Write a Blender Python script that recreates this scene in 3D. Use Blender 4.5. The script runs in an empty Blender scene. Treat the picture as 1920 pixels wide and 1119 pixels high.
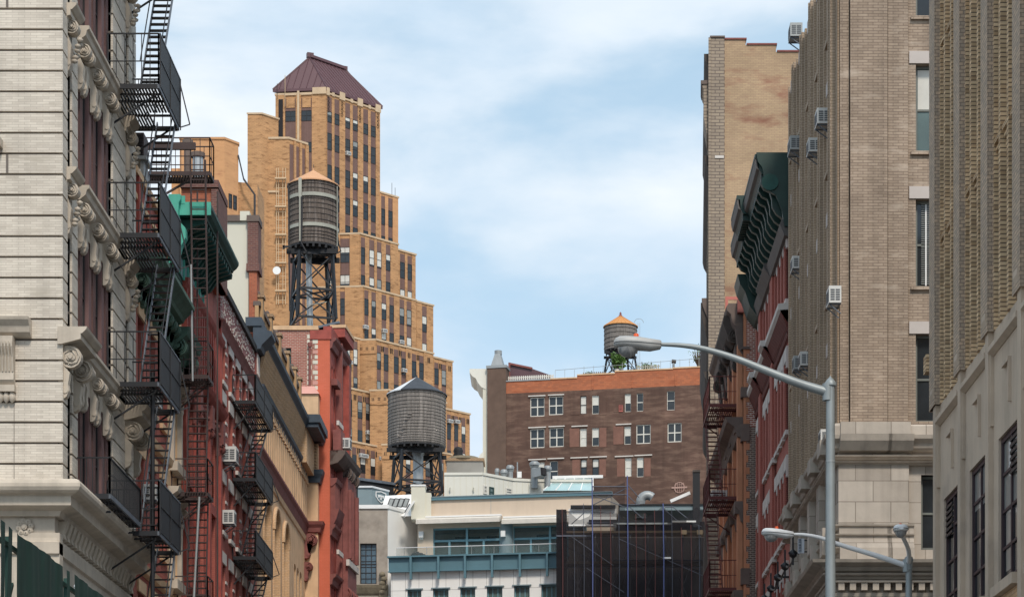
import bpy, bmesh, math, random
from math import radians as R, sin, cos, pi, sqrt
from mathutils import Vector, Matrix
random.seed(7)
S = bpy.context.scene
C = S.collection
# ------------------------------------------------------------------ camera, sky, sun, exposure
FP, VX, VY, EYE = 4200.0, 1040.0, 1740.0, 1.6       # focal length and vanishing point of the street
cam = bpy.data.cameras.new('camera'); co = bpy.data.objects.new('camera', cam); C.objects.link(co)
co.location = (0, 0, EYE); co.rotation_euler = (R(90), 0, 0)
cam.sensor_width = 36; cam.lens = FP/1920*36
cam.shift_x = (960-VX)/1920; cam.shift_y = (VY-559.5)/1920
cam.clip_start = .5; cam.clip_end = 9000
S.camera = co
SUN_EL, SUN_AZ = R(48), R(165)      # azimuth clockwise from +Y (the street's direction)
w = bpy.data.worlds.new('World'); S.world = w; w.use_nodes = True
nt = w.node_tree; nt.nodes.clear(); N = nt.nodes.new; L = nt.links.new
out = N('ShaderNodeOutputWorld'); bg = N('ShaderNodeBackground'); bg.inputs[1].default_value = 0.12
sky = N('ShaderNodeTexSky'); sky.sky_type = 'NISHITA'; sky.sun_disc = False
sky.sun_elevation = SUN_EL; sky.sun_rotation = SUN_AZ; sky.air_density = 1.0; sky.dust_density = 1.2; sky.ozone_density = 1.5
tc = N('ShaderNodeTexCoord'); mp = N('ShaderNodeMapping'); mp.inputs['Scale'].default_value = (1.0, 1.0, 2.6)
mp.inputs['Location'].default_value = (.36, 0, .12); mp.inputs['Rotation'].default_value = (0, R(-7), 0)
n1 = N('ShaderNodeTexNoise'); n1.inputs['Scale'].default_value = 5.2; n1.inputs['Detail'].default_value = 8; n1.inputs['Roughness'].default_value = .52
n1.inputs['Distortion'].default_value = .25
r1 = N('ShaderNodeValToRGB'); r1.color_ramp.elements[0].position = .36; r1.color_ramp.elements[1].position = .60
r1.color_ramp.interpolation = 'EASE'
n2 = N('ShaderNodeTexNoise'); n2.inputs['Scale'].default_value = 7; n2.inputs['Detail'].default_value = 7; n2.inputs['Roughness'].default_value = .5
r2 = N('ShaderNodeValToRGB'); r2.color_ramp.elements[0].position = .3; r2.color_ramp.elements[1].position = .72
r2.color_ramp.elements[0].color = (3.55, 4.45, 5.4, 1); r2.color_ramp.elements[1].color = (5.5, 5.75, 5.95, 1)
mx0 = N('ShaderNodeMixRGB'); mx0.inputs[0].default_value = .68; mx0.inputs[2].default_value = (3.2, 4.35, 5.1, 1)
mx = N('ShaderNodeMixRGB')
L(tc.outputs['Generated'], mp.inputs[0]); L(mp.outputs[0], n1.inputs['Vector']); L(mp.outputs[0], n2.inputs['Vector'])
L(n1.outputs['Fac'], r1.inputs[0]); L(n2.outputs['Fac'], r2.inputs[0])
L(sky.outputs[0], mx0.inputs[1]); L(mx0.outputs[0], mx.inputs[1]); L(r1.outputs[0], mx.inputs[0]); L(r2.outputs[0], mx.inputs[2])
L(mx.outputs[0], bg.inputs[0]); L(bg.outputs[0], out.inputs[0])
sl = bpy.data.lights.new('sun', 'SUN'); sl.energy = 1.8; sl.angle = R(10); sl.color = (1, .90, .78)
so = bpy.data.objects.new('sun', sl); C.objects.link(so)
sd = Vector((sin(SUN_AZ)*cos(SUN_EL), cos(SUN_AZ)*cos(SUN_EL), sin(SUN_EL)))
so.rotation_euler = sd.to_track_quat('Z', 'Y').to_euler(); so.location = (0, 0, 200)
S.view_settings.view_transform = 'Standard'; S.view_settings.look = 'None'; S.view_settings.gamma = 1
S.view_settings.exposure = 0.58

# ------------------------------------------------------------------ materials
MATS = {}
def srgb(c):
    return tuple(((v/255)/12.92 if v/255 <= .04045 else ((v/255+.055)/1.055)**2.4) for v in c)
def M(name, col, rough=.85, metal=0., var=.12, sc=1.2, st=(1, 1, 1), bump=0., brick=None, col2=None, c2pos=(.5, .7), c2sc=.6, c2st=(1, 1, 1), spec=.4, streak=0., alpha=None, coat=0., bands=None):
    """brick = (width, height, mortar size, mortar colour, second brick colour, bias)"""
    m = bpy.data.materials.new(name); m.use_nodes = True; t = m.node_tree; N = t.nodes.new; L = t.links.new
    b = t.nodes['Principled BSDF']; b.inputs['Roughness'].default_value = rough; b.inputs['Metallic'].default_value = metal
    b.inputs['Specular IOR Level'].default_value = spec
    if coat: b.inputs['Coat Weight'].default_value = coat; b.inputs['Coat Roughness'].default_value = .03
    tc = N('ShaderNodeTexCoord')
    base = None; hgt = None
    if brick:
        bw, bh, ms, mc, bc2, bias = brick
        bt = N('ShaderNodeTexBrick'); bt.inputs['Scale'].default_value = 1; bt.inputs['Brick Width'].default_value = bw; bt.inputs['Row Height'].default_value = bh
        bt.inputs['Mortar Size'].default_value = ms; bt.inputs['Mortar Smooth'].default_value = .15; bt.inputs['Bias'].default_value = bias
        bt.inputs['Color1'].default_value = (*col, 1); bt.inputs['Color2'].default_value = (*bc2, 1); bt.inputs['Mortar'].default_value = (*mc, 1)
        L(tc.outputs['UV'], bt.inputs['Vector']); base = bt.outputs['Color']; hgt = bt.outputs['Fac']
    def noise(scale, stv, det=6, rg=.6, src='Object'):
        mp = N('ShaderNodeMapping'); mp.inputs['Scale'].default_value = stv; L(tc.outputs[src], mp.inputs[0])
        n = N('ShaderNodeTexNoise'); n.inputs['Scale'].default_value = scale; n.inputs['Detail'].default_value = det; n.inputs['Roughness'].default_value = rg
        L(mp.outputs[0], n.inputs['Vector']); return n.outputs['Fac']
    def mixin(a, bcol, fac, mode='MIX'):
        x = N('ShaderNodeMixRGB'); x.blend_type = mode
        if isinstance(a, tuple): x.inputs[1].default_value = (*a, 1)
        else: L(a, x.inputs[1])
        if isinstance(bcol, tuple): x.inputs[2].default_value = (*bcol, 1)
        else: L(bcol, x.inputs[2])
        if isinstance(fac, float): x.inputs[0].default_value = fac
        else: L(fac, x.inputs[0])
        return x.outputs[0]
    def ramp(f, p0, p1, v0=0., v1=1.):
        r = N('ShaderNodeMapRange'); r.inputs[1].default_value = p0; r.inputs[2].default_value = p1; r.inputs[3].default_value = v0; r.inputs[4].default_value = v1
        L(f, r.inputs[0]); return r.outputs[0]
    if base is None: base = col
    if col2 is not None:
        base = mixin(base, col2, ramp(noise(c2sc, c2st), *c2pos))
    if var:
        v = ramp(noise(sc, st), .25, .75, 1-var, 1+var)
        g = N('ShaderNodeCombineXYZ')
        for i in range(3): L(v, g.inputs[i])
        base = mixin(base, g.outputs[0], 1., 'MULTIPLY')
    if streak:
        v = ramp(noise(1.0, (2.2, 2.2, .12)), .45, .75, 1., 1-streak)
        g = N('ShaderNodeCombineXYZ')
        for i in range(3): L(v, g.inputs[i])
        base = mixin(base, g.outputs[0], 1., 'MULTIPLY')
    if isinstance(base, tuple): b.inputs['Base Color'].default_value = (*base, 1)
    else: L(base, b.inputs['Base Color'])
    if bump:
        bp = N('ShaderNodeBump'); bp.inputs['Strength'].default_value = bump; bp.inputs['Distance'].default_value = .02
        h = noise(9, (1, 1, 1), 4)
        if hgt is not None:
            inv = N('ShaderNodeMath'); inv.operation = 'MULTIPLY_ADD'; L(hgt, inv.inputs[0]); inv.inputs[1].default_value = -1; L(h, inv.inputs[2]); h = inv.outputs[0]
        L(h, bp.inputs['Height']); L(bp.outputs[0], b.inputs['Normal'])
    if alpha is not None: b.inputs['Alpha'].default_value = alpha
    MATS[name] = m; return m
def tint(c, f): return tuple(v*f for v in c)
# white brick building
M('white_brick', (.68, .62, .535), .8, var=.14, sc=.6, bump=.25, brick=(.30, .062, .005, (.45, .40, .345), (.55, .495, .425), -.1), streak=.16, col2=(.47, .42, .35), c2pos=(.55, .75), c2sc=1.3, c2st=(.6, .6, 3))
M('limestone', (.54, .475, .395), .85, var=.15, sc=1.4, bump=.3, streak=.25, col2=(.38, .33, .275), c2pos=(.52, .75))
M('groove', (.16, .14, .125), .95)
M('maroon_brick', (.125, .066, .062), .85, var=.18, brick=(.22, .075, .006, (.10, .055, .052), (.15, .08, .073), 0), bump=.2)
M('maroon_paint', (.17, .095, .093), .7, var=.12)
M('black_iron', (.012, .013, .017), .5, var=.2, spec=.5)
M('iron_panel', (.010, .013, .018), .6, var=.3, sc=2.5, spec=.5)
M('steel_edge', (.12, .14, .17), .5, var=.3, sc=3)
M('brown_iron', (.055, .035, .034), .6, var=.25)
M('red_iron', (.115, .03, .028), .6, var=.3, sc=2)
M('glass', (.022, .027, .032), .06, var=.4, sc=.9, spec=.6)
M('glass_blue', (.10, .16, .21), .08, var=.3, sc=.7, spec=.7)
M('glass_green', (.10, .15, .145), .08, var=.3, sc=.7, spec=.7)
M('blind', (.62, .61, .56), .35, var=.12, sc=2, coat=.4)
M('blind_grey', (.25, .26, .25), .3, var=.2, sc=2, coat=.4)
M('frame_dark', (.028, .026, .028), .5, var=.2)
M('frame_white', (.66, .64, .58), .55, var=.08)
M('frame_maroon', (.045, .028, .034), .5, var=.2)
M('frame_green', (.025, .06, .055), .5)
M('frame_grey', (.16, .17, .155), .5)
M('frame_steel_blue', (.17, .33, .39), .45, var=.1)
# red and brown brick houses
M('red_paint_brick', (.36, .10, .078), .75, var=.14, bump=.2, brick=(.22, .075, .006, (.26, .075, .058), (.42, .12, .09), 0), streak=.2)
M('red_trim', (.33, .075, .058), .75, var=.28, sc=3, bump=.3)
M('dark_red_trim', (.23, .08, .07), .75, var=.25, sc=3, bump=.3)
M('orange_paint', (.58, .135, .07), .7, var=.10, sc=.8, bump=.3, brick=(.22, .075, .004, (.50, .115, .06), (.60, .145, .08), 0))
M('salmon', (.62, .33, .28), .7, var=.1)
M('terracotta', (.56, .25, .14), .8, var=.14, sc=1.5, streak=.2)
M('end_brick', (.30, .08, .055), .85, var=.25, sc=.9, bump=.4, brick=(.23, .085, .018, (.60, .50, .44), (.30, .09, .055), 0), col2=(.32, .11, .07), c2pos=(.55, .75))
M('grey_end_brick', (.10, .075, .065), .85, var=.3, sc=.9, bump=.4, brick=(.22, .08, .013, (.40, .34, .29), (.15, .10, .08), 0))
M('pale_mortar_brick', (.30, .10, .075), .85, var=.2, sc=.8, bump=.3, brick=(.22, .08, .012, (.46, .34, .28), (.38, .13, .095), 0))
M('dark_stone', (.15, .115, .10), .85, var=.25, sc=2)
M('tan_stone', (.68, .46, .28), .85, var=.16, sc=1.3, streak=.22, bump=.2)
M('tan_brick', (.58, .37, .20), .85, var=.12, bump=.3, brick=(.22, .075, .008, (.40, .27, .17), (.62, .43, .27), 0))
M('tan_dark_brick', (.40, .27, .17), .9, var=.2, brick=(.22, .075, .012, (.20, .14, .09), (.46, .31, .19), 0))
M('purple_brick', (.13, .055, .05), .85, var=.2, brick=(.22, .08, .012, (.20, .13, .11), (.18, .075, .06), 0))
M('red_stack_brick', (.36, .11, .06), .85, var=.2, sc=1, brick=(.22, .08, .008, (.24, .10, .065), (.42, .14, .075), 0), bump=.3)
M('ochre', (.46, .29, .15), .85, var=.15)
M('slate_blue', (.05, .07, .095), .6, var=.25, sc=2)
M('white_stone', (.62, .58, .54), .75, var=.08, streak=.1)
M('white_red_brick', (.58, .42, .42), .8, var=.2, sc=6, brick=(.13, .09, .03, (.20, .05, .045), (.50, .30, .30), 0))
M('teal', (.08, .42, .33), .6, var=.15, sc=3)
M('teal_dark', (.014, .07, .06), .6, var=.25, sc=3)
M('teal_pale', (.14, .27, .28), .6, var=.15, sc=2)
M('bottle_green', (.008, .036, .030), .45, var=.25, sc=2, spec=.5)
M('lead_grey', (.10, .092, .088), .6, var=.2, sc=3)
M('verdigris', (.07, .13, .10), .7, var=.3, sc=3)
M('cream_paint', (.66, .64, .54), .7, var=.05, sc=.6)
M('cream_render', (.63, .52, .41), .85, var=.06, sc=.7, streak=.07)
M('roof_felt', (.05, .05, .052), .95, var=.25)
M('roof_black', (.016, .017, .02), .7)
# tower
M('tower_brick', (.47, .265, .13), .9, var=.2, sc=.55, st=(.5, .5, 2.2), col2=(.25, .13, .06), c2pos=(.52, .68), c2sc=1.9, c2st=(.6, .6, 2.2), brick=(.45, .16, .012, (.34, .19, .095), (.53, .295, .14), 0))
M('tower_orange', (.56, .30, .145), .9, var=.15, sc=.7, st=(.5, .5, 2.2), col2=(.38, .17, .09), c2pos=(.55, .75), c2sc=1.5, c2st=(.6, .6, 3))
M('tower_spandrel', (.17, .10, .085), .85, var=.14, sc=1.5, brick=(.16, 9, .02, (.12, .07, .06), (.19, .115, .10), 0))
M('tower_stone', (.56, .42, .28), .85, var=.15, sc=1)
M('copper_roof', (.11, .052, .060), .45, var=.12, sc=.4, spec=.5)
# brown gable building
M('painted_brown', (.10, .056, .042), .85, var=.42, sc=.22, st=(1, 1, 1.3), col2=(.175, .108, .08), c2pos=(.46, .68), c2sc=1.1, c2st=(.5, .5, 2.2), streak=.2)
M('orange_brick', (.34, .12, .062), .85, var=.12, sc=.5, st=(.5, .5, 3), col2=(.32, .09, .04), c2pos=(.5, .7), c2sc=2, c2st=(.4, .4, 3), brick=(.4, .2, .014, (.33, .12, .06), (.45, .15, .07), 0))
M('infill_brick', (.20, .10, .075), .85, var=.2, sc=1.5)
M('chimney_brown', (.13, .085, .065), .9, var=.2)
M('galvanised', (.30, .32, .33), .5, metal=.3, var=.18, sc=1.2)
M('white_metal', (.70, .69, .62), .55, var=.05, sc=.8)
M('white_cladding', (.82, .81, .785), .5, var=.04, sc=.8)
M('pure_white', (.80, .80, .79), .5, var=.04)
M('joint', (.35, .35, .34), .8)
M('steel_blue', (.10, .20, .245), .5, var=.12, sc=.6)
M('grey_blue_box', (.20, .265, .29), .5, var=.08)
M('grey_stucco', (.34, .295, .25), .9, var=.2, sc=1.3, col2=(.25, .21, .175), c2pos=(.5, .72), c2sc=1.1, bump=.3)
M('mossy_stone', (.20, .17, .12), .95, var=.35, sc=3)
M('awning', (.66, .62, .56), .8, var=.1, sc=3)
M('skylight_glass', (.36, .52, .54), .12, var=.1, spec=.8)
M('clear_glass', (.16, .22, .22), .05, var=0, alpha=.16)
M('net', (.009, .008, .012), .9, var=.4, sc=.8, st=(1, 1, .3), alpha=.80)
M('net_thin', (.02, .018, .024), .9, var=.4, sc=1.5, alpha=.5)
M('tube_red', (.16, .055, .05), .6)
M('tube_blue', (.10, .13, .30), .5)
M('tube_grey', (.10, .11, .14), .5, metal=.3)
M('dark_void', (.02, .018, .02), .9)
M('plank', (.22, .16, .10), .8)
# right side
M('yellow_brick', (.74, .54, .33), .8, var=.14, sc=2, bump=.5, brick=(3.1, .085, .012, (.15, .105, .07), (.42, .27, .145), -.1), col2=(.30, .21, .13), c2pos=(.55, .8), c2sc=1.2, c2st=(.6, .6, 3))
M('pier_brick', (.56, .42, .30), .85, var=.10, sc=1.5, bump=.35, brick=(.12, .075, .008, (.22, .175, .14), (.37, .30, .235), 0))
M('base_stone', (.53, .43, .335), .85, var=.12, sc=1.2, streak=.2, col2=(.22, .185, .16), c2pos=(.55, .8))
M('beige_brick', (.41, .32, .245), .85, var=.2, sc=.5, bump=.35, brick=(.30, .085, .010, (.20, .15, .115), (.32, .245, .185), 0), col2=(.50, .41, .33), c2pos=(.56, .72), c2sc=1.1, c2st=(.6, .6, 2), streak=.28)
M('side_brick', (.45, .35, .26), .85, var=.15, sc=.5, streak=.2, bump=.35, brick=(.30, .085, .010, (.24, .18, .13), (.40, .31, .22), 0))
M('ashlar', (.50, .445, .385), .85, var=.14, sc=1.1, bump=.25, brick=(1.05, .62, .014, (.25, .215, .18), (.36, .315, .27), 0), streak=.22)
M('stone_mould', (.44, .39, .335), .85, var=.16, sc=1.6, streak=.3, bump=.2)
M('lintel_stone', (.52, .47, .44), .8, var=.08)
M('crimson_brick', (.36, .115, .088), .85, var=.12, sc=.8, bump=.3, brick=(.20, .07, .007, (.27, .085, .068), (.40, .13, .10), 0))
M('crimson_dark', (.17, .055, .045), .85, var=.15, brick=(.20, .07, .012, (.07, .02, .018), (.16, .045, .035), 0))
M('lintel_white', (.56, .53, .50), .8, var=.1)
M('buff_brick', (.40, .28, .18), .9, var=.22, sc=.35, st=(1, 1, 1.5), brick=(.26, .085, .009, (.32, .225, .15), (.46, .33, .205), 0), col2=(.26, .12, .08), c2pos=(.50, .68), c2sc=.5, c2st=(.8, .8, 2.2))
M('quoin_brick', (.29, .235, .185), .9, var=.14, sc=.6, brick=(.45, .16, .022, (.15, .12, .10), (.36, .29, .22), 0))
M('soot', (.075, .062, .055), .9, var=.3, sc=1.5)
M('pink_paint', (.50, .16, .13), .8)
M('white_ac', (.62, .62, .60), .5, var=.06)
M('grey_ac', (.36, .38, .38), .5, var=.1)
M('ac_dark', (.12, .13, .14), .6)
M('tan_box', (.42, .30, .14), .7)
# street furniture
M('pole_grey', (.27, .30, .31), .5, metal=.3, var=.16, sc=3)
M('lamp_white', (.66, .68, .70), .4, var=.06)
M('lamp_grey', (.40, .405, .40), .45, var=.08)
M('lens', (.30, .31, .32), .08, spec=.9, metal=.3, var=.3, sc=6)
M('photocell', (.72, .10, .02), .5, var=.05)
M('sign_white', (.66, .70, .76), .5, var=.04)
M('sign_ink', (.10, .12, .16), .6)
M('hoarding_green', (.012, .048, .038), .65, var=.45, sc=.8, st=(3, 3, .4), spec=.4)
# tanks, plants, ground
M('wood_dark', (.125, .10, .085), .9, var=.4, sc=2.2, st=(5, 5, .5), col2=(.25, .215, .195), c2pos=(.5, .75), c2sc=1.4, c2st=(4, 4, .35), bump=.5)
M('wood_pale', (.20, .18, .165), .9, var=.42, sc=2.0, st=(5, 5, .5), col2=(.40, .36, .33), c2pos=(.52, .75), c2sc=1.1, c2st=(3.5, 3.5, .35), bump=.5)
M('wood_grey', (.20, .18, .165), .9, var=.3, sc=1.5, st=(4, 4, .5))
M('hoop_pale', (.36, .36, .31), .6, var=.2)
M('hoop_dark', (.06, .05, .047), .6, var=.3)
M('cone_clay', (.60, .33, .18), .75, var=.07, sc=1)
M('cone_orange', (.56, .26, .085), .75, var=.07, sc=1)
M('cone_slate', (.04, .045, .055), .55, var=.2, sc=2)
M('pipe_silver', (.42, .45, .47), .4, metal=.4, var=.2, sc=1.5, st=(3, 3, .4))
M('leaf', (.09, .17, .04), .7, var=.35, sc=5)
M('leaf_pale', (.15, .24, .11), .7, var=.3, sc=5)
M('bark', (.12, .085, .06), .9)
M('pot', (.5, .48, .45), .8)
M('asphalt', (.05, .05, .052), .9, var=.2, sc=2, bump=.3)
M('concrete', (.30, .29, .27), .9, var=.15, sc=1)
M('paint_white', (.7, .7, .68), .7)
M('tan_pipe', (.60, .44, .28), .7, var=.1)

# ------------------------------------------------------------------ helpers
class Face:
    """vertical plane: origin (x, y), direction (dx, dy); d runs out of the wall"""
    def __init__(f, x0, y0, dx, dy, sg=1):
        n = sqrt(dx*dx+dy*dy); f.x0, f.y0, f.dx, f.dy = x0, y0, dx/n, dy/n
        f.nx, f.ny = sg*f.dy, -sg*f.dx; f.sg = sg
    def p(f, s, z, d=0.): return Vector((f.x0+f.dx*s+f.nx*d, f.y0+f.dy*s+f.ny*d, z))
    def s(f, px, d=0.):
        k = (px-VX)/FP; x = f.x0+f.nx*d; y = f.y0+f.ny*d
        return (k*y-x)/(f.dx-k*f.dy)
    def z(f, px, py, d=0.):
        return EYE+(VY-py)*(f.y0+f.ny*d+f.dy*f.s(px, d))/FP
def at(px, py, Y): return Vector(((px-VX)*Y/FP, Y, EYE+(VY-py)*Y/FP))
class MB:
    def __init__(s): s.v = []; s.f = []; s.m = []; s.names = []; s.sm = []
    def mi(s, m):
        if m not in s.names: s.names.append(m)
        return s.names.index(m)
    def poly(s, pts, m, smooth=False):
        i = len(s.v); s.v += [Vector(p) for p in pts]; s.f.append(list(range(i, i+len(pts)))); s.m.append(s.mi(m)); s.sm.append(smooth)
    def faces(s, vs, fs, m, smooth=False):
        i = len(s.v); s.v += [Vector(p) for p in vs]; k = s.mi(m)
        for f in fs: s.f.append([i+j for j in f]); s.m.append(k); s.sm.append(smooth)
    def hexa(s, a, m):   # 4 bottom, 4 top
        s.faces(a, [(3, 2, 1, 0), (4, 5, 6, 7), (0, 1, 5, 4), (1, 2, 6, 5), (2, 3, 7, 6), (3, 0, 4, 7)], m)
    def box(s, F, s0, s1, z0, z1, d0, d1, m):
        s.hexa([F.p(s0, z0, d0), F.p(s1, z0, d0), F.p(s1, z0, d1), F.p(s0, z0, d1), F.p(s0, z1, d0), F.p(s1, z1, d0), F.p(s1, z1, d1), F.p(s0, z1, d1)], m)
    def cube(s, x0, x1, y0, y1, z0, z1, m):
        s.hexa([(x0, y0, z0), (x1, y0, z0), (x1, y1, z0), (x0, y1, z0), (x0, y0, z1), (x1, y0, z1), (x1, y1, z1), (x0, y1, z1)], m)
    def prism(s, pts, z0, z1, m, top=None):
        n = len(pts); s.faces([(x, y, z0) for x, y in pts]+[(x, y, z1) for x, y in pts], [(i, (i+1) % n, n+(i+1) % n, n+i) for i in range(n)], m)
        s.poly([(x, y, z1) for x, y in pts], top or m); s.poly([(x, y, z0) for x, y in reversed(pts)], m)
    def bar(s, a, b, w, m, h=None):
        a = Vector(a); b = Vector(b); d = (b-a)
        if d.length < 1e-6: return
        d.normalize(); sd = d.cross(Vector((0, 0, 1)))
        if sd.length < 1e-3: sd = Vector((1, 0, 0))
        sd.normalize(); u = sd.cross(d); h = h or w; sd = sd*w/2; u = u*h/2
        s.hexa([a-sd-u, a+sd-u, a+sd+u, a-sd+u, b-sd-u, b+sd-u, b+sd+u, b-sd+u], m)
    def tube(s, pts, r, m, n=8, caps=True):
        pts = [Vector(p) for p in pts]; k = len(pts); rr = r if isinstance(r, (list, tuple)) else [r]*k; vs = []
        ref = Vector((0, 0, 1)) if abs((pts[-1]-pts[0]).normalized().z) < .9 else Vector((1, 0, 0))
        for i, p in enumerate(pts):
            d = (pts[min(i+1, k-1)]-pts[max(i-1, 0)]).normalized(); a = d.cross(ref).normalized(); b = a.cross(d)
            vs += [p+(a*cos(2*pi*j/n)+b*sin(2*pi*j/n))*rr[i] for j in range(n)]
        fs = [(i*n+j, i*n+(j+1) % n, (i+1)*n+(j+1) % n, (i+1)*n+j) for i in range(k-1) for j in range(n)]
        s.faces(vs, fs, m, True)
        if caps: s.poly(vs[:n][::-1], m); s.poly(vs[-n:], m)
    def lathe(s, cx, cy, prof, m, n=24, smooth=True):
        vs = [(cx+r*cos(2*pi*j/n), cy+r*sin(2*pi*j/n), z) for r, z in prof for j in range(n)]; k = len(prof)
        s.faces(vs, [(i*n+j, i*n+(j+1) % n, (i+1)*n+(j+1) % n, (i+1)*n+j) for i in range(k-1) for j in range(n)], m, smooth)
        for e, rev in ((0, True), (k-1, False)):
            if prof[e][0] > 1e-4: q = vs[e*n:(e+1)*n]; s.poly(q[::-1] if rev else q, m)
    def sweep(s, path, prof, m, side=1, caps=True):
        """profile [(d, z)] swept along a plan path with mitred corners; d measured to the right (side=1) of travel"""
        n = len(path); offs = []
        for i in range(n):
            ns = []
            for a, b in ((i-1, i), (i, i+1)):
                if a >= 0 and b < n:
                    dx = path[b][0]-path[a][0]; dy = path[b][1]-path[a][1]; l = sqrt(dx*dx+dy*dy); ns.append((side*dy/l, -side*dx/l))
            if len(ns) == 2:
                mx_, my_ = ns[0][0]+ns[1][0], ns[0][1]+ns[1][1]; q = (mx_*mx_+my_*my_)/2
                offs.append((mx_/q, my_/q))
            else: offs.append(ns[0])
        k = len(prof); vs = [(path[i][0]+offs[i][0]*d, path[i][1]+offs[i][1]*d, z) for i in range(n) for d, z in prof]
        s.faces(vs, [(i*k+j, i*k+(j+1) % k, (i+1)*k+(j+1) % k, (i+1)*k+j) for i in range(n-1) for j in range(k)], m)
        if caps: s.poly(vs[:k], m); s.poly(vs[-k:], m)
    def prof(s, F, s0, s1, pr, m):
        a = [F.p(s0, z, d) for d, z in pr]; b = [F.p(s1, z, d) for d, z in pr]; k = len(pr)
        s.faces(a+b, [(j, (j+1) % k, k+(j+1) % k, k+j) for j in range(k)], m); s.poly(a, m); s.poly(b[::-1], m)
    def build(s, name, parent=None, loc=None):
        if loc is None: loc = parent['_o'] if parent is not None and '_o' in parent else (0, 0, 0)
        o_ = Vector(loc); me = bpy.data.meshes.new(name); me.from_pydata([tuple(v-o_) for v in s.v], [], s.f)
        for n_ in s.names: me.materials.append(MATS[n_])
        me.polygons.foreach_set('material_index', s.m); me.polygons.foreach_set('use_smooth', s.sm)
        uv = me.uv_layers.new(name='UVMap'); dat = [0.]*(2*len(me.loops)); vs = s.v
        for p in me.polygons:
            nx, ny, nz = p.normal
            if abs(nz) > .75: fn = lambda v: (v.x, v.y)
            else:
                l = sqrt(nx*nx+ny*ny) or 1; tx, ty = -ny/l, nx/l
                fn = lambda v: (v.x*tx+v.y*ty, v.z)
            for li in p.loop_indices:
                u = fn(vs[me.loops[li].vertex_index]); dat[2*li] = u[0]; dat[2*li+1] = u[1]
        uv.data.foreach_set('uv', dat); me.update()
        o = bpy.data.objects.new(name, me); C.objects.link(o)
        if parent is not None: o.parent = parent; o['_o'] = tuple(o_)
        else: o.location = o_; o['_o'] = tuple(o_)
        return o
def thing(name, label, cat, loc, group=None):
    o = bpy.data.objects.new(name, None); C.objects.link(o); o.location = loc; o['_o'] = tuple(loc)
    o['label'] = label; o['category'] = cat; o.empty_display_size = .5
    if group: o['group'] = group
    return o
def tag(o, label, cat, group=None, kind=None):
    if label: o['label'] = label; o['category'] = cat
    if group: o['group'] = group
    if kind: o['kind'] = kind
    return o
def wall(mb, F, s0, s1, z0, z1, m, holes=(), dep=.25, d=0., rm=None):
    """wall sheet with real openings and reveals; hole = (s0, s1, z0, z1[, arch])"""
    rm = rm or m; hs = [h for h in holes if h[1] > s0 and h[0] < s1]
    ss = sorted({s0, s1, *[min(max(v, s0), s1) for h in hs for v in h[:2]]}); zs = sorted({z0, z1, *[min(max(v, z0), z1) for h in hs for v in h[2:4]]})
    for i in range(len(ss)-1):
        run = None
        for j in range(len(zs)-1):
            cs, cz = (ss[i]+ss[i+1])/2, (zs[j]+zs[j+1])/2
            inside = any(h[0] < cs < h[1] and h[2] < cz < h[3] for h in hs)
            if not inside and run is None: run = zs[j]
            if run is not None and (inside or j == len(zs)-2):
                top = zs[j] if inside else zs[j+1]
                mb.poly([F.p(ss[i], run, d), F.p(ss[i+1], run, d), F.p(ss[i+1], top, d), F.p(ss[i], top, d)], m); run = None
    for h in hs:
        a, b, q, t = h[:4]; arch = len(h) > 4
        zt = t-(b-a)/2 if arch else t
        for sx in (a, b): mb.poly([F.p(sx, q, d), F.p(sx, zt, d), F.p(sx, zt, d-dep), F.p(sx, q, d-dep)], rm)
        mb.poly([F.p(a, q, d), F.p(b, q, d), F.p(b, q, d-dep), F.p(a, q, d-dep)], rm)
        if not arch: mb.poly([F.p(a, t, d), F.p(b, t, d), F.p(b, t, d-dep), F.p(a, t, d-dep)], rm)
        else:
            r = (b-a)/2; c = (a+b)/2; k = 12
            P = [(c-r*cos(pi*i/k), zt+r*sin(pi*i/k)) for i in range(k+1)]
            for i in range(k):
                (sa, za), (sb, zb) = P[i], P[i+1]
                mb.poly([F.p(sa, za, d), F.p(sb, zb, d), F.p(sb, t, d), F.p(sa, t, d)], m)
                mb.poly([F.p(sa, za, d), F.p(sb, zb, d), F.p(sb, zb, d-dep), F.p(sa, za, d-dep)], rm)
WC = {}
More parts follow.
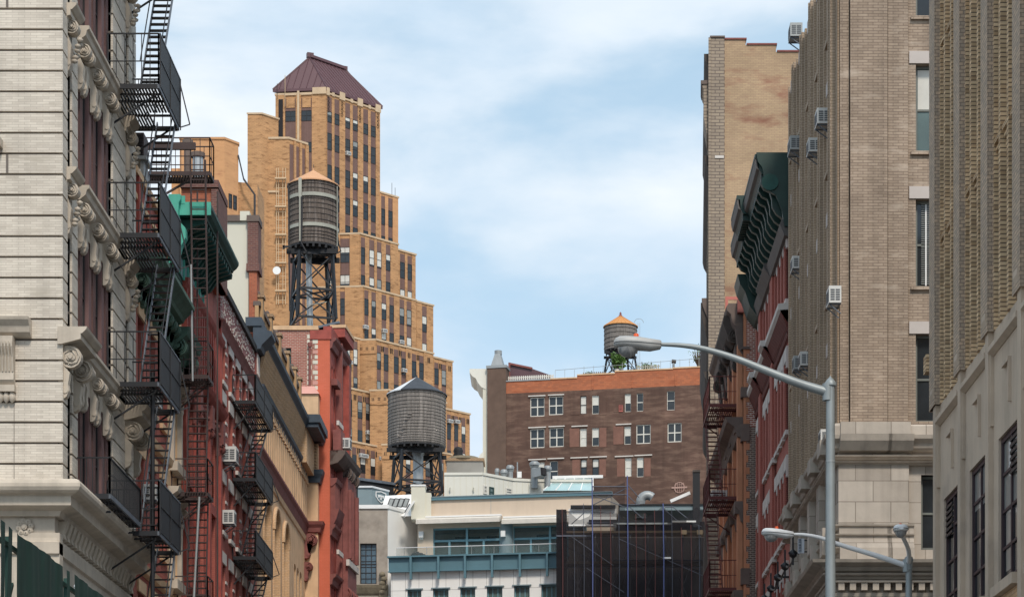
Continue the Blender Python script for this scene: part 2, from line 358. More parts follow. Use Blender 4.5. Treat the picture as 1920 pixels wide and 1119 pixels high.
def win_mesh(w_, h_, fw, cols, rows, fm, gm, bm, bl, split, rail=True):
    key = (round(w_, 2), round(h_, 2), fw, cols, rows, fm, gm, bm, round(bl, 2), split, rail)
    if key in WC: return WC[key]
    F = Face(0, 0, 1, 0); f = MB(); g = f if not split else MB()
    f.box(F, 0, fw, 0, h_, -.07, 0, fm); f.box(F, w_-fw, w_, 0, h_, -.07, 0, fm)
    f.box(F, fw, w_-fw, 0, fw*1.2, -.07, 0, fm); f.box(F, fw, w_-fw, h_-fw, h_, -.07, 0, fm)
    if rail: f.box(F, fw, w_-fw, h_*.5-fw*.4, h_*.5+fw*.4, -.065, -.005, fm)
    for i in range(1, cols): x = w_*i/cols; f.box(F, x-fw*.4, x+fw*.4, fw*1.2, h_-fw, -.06, -.008, fm)
    for i in range(1, rows):
        z = h_*i/rows
        if rail and abs(z-h_*.5) < .05: continue
        f.box(F, fw, w_-fw, z-fw*.28, z+fw*.28, -.058, -.012, fm)
    zt = h_-h_*bl
    if bl > 0: g.poly([F.p(fw, zt, -.045), F.p(w_-fw, zt, -.045), F.p(w_-fw, h_-fw, -.045), F.p(fw, h_-fw, -.045)], bm)
    if bl < .97: g.poly([F.p(fw, fw, -.045), F.p(w_-fw, fw, -.045), F.p(w_-fw, min(zt, h_-fw), -.045), F.p(fw, min(zt, h_-fw), -.045)], gm)
    fo = f.build('window', None, (0, 0, 0)); me = fo.data; bpy.data.objects.remove(fo); gme = None
    if split: go = g.build('pane', None, (0, 0, 0)); gme = go.data; bpy.data.objects.remove(go)
    WC[key] = (me, gme); return WC[key]
def win(parent, F, sa, sb, za, zb, d=-.15, fw=.06, cols=1, rows=1, fm='frame_dark', gm='glass', bm='blind', bl=None, split=True, rail=True):
    if bl is None: bl = random.choice((0, 0, 0, .25, .5, .5, .75))
    me, gme = win_mesh(sb-sa, zb-za, fw, cols, rows, fm, gm, bm, bl, split, rail)
    o = bpy.data.objects.new('window', me); C.objects.link(o); o.parent = parent
    if F.sg == 1: loc = F.p(sa, za, d); ang = math.atan2(F.dy, F.dx)
    else: loc = F.p(sb, za, d); ang = math.atan2(-F.dy, -F.dx)
    o.location = loc-Vector(parent['_o']); o.rotation_euler = (0, 0, ang)
    if gme: g = bpy.data.objects.new('pane', gme); C.objects.link(g); g.parent = o
    return o
def sub(name, mb, parent): return mb.build(name, parent)
def console(mb, F, s0, s1, zt, H, P, m, near=-1):
    """scroll bracket: big volute on top, tapering S body; the rings show on the side that faces the viewer"""
    r = P*.48; cd, cz = P-r, zt-r; pts = [(0, zt)]
    pts += [(cd+r*sin(a), cz+r*cos(a)) for a in [i*pi/8 for i in range(0, 11)]]
    pts += [(P*.50, zt-H*.50), (P*.42, zt-H*.72), (P*.46, zt-H*.84), (P*.36, zt-H*.95), (P*.2, zt-H), (0, zt-H)]
    mb.prof(F, s0, s1, pts, m)
    se = s0-.012 if near < 0 else s1+.012
    sp = [F.p(se, cz+(r*.9-r*.8*t/20)*cos(t*.75), cd+(r*.9-r*.8*t/20)*sin(t*.75)) for t in range(0, 21)]
    mb.tube(sp, P*.045, m, 5)
    mb.tube([F.p(s0-.035, cz, cd), F.p(s0, cz, cd)], r*.2, m, 8)
    r2_ = P*.13; mb.tube([F.p(s0-.02, zt-H*.84, P*.30), F.p(s1+.02, zt-H*.84, P*.30)], r2_, m, 8)
def ac_unit(F, s, z, label, w_=.62, h_=.42, dd=.45, d=0., col='white_ac', group='window air conditioners', brk=True, name='air_conditioner'):
    """s, z = bottom centre at the wall; sticks out dd from the wall"""
    base = F.p(s, z, d); t = thing(name, label, 'air conditioner', base, group)
    b = MB(); b.box(F, s-w_/2, s+w_/2, z, z+h_, d, d+dd, col)
    sub('casing', b, t); g = MB()
    e = .01; n = 5
    for k in range(n):   # louvres on both sides and slats on the outer face
        zz = z+h_*(.15+.7*k/n)
        for sx, sgn in ((s-w_/2, -1), (s+w_/2, 1)):
            for q in (0, 1):
                da = d+dd*(.12+.42*q); a_, b_ = sorted((sx+sgn*.002, sx+sgn*e)); g.box(F, a_, b_, zz, zz+h_*.09, da, da+dd*.34, 'ac_dark')
        g.box(F, s-w_*.42, s+w_*.42, zz, zz+h_*.08, d+dd+.002, d+dd+e, 'ac_dark')
    sub('grille', g, t)
    if brk:
        k = MB()
        for sx in (s-w_*.35, s+w_*.35):
            k.bar(F.p(sx, z-.02, d), F.p(sx, z-.02, d+dd), .03, 'steel_edge'); k.bar(F.p(sx, z-.3, d), F.p(sx, z-.03, d+dd*.9), .03, 'steel_edge')
        k.bar(F.p(s-w_*.36, z-.02, d+.03), F.p(s+w_*.36, z-.02, d+.03), .03, 'steel_edge'); sub('bracket', k, t)
    return t
def platform_mb(F, s0, s1, z, p, mat, d0=.03, edge=None, hatch=None):
    b = MB(); b.box(F, s0, s1, z-.12, z, p-.05, p, edge or mat); b.box(F, s0, s1, z-.12, z, d0, d0+.05, mat)
    b.box(F, s0, s0+.05, z-.13, z, d0+.05, p-.05, mat); b.box(F, s1-.05, s1, z-.13, z, d0+.05, p-.05, mat)
    q = d0+.09
    while q < p-.1:
        sb = hatch[0] if hatch and q > hatch[2] else s1-.05
        b.box(F, s0+.05, sb, z-.045, z-.005, q, q+.045, mat); q += .085
    n = max(2, int((s1-s0)/1.0))
    for i in range(1, n): x = s0+(s1-s0)*i/n; b.box(F, x-.02, x+.02, z-.11, z-.05, d0+.05, p-.05, mat)
    return b
def railing_mb(F, s0, s1, z, h, p, mat, d0=.03, step=.16, t=.02, mid=True, ends=(1, 1)):
    b = MB()
    def run(a, c):
        n = max(1, int((c-a).length/step)); up = Vector((0, 0, h))
        b.bar(a+up, c+up, .035, mat); 
        if mid: b.bar(a+up*.45, c+up*.45, .025, mat)
        for i in range(n+1): q = a+(c-a)*i/n; b.bar(q, q+up, .035 if i in (0, n) else t, mat)
    run(F.p(s0, z, p-.02), F.p(s1, z, p-.02))
    if ends[0]: run(F.p(s0, z, d0), F.p(s0, z, p-.02))
    if ends[1]: run(F.p(s1, z, d0), F.p(s1, z, p-.02))
    return b
def stair_mb(F, sa, za, sb, zb, d0, d1, mat, tread=.24, edge=None, rail=True):
    b = MB(); n = int((zb-za)/tread)
    for q in (d0, d1): b.bar(F.p(sa, za, q), F.p(sb, zb, q), .03, edge or mat, .11)
    for i in range(1, n):
        f = i/n; s_, z_ = sa+(sb-sa)*f, za+(zb-za)*f
        b.box(F, s_-.07, s_+.07, z_-.015, z_+.015, d0, d1, mat)
    if rail:
        for q in (d0, d1): b.tube([F.p(sa, za+.75, q), F.p(sb, zb+.75, q)], .017, mat, 5)
    return b
def roofed(mb, rb, pts, z0, z1, m):
    n = len(pts); mb.faces([(x, y, z0) for x, y in pts]+[(x, y, z1) for x, y in pts], [(i, (i+1) % n, n+(i+1) % n, n+i) for i in range(n)], m)
    rb.poly([(x, y, z1) for x, y in pts], 'roof_felt')
# ------------------------------------------------------------------ ground
XL, XR = -12.1, 8.4
b = MB(); b.cube(-1500, 1500, -300, 3000, -.5, -.02, 'concrete'); tag(b.build('ground'), None, None, None, 'structure')
b = MB(); b.cube(-8.2, 4.5, -60, 400, -.015, 0, 'asphalt'); b.cube(4.5, 80, 50.2, 65.9, -.015, 0, 'asphalt'); b.cube(-80, -8.2, 34, 50.5, -.015, 0, 'asphalt'); tag(b.build('road'), None, None, None, 'structure')
b = MB()
for i in range(20): b.cube(-1.9, -1.78, -40+i*9, -37+i*9, .002, .006, 'paint_white')
tag(b.build('road_marking'), None, None, None, 'structure')
b = MB(); b.cube(XL, -8.2, 50.5, 140, -.01, .14, 'concrete'); b.cube(XL, -8.2, -60, 34, -.01, .14, 'concrete'); b.cube(4.5, XR, 65.9, 135, -.01, .14, 'concrete'); b.cube(4.5, XR, -60, 50.2, -.01, .14, 'concrete')
tag(b.build('pavement'), None, None, None, 'structure')

# ------------------------------------------------------------------ white brick corner building (left)
LF = Face(XL, 0, 0, 1)                 # the left street line, s = distance down the street
FA = Face(XL, 54.5, 1, 0)              # cross-street front, s runs to the right, 0 at the corner
T = thing('corner_building', 'white brick corner building with rusticated courses, scroll brackets and wide stone cornice, at far left', 'building', (XL, 54.5, 0))
WZ = 12.43; ST = 4.02; TOP = 30.6
b = MB(); rf = MB()
roofed(b, rf, [(-34, 54.9), (XL-.75, 54.9), (XL-.75, 64.3), (-34, 64.3)], 0, TOP-.6, 'limestone')
BH = .5025
k = 0; z = WZ
b.box(FA, -22, 0, WZ, TOP, -.35, -.07, 'groove')
b.box(LF, 54.86, 55.03, WZ, TOP, -.35, .07, 'groove')
rnd = random.Random(3)
while z < TOP:                         # every course is a stone-edged block of brick, run round the corner
    zt = z+BH-.055
    b.box(FA, -22, .0, z, zt, -.35, 0, 'white_brick'); b.box(FA, 0, .13, z, zt, -.56, 0, 'white_brick')
    b.box(LF, 55.8, 56.46, z, zt, -.35, .08, 'white_brick'); b.box(LF, 60.95, 62.75, z, zt, -.35, .08, 'white_brick'); b.box(LF, 63.2, 64.3, z, zt, -.35, .08, 'white_brick')
    z += BH
for a, c in ((55.8, 56.46), (60.95, 62.75), (63.2, 64.3)): b.box(LF, a, c, WZ, TOP, -.35, .02, 'groove')
b.box(FA, -22, 0.05, 0, WZ-1.2, -.4, -.02, 'limestone'); b.box(LF, 54.9, 64.3, 0, 11.0, -.4, -.02, 'limestone')
# vertical joints of the long blocks
for kx, zz in ((-1.22, WZ+BH*15), (-1.22, WZ+BH*23)): b.box(FA, kx-.03, kx+.03, zz, zz+BH-.055, 0, .004, 'groove')
for q in range(5): b.box(FA, -1.06, -1.045, WZ+BH*q, WZ+BH*q+BH-.06, 0, .003, 'groove')
sub('wall', b, T); sub('roof', rf, T)
b = MB()
for k in range(5):                     # maroon window group: mullions and wall above each window
    zs = WZ+ST*k-.15; zt = zs+ST
    ms = (56.8, 57.24, 58.43, 58.87, 60.08, 60.52)
    b.box(LF, 56.46, 60.95, zt-.9, zt-.05, -.5, -.12, 'maroon_paint')
    for i, q in enumerate(ms): b.box(LF, q-.17, q+.17, zs, zt-.9, -.6, (-.02, .0)[i % 2], 'maroon_brick' if i % 2 else 'maroon_paint')
    b.box(LF, 56.46, 60.95, zs, zs+.12, -.6, -.1, 'maroon_paint')
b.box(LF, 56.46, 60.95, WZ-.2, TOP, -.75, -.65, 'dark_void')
sub('mullions', b, T)
for k in range(4):
    zs = WZ+ST*k-.15
    for a, c in ((57.43, 58.25), (59.07, 59.90), (58.61, 58.69), (60.27, 60.34)): win(T, LF, a, c, zs+.15, zs+ST-.92, -.12, .05, fm='frame_dark')
    for a, c in ((55.05, 55.78), (62.77, 63.18)): win(T, LF, a, c, zs+.2, zs+ST-.5, -.5, .06, fm='frame_dark')
for k in range(1, 5):                  # sills and brackets under them
    b = MB()
    zs = WZ+ST*k-.15
    b.sweep([(XL, 56.5), (XL, 60.95)], [(0, zs+.02), (.36, zs+.02), (.36, zs-.06), (.30, zs-.10), (.27, zs-.22), (.12, zs-.34), (0, zs-.36)], 'limestone', 1)
    b.box(LF, 56.46, 60.95, zs-.9, zs-.3, -.4, .0, 'limestone')
    for q in (56.8, 57.24, 58.43, 58.87, 60.08, 60.52): console(b, LF, q-.11, q+.11, zs-.36, 1.15, .36, 'limestone')
    sub('sill', b, T)
def hood(mb, s0, s1, zt, p, cons):
    mb.sweep([(XL+.02, s0), (XL+.02, s1)], [(0, zt), (p, zt), (p-.02, zt-.06), (p-.12, zt-.16), (p-.16, zt-.17), (p-.16, zt-.30), (p-.24, zt-.32), (.1, zt-.42), (0, zt-.42)], 'limestone', 1)
    for a in cons: console(mb, LF, a, a+.22, zt-.42, 1.3, p*.78, 'limestone')
b = MB()
hood(b, 54.42, 56.25, 16.22, .72, (54.6, 55.95)); sub('hood', b, T); b = MB(); hood(b, 62.55, 64.25, 16.22, .72, (62.7, 63.95)); sub('hood', b, T)
for zt in (20.28, 24.3, 28.32):
    for a, h0, h1 in ((55.1, 54.95, 55.95), (62.8, 62.6, 63.4)):
        b = MB(); hood(b, h0, h1, zt, .36, ())
        console(b, LF, a+.12, a+.42, zt-.3, 1.3, .36, 'limestone')
        for j in range(7): 
            c = LF.p(a+.3+.1*sin(j*2), zt-.75-j*.09, .36-.02*j); b.lathe(c.x, c.y, [(0, c.z-.07), (.07, c.z-.03), (.08, c.z+.02), (0, c.z+.07)], 'limestone', 7)
        sub('hood', b, T)
b = MB()
pr = [(0, 0), (.42, 0), (.40, -.07), (.28, -.2), (.24, -.34), (.1, -.42), (0, -.44)]
b.prof(FA, -3.2, -.62, [(d, z+16.38) for d, z in pr], 'limestone')
b.prof(FA, -1.42, -1.02, [(0, 15.94), (.30, 15.94), (.32, 15.75), (.22, 15.5), (.17, 15.1), (.2, 14.9), (.1, 14.8), (0, 14.78)], 'limestone')
for q in range(5): b.prof(FA, -1.38+q*.08, -1.345+q*.08, [(0, 15.8), (.34, 15.8), (.34, 15.68), (.25, 15.45), (.2, 15.1), (0, 15.1)], 'limestone')
b.box(FA, -1.45, -1.0, 14.62, 14.78, 0, .2, 'limestone')
for q in range(3): b.lathe(XL-1.36+q*.14, 54.42, [(0, 14.35), (.07, 14.42), (.09, 14.52), (.05, 14.62)], 'limestone', 8)
sub('hood', b, T); b = MB()
b.box(FA, -2.2, -1.32, 20.55, 20.75, 0, .3, 'limestone'); b.box(FA, -2.2, -1.4, 20.4, 20.55, 0, .2, 'limestone')
sub('hood', b, T)
# the main cornice, mitred round the corner
P = [(-34, 54.5), (XL, 54.5), (XL, 64.2)]
b = MB(); c8 = [(.62-.20*(1-cos(t))*1., 12.40-.32*sin(t)) for t in [i*pi/14 for i in range(8)]]
b.sweep(P, [(-.1, 12.42), (.58, 12.42), (.66, 12.38), (.70, 12.30), (.70, 12.22), (.66, 12.14), (.58, 12.09), (.50, 12.07), (.44, 12.05), (.42, 12.03), (.42, 11.82), (.38, 11.80), (.12, 11.74), (.06, 11.62), (-.1, 11.62)], 'limestone', 1)
b.sweep(P, [(-.3, 11.62), (-.08, 11.62), (-.08, 11.13), (-.02, 11.11), (.0, 11.03), (.05, 11.0), (.05, 10.72), (-.02, 10.68), (-.1, 10.45), (-.3, 10.45)], 'limestone', 1)
sub('cornice', b, T)
b = MB(); s_ = 55.0
while s_ < 64: b.prof(LF, s_, s_+.24, [(-.08, 11.60), (.14, 11.60), (.10, 11.45), (.04, 11.3), (.06, 11.18), (-.08, 11.15)], 'limestone'); s_ += .44
b.box(LF, 54.9, 64.2, 11.14, 11.6, -.2, -.16, 'groove')
sub('frieze_brackets', b, T)
b = MB(); cx, cz = -.80, 11.37        # carved flower on the frieze
for j in range(8):
    a = j*pi/4+.2; q = FA.p(cx+.15*cos(a), cz+.15*sin(a), -.06)
    b.faces([(q.x+.085*cos(u)*cos(v), q.y+.05*sin(v)-.02, q.z+.085*sin(u)*cos(v)) for u in [i*pi/4 for i in range(8)] for v in (0, -.7, -1.4)], [(i*3+k, ((i+1) % 8)*3+k, ((i+1) % 8)*3+k+1, i*3+k+1) for i in range(8) for k in range(2)], 'limestone', True)
b.tube([FA.p(cx, cz, -.08), FA.p(cx, cz, .03)], .07, 'limestone', 10); b.tube([FA.p(cx, cz, 0), FA.p(cx, cz, .05)], .035, 'limestone', 8)
sub('rosette', b, T)
# balcony over the cornice
B = MB(); B.bar(LF.p(57, 12.2, .3), LF.p(57, 12.2, .8), .05, 'black_iron'); B.bar(LF.p(60, 12.2, .3), LF.p(60, 12.2, .8), .05, 'black_iron')
bal = sub('balcony', B, T)
sub('platform', platform_mb(LF, 56.4, 60.5, 12.55, .92, 'black_iron', .1, 'steel_edge'), bal)
sub('railing', railing_mb(LF, 56.4, 60.5, 12.55, .9, .92, 'black_iron', .02, .13, .02, False), bal)
def fire_escape(T, F, s0, s1, p, levels, mat, rh=1.05, panel=None, hi=None, edge=None, dA=None, dB=None, post=False, ext=0., solid_end=False, flip=False, stairs=True, step=.16, pan_h=None):
    def brk(z):
        m_ = MB()
        for q in (s0+.35, s1-.35): m_.bar(F.p(q, z-.14, p-.1), F.p(q, z-1.0, .02), .045, mat); m_.bar(F.p(q, z-.16, p), F.p(q, z-.16, 0), .05, mat)
        m_.bar(F.p(s0+.3, z-.16, .05), F.p(s1-.3, z-.16, .05), .05, mat); return m_
    root = brk(levels[0])
    rt = sub('fire_escape', root, T)
    if post: pm = MB(); pm.tube([F.p(s0+post, levels[0]-2, p*.8), F.p(s0+post, levels[2]+.4, p*.8)], .06, mat, 7); sub('post', pm, rt)
    dA = dA if dA is not None else p-.68; dB = dB if dB is not None else p-.1
    for z in levels[1:]: sub('bracket', brk(z), rt)
    for i, z in enumerate(levels):
        hatch = None if i == len(levels)-1 or not stairs else (s1-1.2, s1, dA-.05)
        if flip and hatch: hatch = None
        sub('platform', platform_mb(F, s0, s1, z, p, mat, .03, edge, hatch), rt)
        sub('railing', railing_mb(F, s0, s1, z, rh, p, mat, .03, step), rt)
        if panel:
            b = MB(); h = pan_h or rh
            b.box(F, s0+.02, s1+ext, z-.02, z+h, p+.005, p+.02, panel); b.bar(F.p(s0, z+h, p+.015), F.p(s1+ext, z+h, p+.015), .04, edge or mat)
            b.bar(F.p(s0, z+h*.5, p+.03), F.p(s1+ext, z+h*.5, p+.03), .02, mat)
            for q in (s0, (s0+s1)/2, s1+ext): b.bar(F.p(q, z-.1, p+.03), F.p(q, z+h, p+.03), .03, mat)
            b.bar(F.p(s1+ext, z+h*.9, p+.02), F.p(s1+ext+.1, z+.1, p+.28), .03, mat); b.bar(F.p(s1+ext, z-.02, p+.02), F.p(s1+ext+.1, z+.1, p+.28), .03, mat)
            sub('side_panel', b, rt)
        if stairs and (i+1 < len(levels) or hi):
            zn = levels[i+1] if i+1 < len(levels) else hi
            a, c = (s0+.35, s1-.25) if not flip else (s1-.35, s0+.25)
            sub('stair', stair_mb(F, a, z, c, zn, dA, dB, mat, .235, edge), rt)
    return rt
fire_escape(T, LF, 60.5, 63.75, 1.42, [8.3, 12.34, 16.36, 20.38, 24.4, 28.42], 'black_iron', 1.35, 'iron_panel', hi=32, edge='steel_edge', dA=.84, dB=1.34, post=.6, step=.2)
# ------------------------------------------------------------------ stepped brick tower
TD = (.704, .71)
TW = thing('setback_tower', 'tall yellow brick tower stepping up to a hipped maroon metal roof', 'building', (-30, 290, 0))
tw, tr, tst, tsp = MB(), MB(), MB(), MB(); twins = []
ROWS = [107.4, 104.6, 100.5, 96.9, 93.3, 89.8, 86.2, 82.6, 79.0, 75.4, 71.8, 68.2, 64.6, 61.0, 57.4, 53.8, 50.2]
def tblock(xc, Yc, pxr, ztop, pxl, cols, rows, zb, fcols=(), wh=2.1, hs=None, frontal=True, deco=True, mat='tower_brick', notch=0):
    """one massing block: corner at pixel column xc and distance Yc, right face to pxr, front face to pxl"""
    X = (xc-VX)*Yc/FP; RF = Face(X, Yc, *TD); FF = Face(X, Yc, 1, -.1); La = RF.s(pxr); Lf = -FF.s(pxl)
    o = RF.p(0, 0); a = RF.p(La, 0)-o; f = FF.p(-Lf, 0)-o
    pts = [(o.x, o.y), (o.x+a.x, o.y+a.y), (o.x+a.x+f.x, o.y+a.y+f.y), (o.x+f.x, o.y+f.y)]
    tw.prism(pts, 0, ztop, mat, 'roof_felt')
    t2 = [o, o+a, o+a+f, o+f]
    # coping
    cp = MB(); cp.box(RF, -.12, La+.12, ztop, ztop+.22, -.4, .14, 'tower_stone'); cp.box(FF, -Lf-.12, .1, ztop+.002, ztop+.218, -.4, .14, 'tower_stone'); sub('coping', cp, TW)
    def colstrip(F, s0, s1, rows, zt, ribbed=False):
        # piers stand proud, the strip between them is the dark spandrel
        tsp.box(F, s0, s1, zb, zt, -.02, .02, 'tower_spandrel')
        for zr, h in rows: twins.append((F, s0+.0, s1-.0, zr-h, zr))
    for px0, px1 in cols:
        s0, s1 = RF.s(px0), RF.s(px1); zt = ztop-(.3 if not deco else .55)
        colstrip(RF, s0, s1, rows, zt)
    edges = sorted([0]+[RF.s(p) for c in cols for p in c]+[La])
    for i in range(0, len(edges), 2):
        s0, s1 = edges[i], edges[i+1]
        tw.box(RF, s0, s1, zb, ztop-.02, -.05, .07 if (i//2) % 2 == 0 else .04, mat)
        if deco and s1-s0 > .45 and i > 0:
            for q in (-.13, .13): tsp.box(RF, (s0+s1)/2+q-.05, (s0+s1)/2+q+.05, ztop-1.25, ztop-.6, .06, .15, 'dark_void')
    fe = []
    for px0, px1, rws in fcols:
        s0, s1 = FF.s(px0), FF.s(px1); colstrip(FF, s0, s1, rws, ztop-.5); fe += [s0, s1]
    e = sorted([-Lf]+fe+[0])
    for i in range(0, len(e), 2): tw.box(FF, e[i], e[i+1], zb, ztop-.02, -.05, .14, mat)
    if deco:
        n = int((e[-1]-e[-2])/.7)
        for i in range(n):
            q = e[-2]+(i+.5)*(e[-1]-e[-2])/n
            for w_ in (-.1, .1): tsp.box(FF, q+w_-.04, q+w_+.04, ztop-1.25, ztop-.85, .12, .17, 'dark_void')
        tst.box(FF, e[-2], e[-1], ztop-1.75, ztop-1.6, .1, .25, mat)
    return RF, FF
r = lambda a, b, h=2.1: [(ROWS[i], h) for i in range(a, b)]
top_rows = [(107.4, 1.4), (104.6, 2.15), (100.5, 2.2), (96.9, 2.1), (93.3, 1.7)]
RF0, FF0 = tblock(611.5, 290, 712, 109.6, 517, [(612.9, 621.7), (626.8, 636), (646.6, 656), (661, 670.4), (680.4, 689.8), (694.8, 704)], top_rows, 60, [(535, 555, [(107.5, 1.35), (103.4, 1.3)]), (565, 585, [(107.5, 1.35), (103.4, 1.3)])], deco=False)
# decorative stone panels and pier caps of the crown
for px in (611.5, 640.5, 674, 707.5):
    s = RF0.s(px); pc = MB(); pc.box(RF0, s-.05 if px < 620 else s-.45, s+.45 if px < 620 else s+.45, 109.4, 110.4, -.3, .2, 'tower_stone'); sub('pier_cap', pc, TW)
    for q in range(4): tsp.tube([RF0.p(s+(.3 if px < 620 else 0)+.16*cos(u), 109.0-q*.5+.2*sin(u), .1) for u in [i*pi/4 for i in range(9)]], .035, 'dark_void', 4)
for px in (624, 658.5, 692): s = RF0.s(px); pc = MB(); pc.box(RF0, s-.2, s+.2, 109.5, 110.05, -.3, .16, 'tower_stone'); sub('pier_cap', pc, TW)
tst.box(FF0, -1.75, .05, 109.5, 110.35, -.3, .32, 'tower_stone')
for a, c in ((535, 555), (565, 585)): tw.box(FF0, FF0.s(a)+.15, FF0.s(c)-.15, 107.9, 109.2, 0, .1, 'tower_brick'); tst.box(FF0, FF0.s(a)-.1, FF0.s(c)+.1, 109.5, 109.75, 0, .15, 'tower_stone')
tsp.box(FF0, FF0.s(523), FF0.s(531), 60, 109, 0, .23, 'dark_void'); tw.box(FF0, FF0.s(558), FF0.s(562), 60, 110, .2, .3, 'tower_stone')
tblock(712.3, 296.5, 746, 98.9, 700, [(714, 721.6), (727.6, 735.7)], [(96.9, 2.1), (93.3, 1.5)], 60, mat='tower_orange', deco=False)
tblock(675, 290, 746, 91.4, 560, [(676, 684), (692, 701.3), (706, 714.8), (723, 731.5)], r(5, 7), 60, [(638, 656, [(89.8, 2.0), (86.2, 1.9)]), (604, 622, [(89.8, 2.0), (86.2, 1.9)])], deco=False)
tblock(741, 295.9, 779, 91.2, 700, [(742, 745.5), (749.6, 758.7), (763.4, 772)], r(5, 7), 60, deco=False)
tblock(681, 288, 779.5, 84.0, 560, [(682.3, 690.4), (696, 704.3), (714.8, 723.9), (729.7, 738), (748.5, 757.5), (762, 771)], r(7, 9), 60, [(638, 647, r(7, 9)), (622, 630, r(7, 9))], deco=False)
tblock(780, 295.5, 812, 84.2, 740, [(790.8, 799.6)], r(7, 10), 60, deco=False)
tblock(705, 287, 812, 76.9, 672, [(706, 713.8), (719, 727.8), (737.8, 747), (752, 760.6), (771.5, 780), (785.5, 794)], r(9, 11), 60)
tblock(812.5, 295, 848, 76.7, 780, [(813.6, 822), (827.5, 836)], r(9, 12), 60)
tblock(632, 283.4, 674, 76.7, 560, [(647.6, 655.8), (662, 670)], r(9, 11), 60, deco=False)
tblock(632, 280.7, 696, 69.5, 560, [(650.7, 659.5), (670, 679), (685, 693)], r(11, 13), 40)
tblock(728, 283.5, 836, 69.6, 694, [(735, 743), (752, 761), (771, 780), (790, 799), (812, 821)], r(11, 13), 40)
tblock(835, 295, 880.5, 69.9, 800, [(837.5, 845), (851, 858.6), (864.5, 872)], r(11, 13), 40)
tblock(632, 279, 719, 62.5, 560, [(659.5, 668), (674.9, 684.6), (694, 703), (709, 717.3)], r(13, 15), 40)
tblock(752, 281, 846, 62.2, 717, [(760, 769), (778, 787), (797, 806), (822, 831)], r(13, 15), 40)
tblock(846, 293, 878, 62.2, 820, [(858, 866)], r(13, 14), 40)
tblock(858, 280, 912, 60.0, 840, [], [], 40)
# blind left wing and its chimney shaft
LW = [(498, 278, 541, 100.2), (465, 277, 499, 103.0)]
X0 = (541-VX)*280/FP; WF = Face(X0, 280, *TD); FL = Face(X0, 280, 1, -.02)
La = WF.s(577); Lf = -FL.s(465)
def quad(X, Y, La, Lf): o = Vector((X, Y)); a = Vector(TD)*La; f = Vector((-Lf, .02*Lf)); return [tuple(o), tuple(o+a), tuple(o+a+f), tuple(o+f)]
tw.prism(quad(X0, 280, La, Lf), 0, 100.2, 'tower_brick', 'roof_felt')
tst.box(FL, -Lf, .1, 100.2, 100.45, -.4, .12, 'tower_stone'); tst.box(WF, 0, La, 100.202, 100.45, -.4, .12, 'tower_stone')
for a, c in ((543, 550), (553.5, 560.5), (564.5, 571.5)): tsp.box(WF, WF.s(a), WF.s(c), 60, 99.6, 0, .04, 'tower_spandrel')
for a, c in ((550, 553.5), (560.5, 564.5), (571.5, 577)): tw.box(WF, WF.s(a), WF.s(c), 60, 100.1, 0, .22, 'tower_brick')
Xc = (490-VX)*279/FP; tw.prism(quad(Xc, 279.2, 2.6, 1.75), 0, 103, 'tower_brick', 'roof_felt')
tst.prism(quad(Xc+.1, 279.1, 2.75, 1.95), 103, 103.2, 'tower_stone')
tst.box(FL, FL.s(499), FL.s(524), 93.5, 93.75, 0, .15, 'tower_stone')
tw.box(FL, -Lf, FL.s(499), 60, 93.6, 0, .12, 'tower_brick')
sub('wall', tw, TW); sub('stone_trim', tst, TW); sub('spandrel', tsp, TW)
twins.sort(key=lambda t: -t[4]); extra = MB()
rw = random.Random(11)
vis = twins[:100]
for i, (F, s0, s1, z0, z1) in enumerate(twins):
    bl = rw.choice((0, 0, .35, .5, .6, .9)) if z1 < 92 else rw.choice((0, 0, 0, 0, .3)); bm = rw.choice(('blind', 'blind', 'blind_grey'))
    wide = (s1-s0) > 1.1
    if i < 100: win(TW, F, s0, s1, z0, z1, .075, .05, cols=2 if wide else 1, bl=bl, bm=bm, split=False)
    else:
        extra.box(F, s0, s1, z0, z1, .02, .075, 'frame_dark'); extra.box(F, s0+.07, s1-.07, z0+.08, (z0+z1)/2-.03, .075, .08, 'glass'); extra.box(F, s0+.07, s1-.07, (z0+z1)/2+.03, z1-.07, .075, .08, bm if bl > .3 else 'glass')
if extra.v: tag(sub('window', extra, TW), None, None, None, 'stuff')
# hipped standing-seam roof
rb = MB(); o = RF0.p(0, 0); La = RF0.s(712); Lf = -FF0.s(517)
def rp(a, f, z): v = o+Vector((TD[0], TD[1], 0))*a+Vector((-.995, .0995, 0))*f; return Vector((v.x, v.y, z))
ze = 110.35; zr = 114.9; ov = .22
c = [rp(-ov, -ov, ze), rp(La+ov, -ov, ze), rp(La+ov, Lf+ov, ze), rp(-ov, Lf+ov, ze)]; i0, i1 = rp(1.6, Lf*.52, zr), rp(La-1.6, Lf*.52, zr)
rb.poly([c[0], c[1], i1, i0], 'copper_roof'); rb.poly([c[3], c[0], i0], 'copper_roof'); rb.poly([c[2], c[3], i0, i1], 'copper_roof'); rb.poly([c[1], c[2], i1], 'copper_roof')
low = [v-Vector((0, 0, .35)) for v in c]
for k in range(4): rb.poly([low[k], low[(k+1) % 4], c[(k+1) % 4], c[k]], 'copper_roof')
rb.poly(low, 'copper_roof')
for k in range(1, 15):
    t = k/15; rb.bar(c[0].lerp(c[1], t)+Vector((0, 0, .05)), (i0.lerp(i1, (t*(La+2*ov)-2.05)/(La-3.2)) if 2.05 < t*(La+2*ov) < La-1.15+.9 else (c[0].lerp(i0, t*(La+2*ov)/2.05) if t*(La+2*ov) <= 2.05 else c[1].lerp(i1, (1-t)*(La+2*ov)/2.05)))+Vector((0, 0, .05)), .07, 'copper_roof')
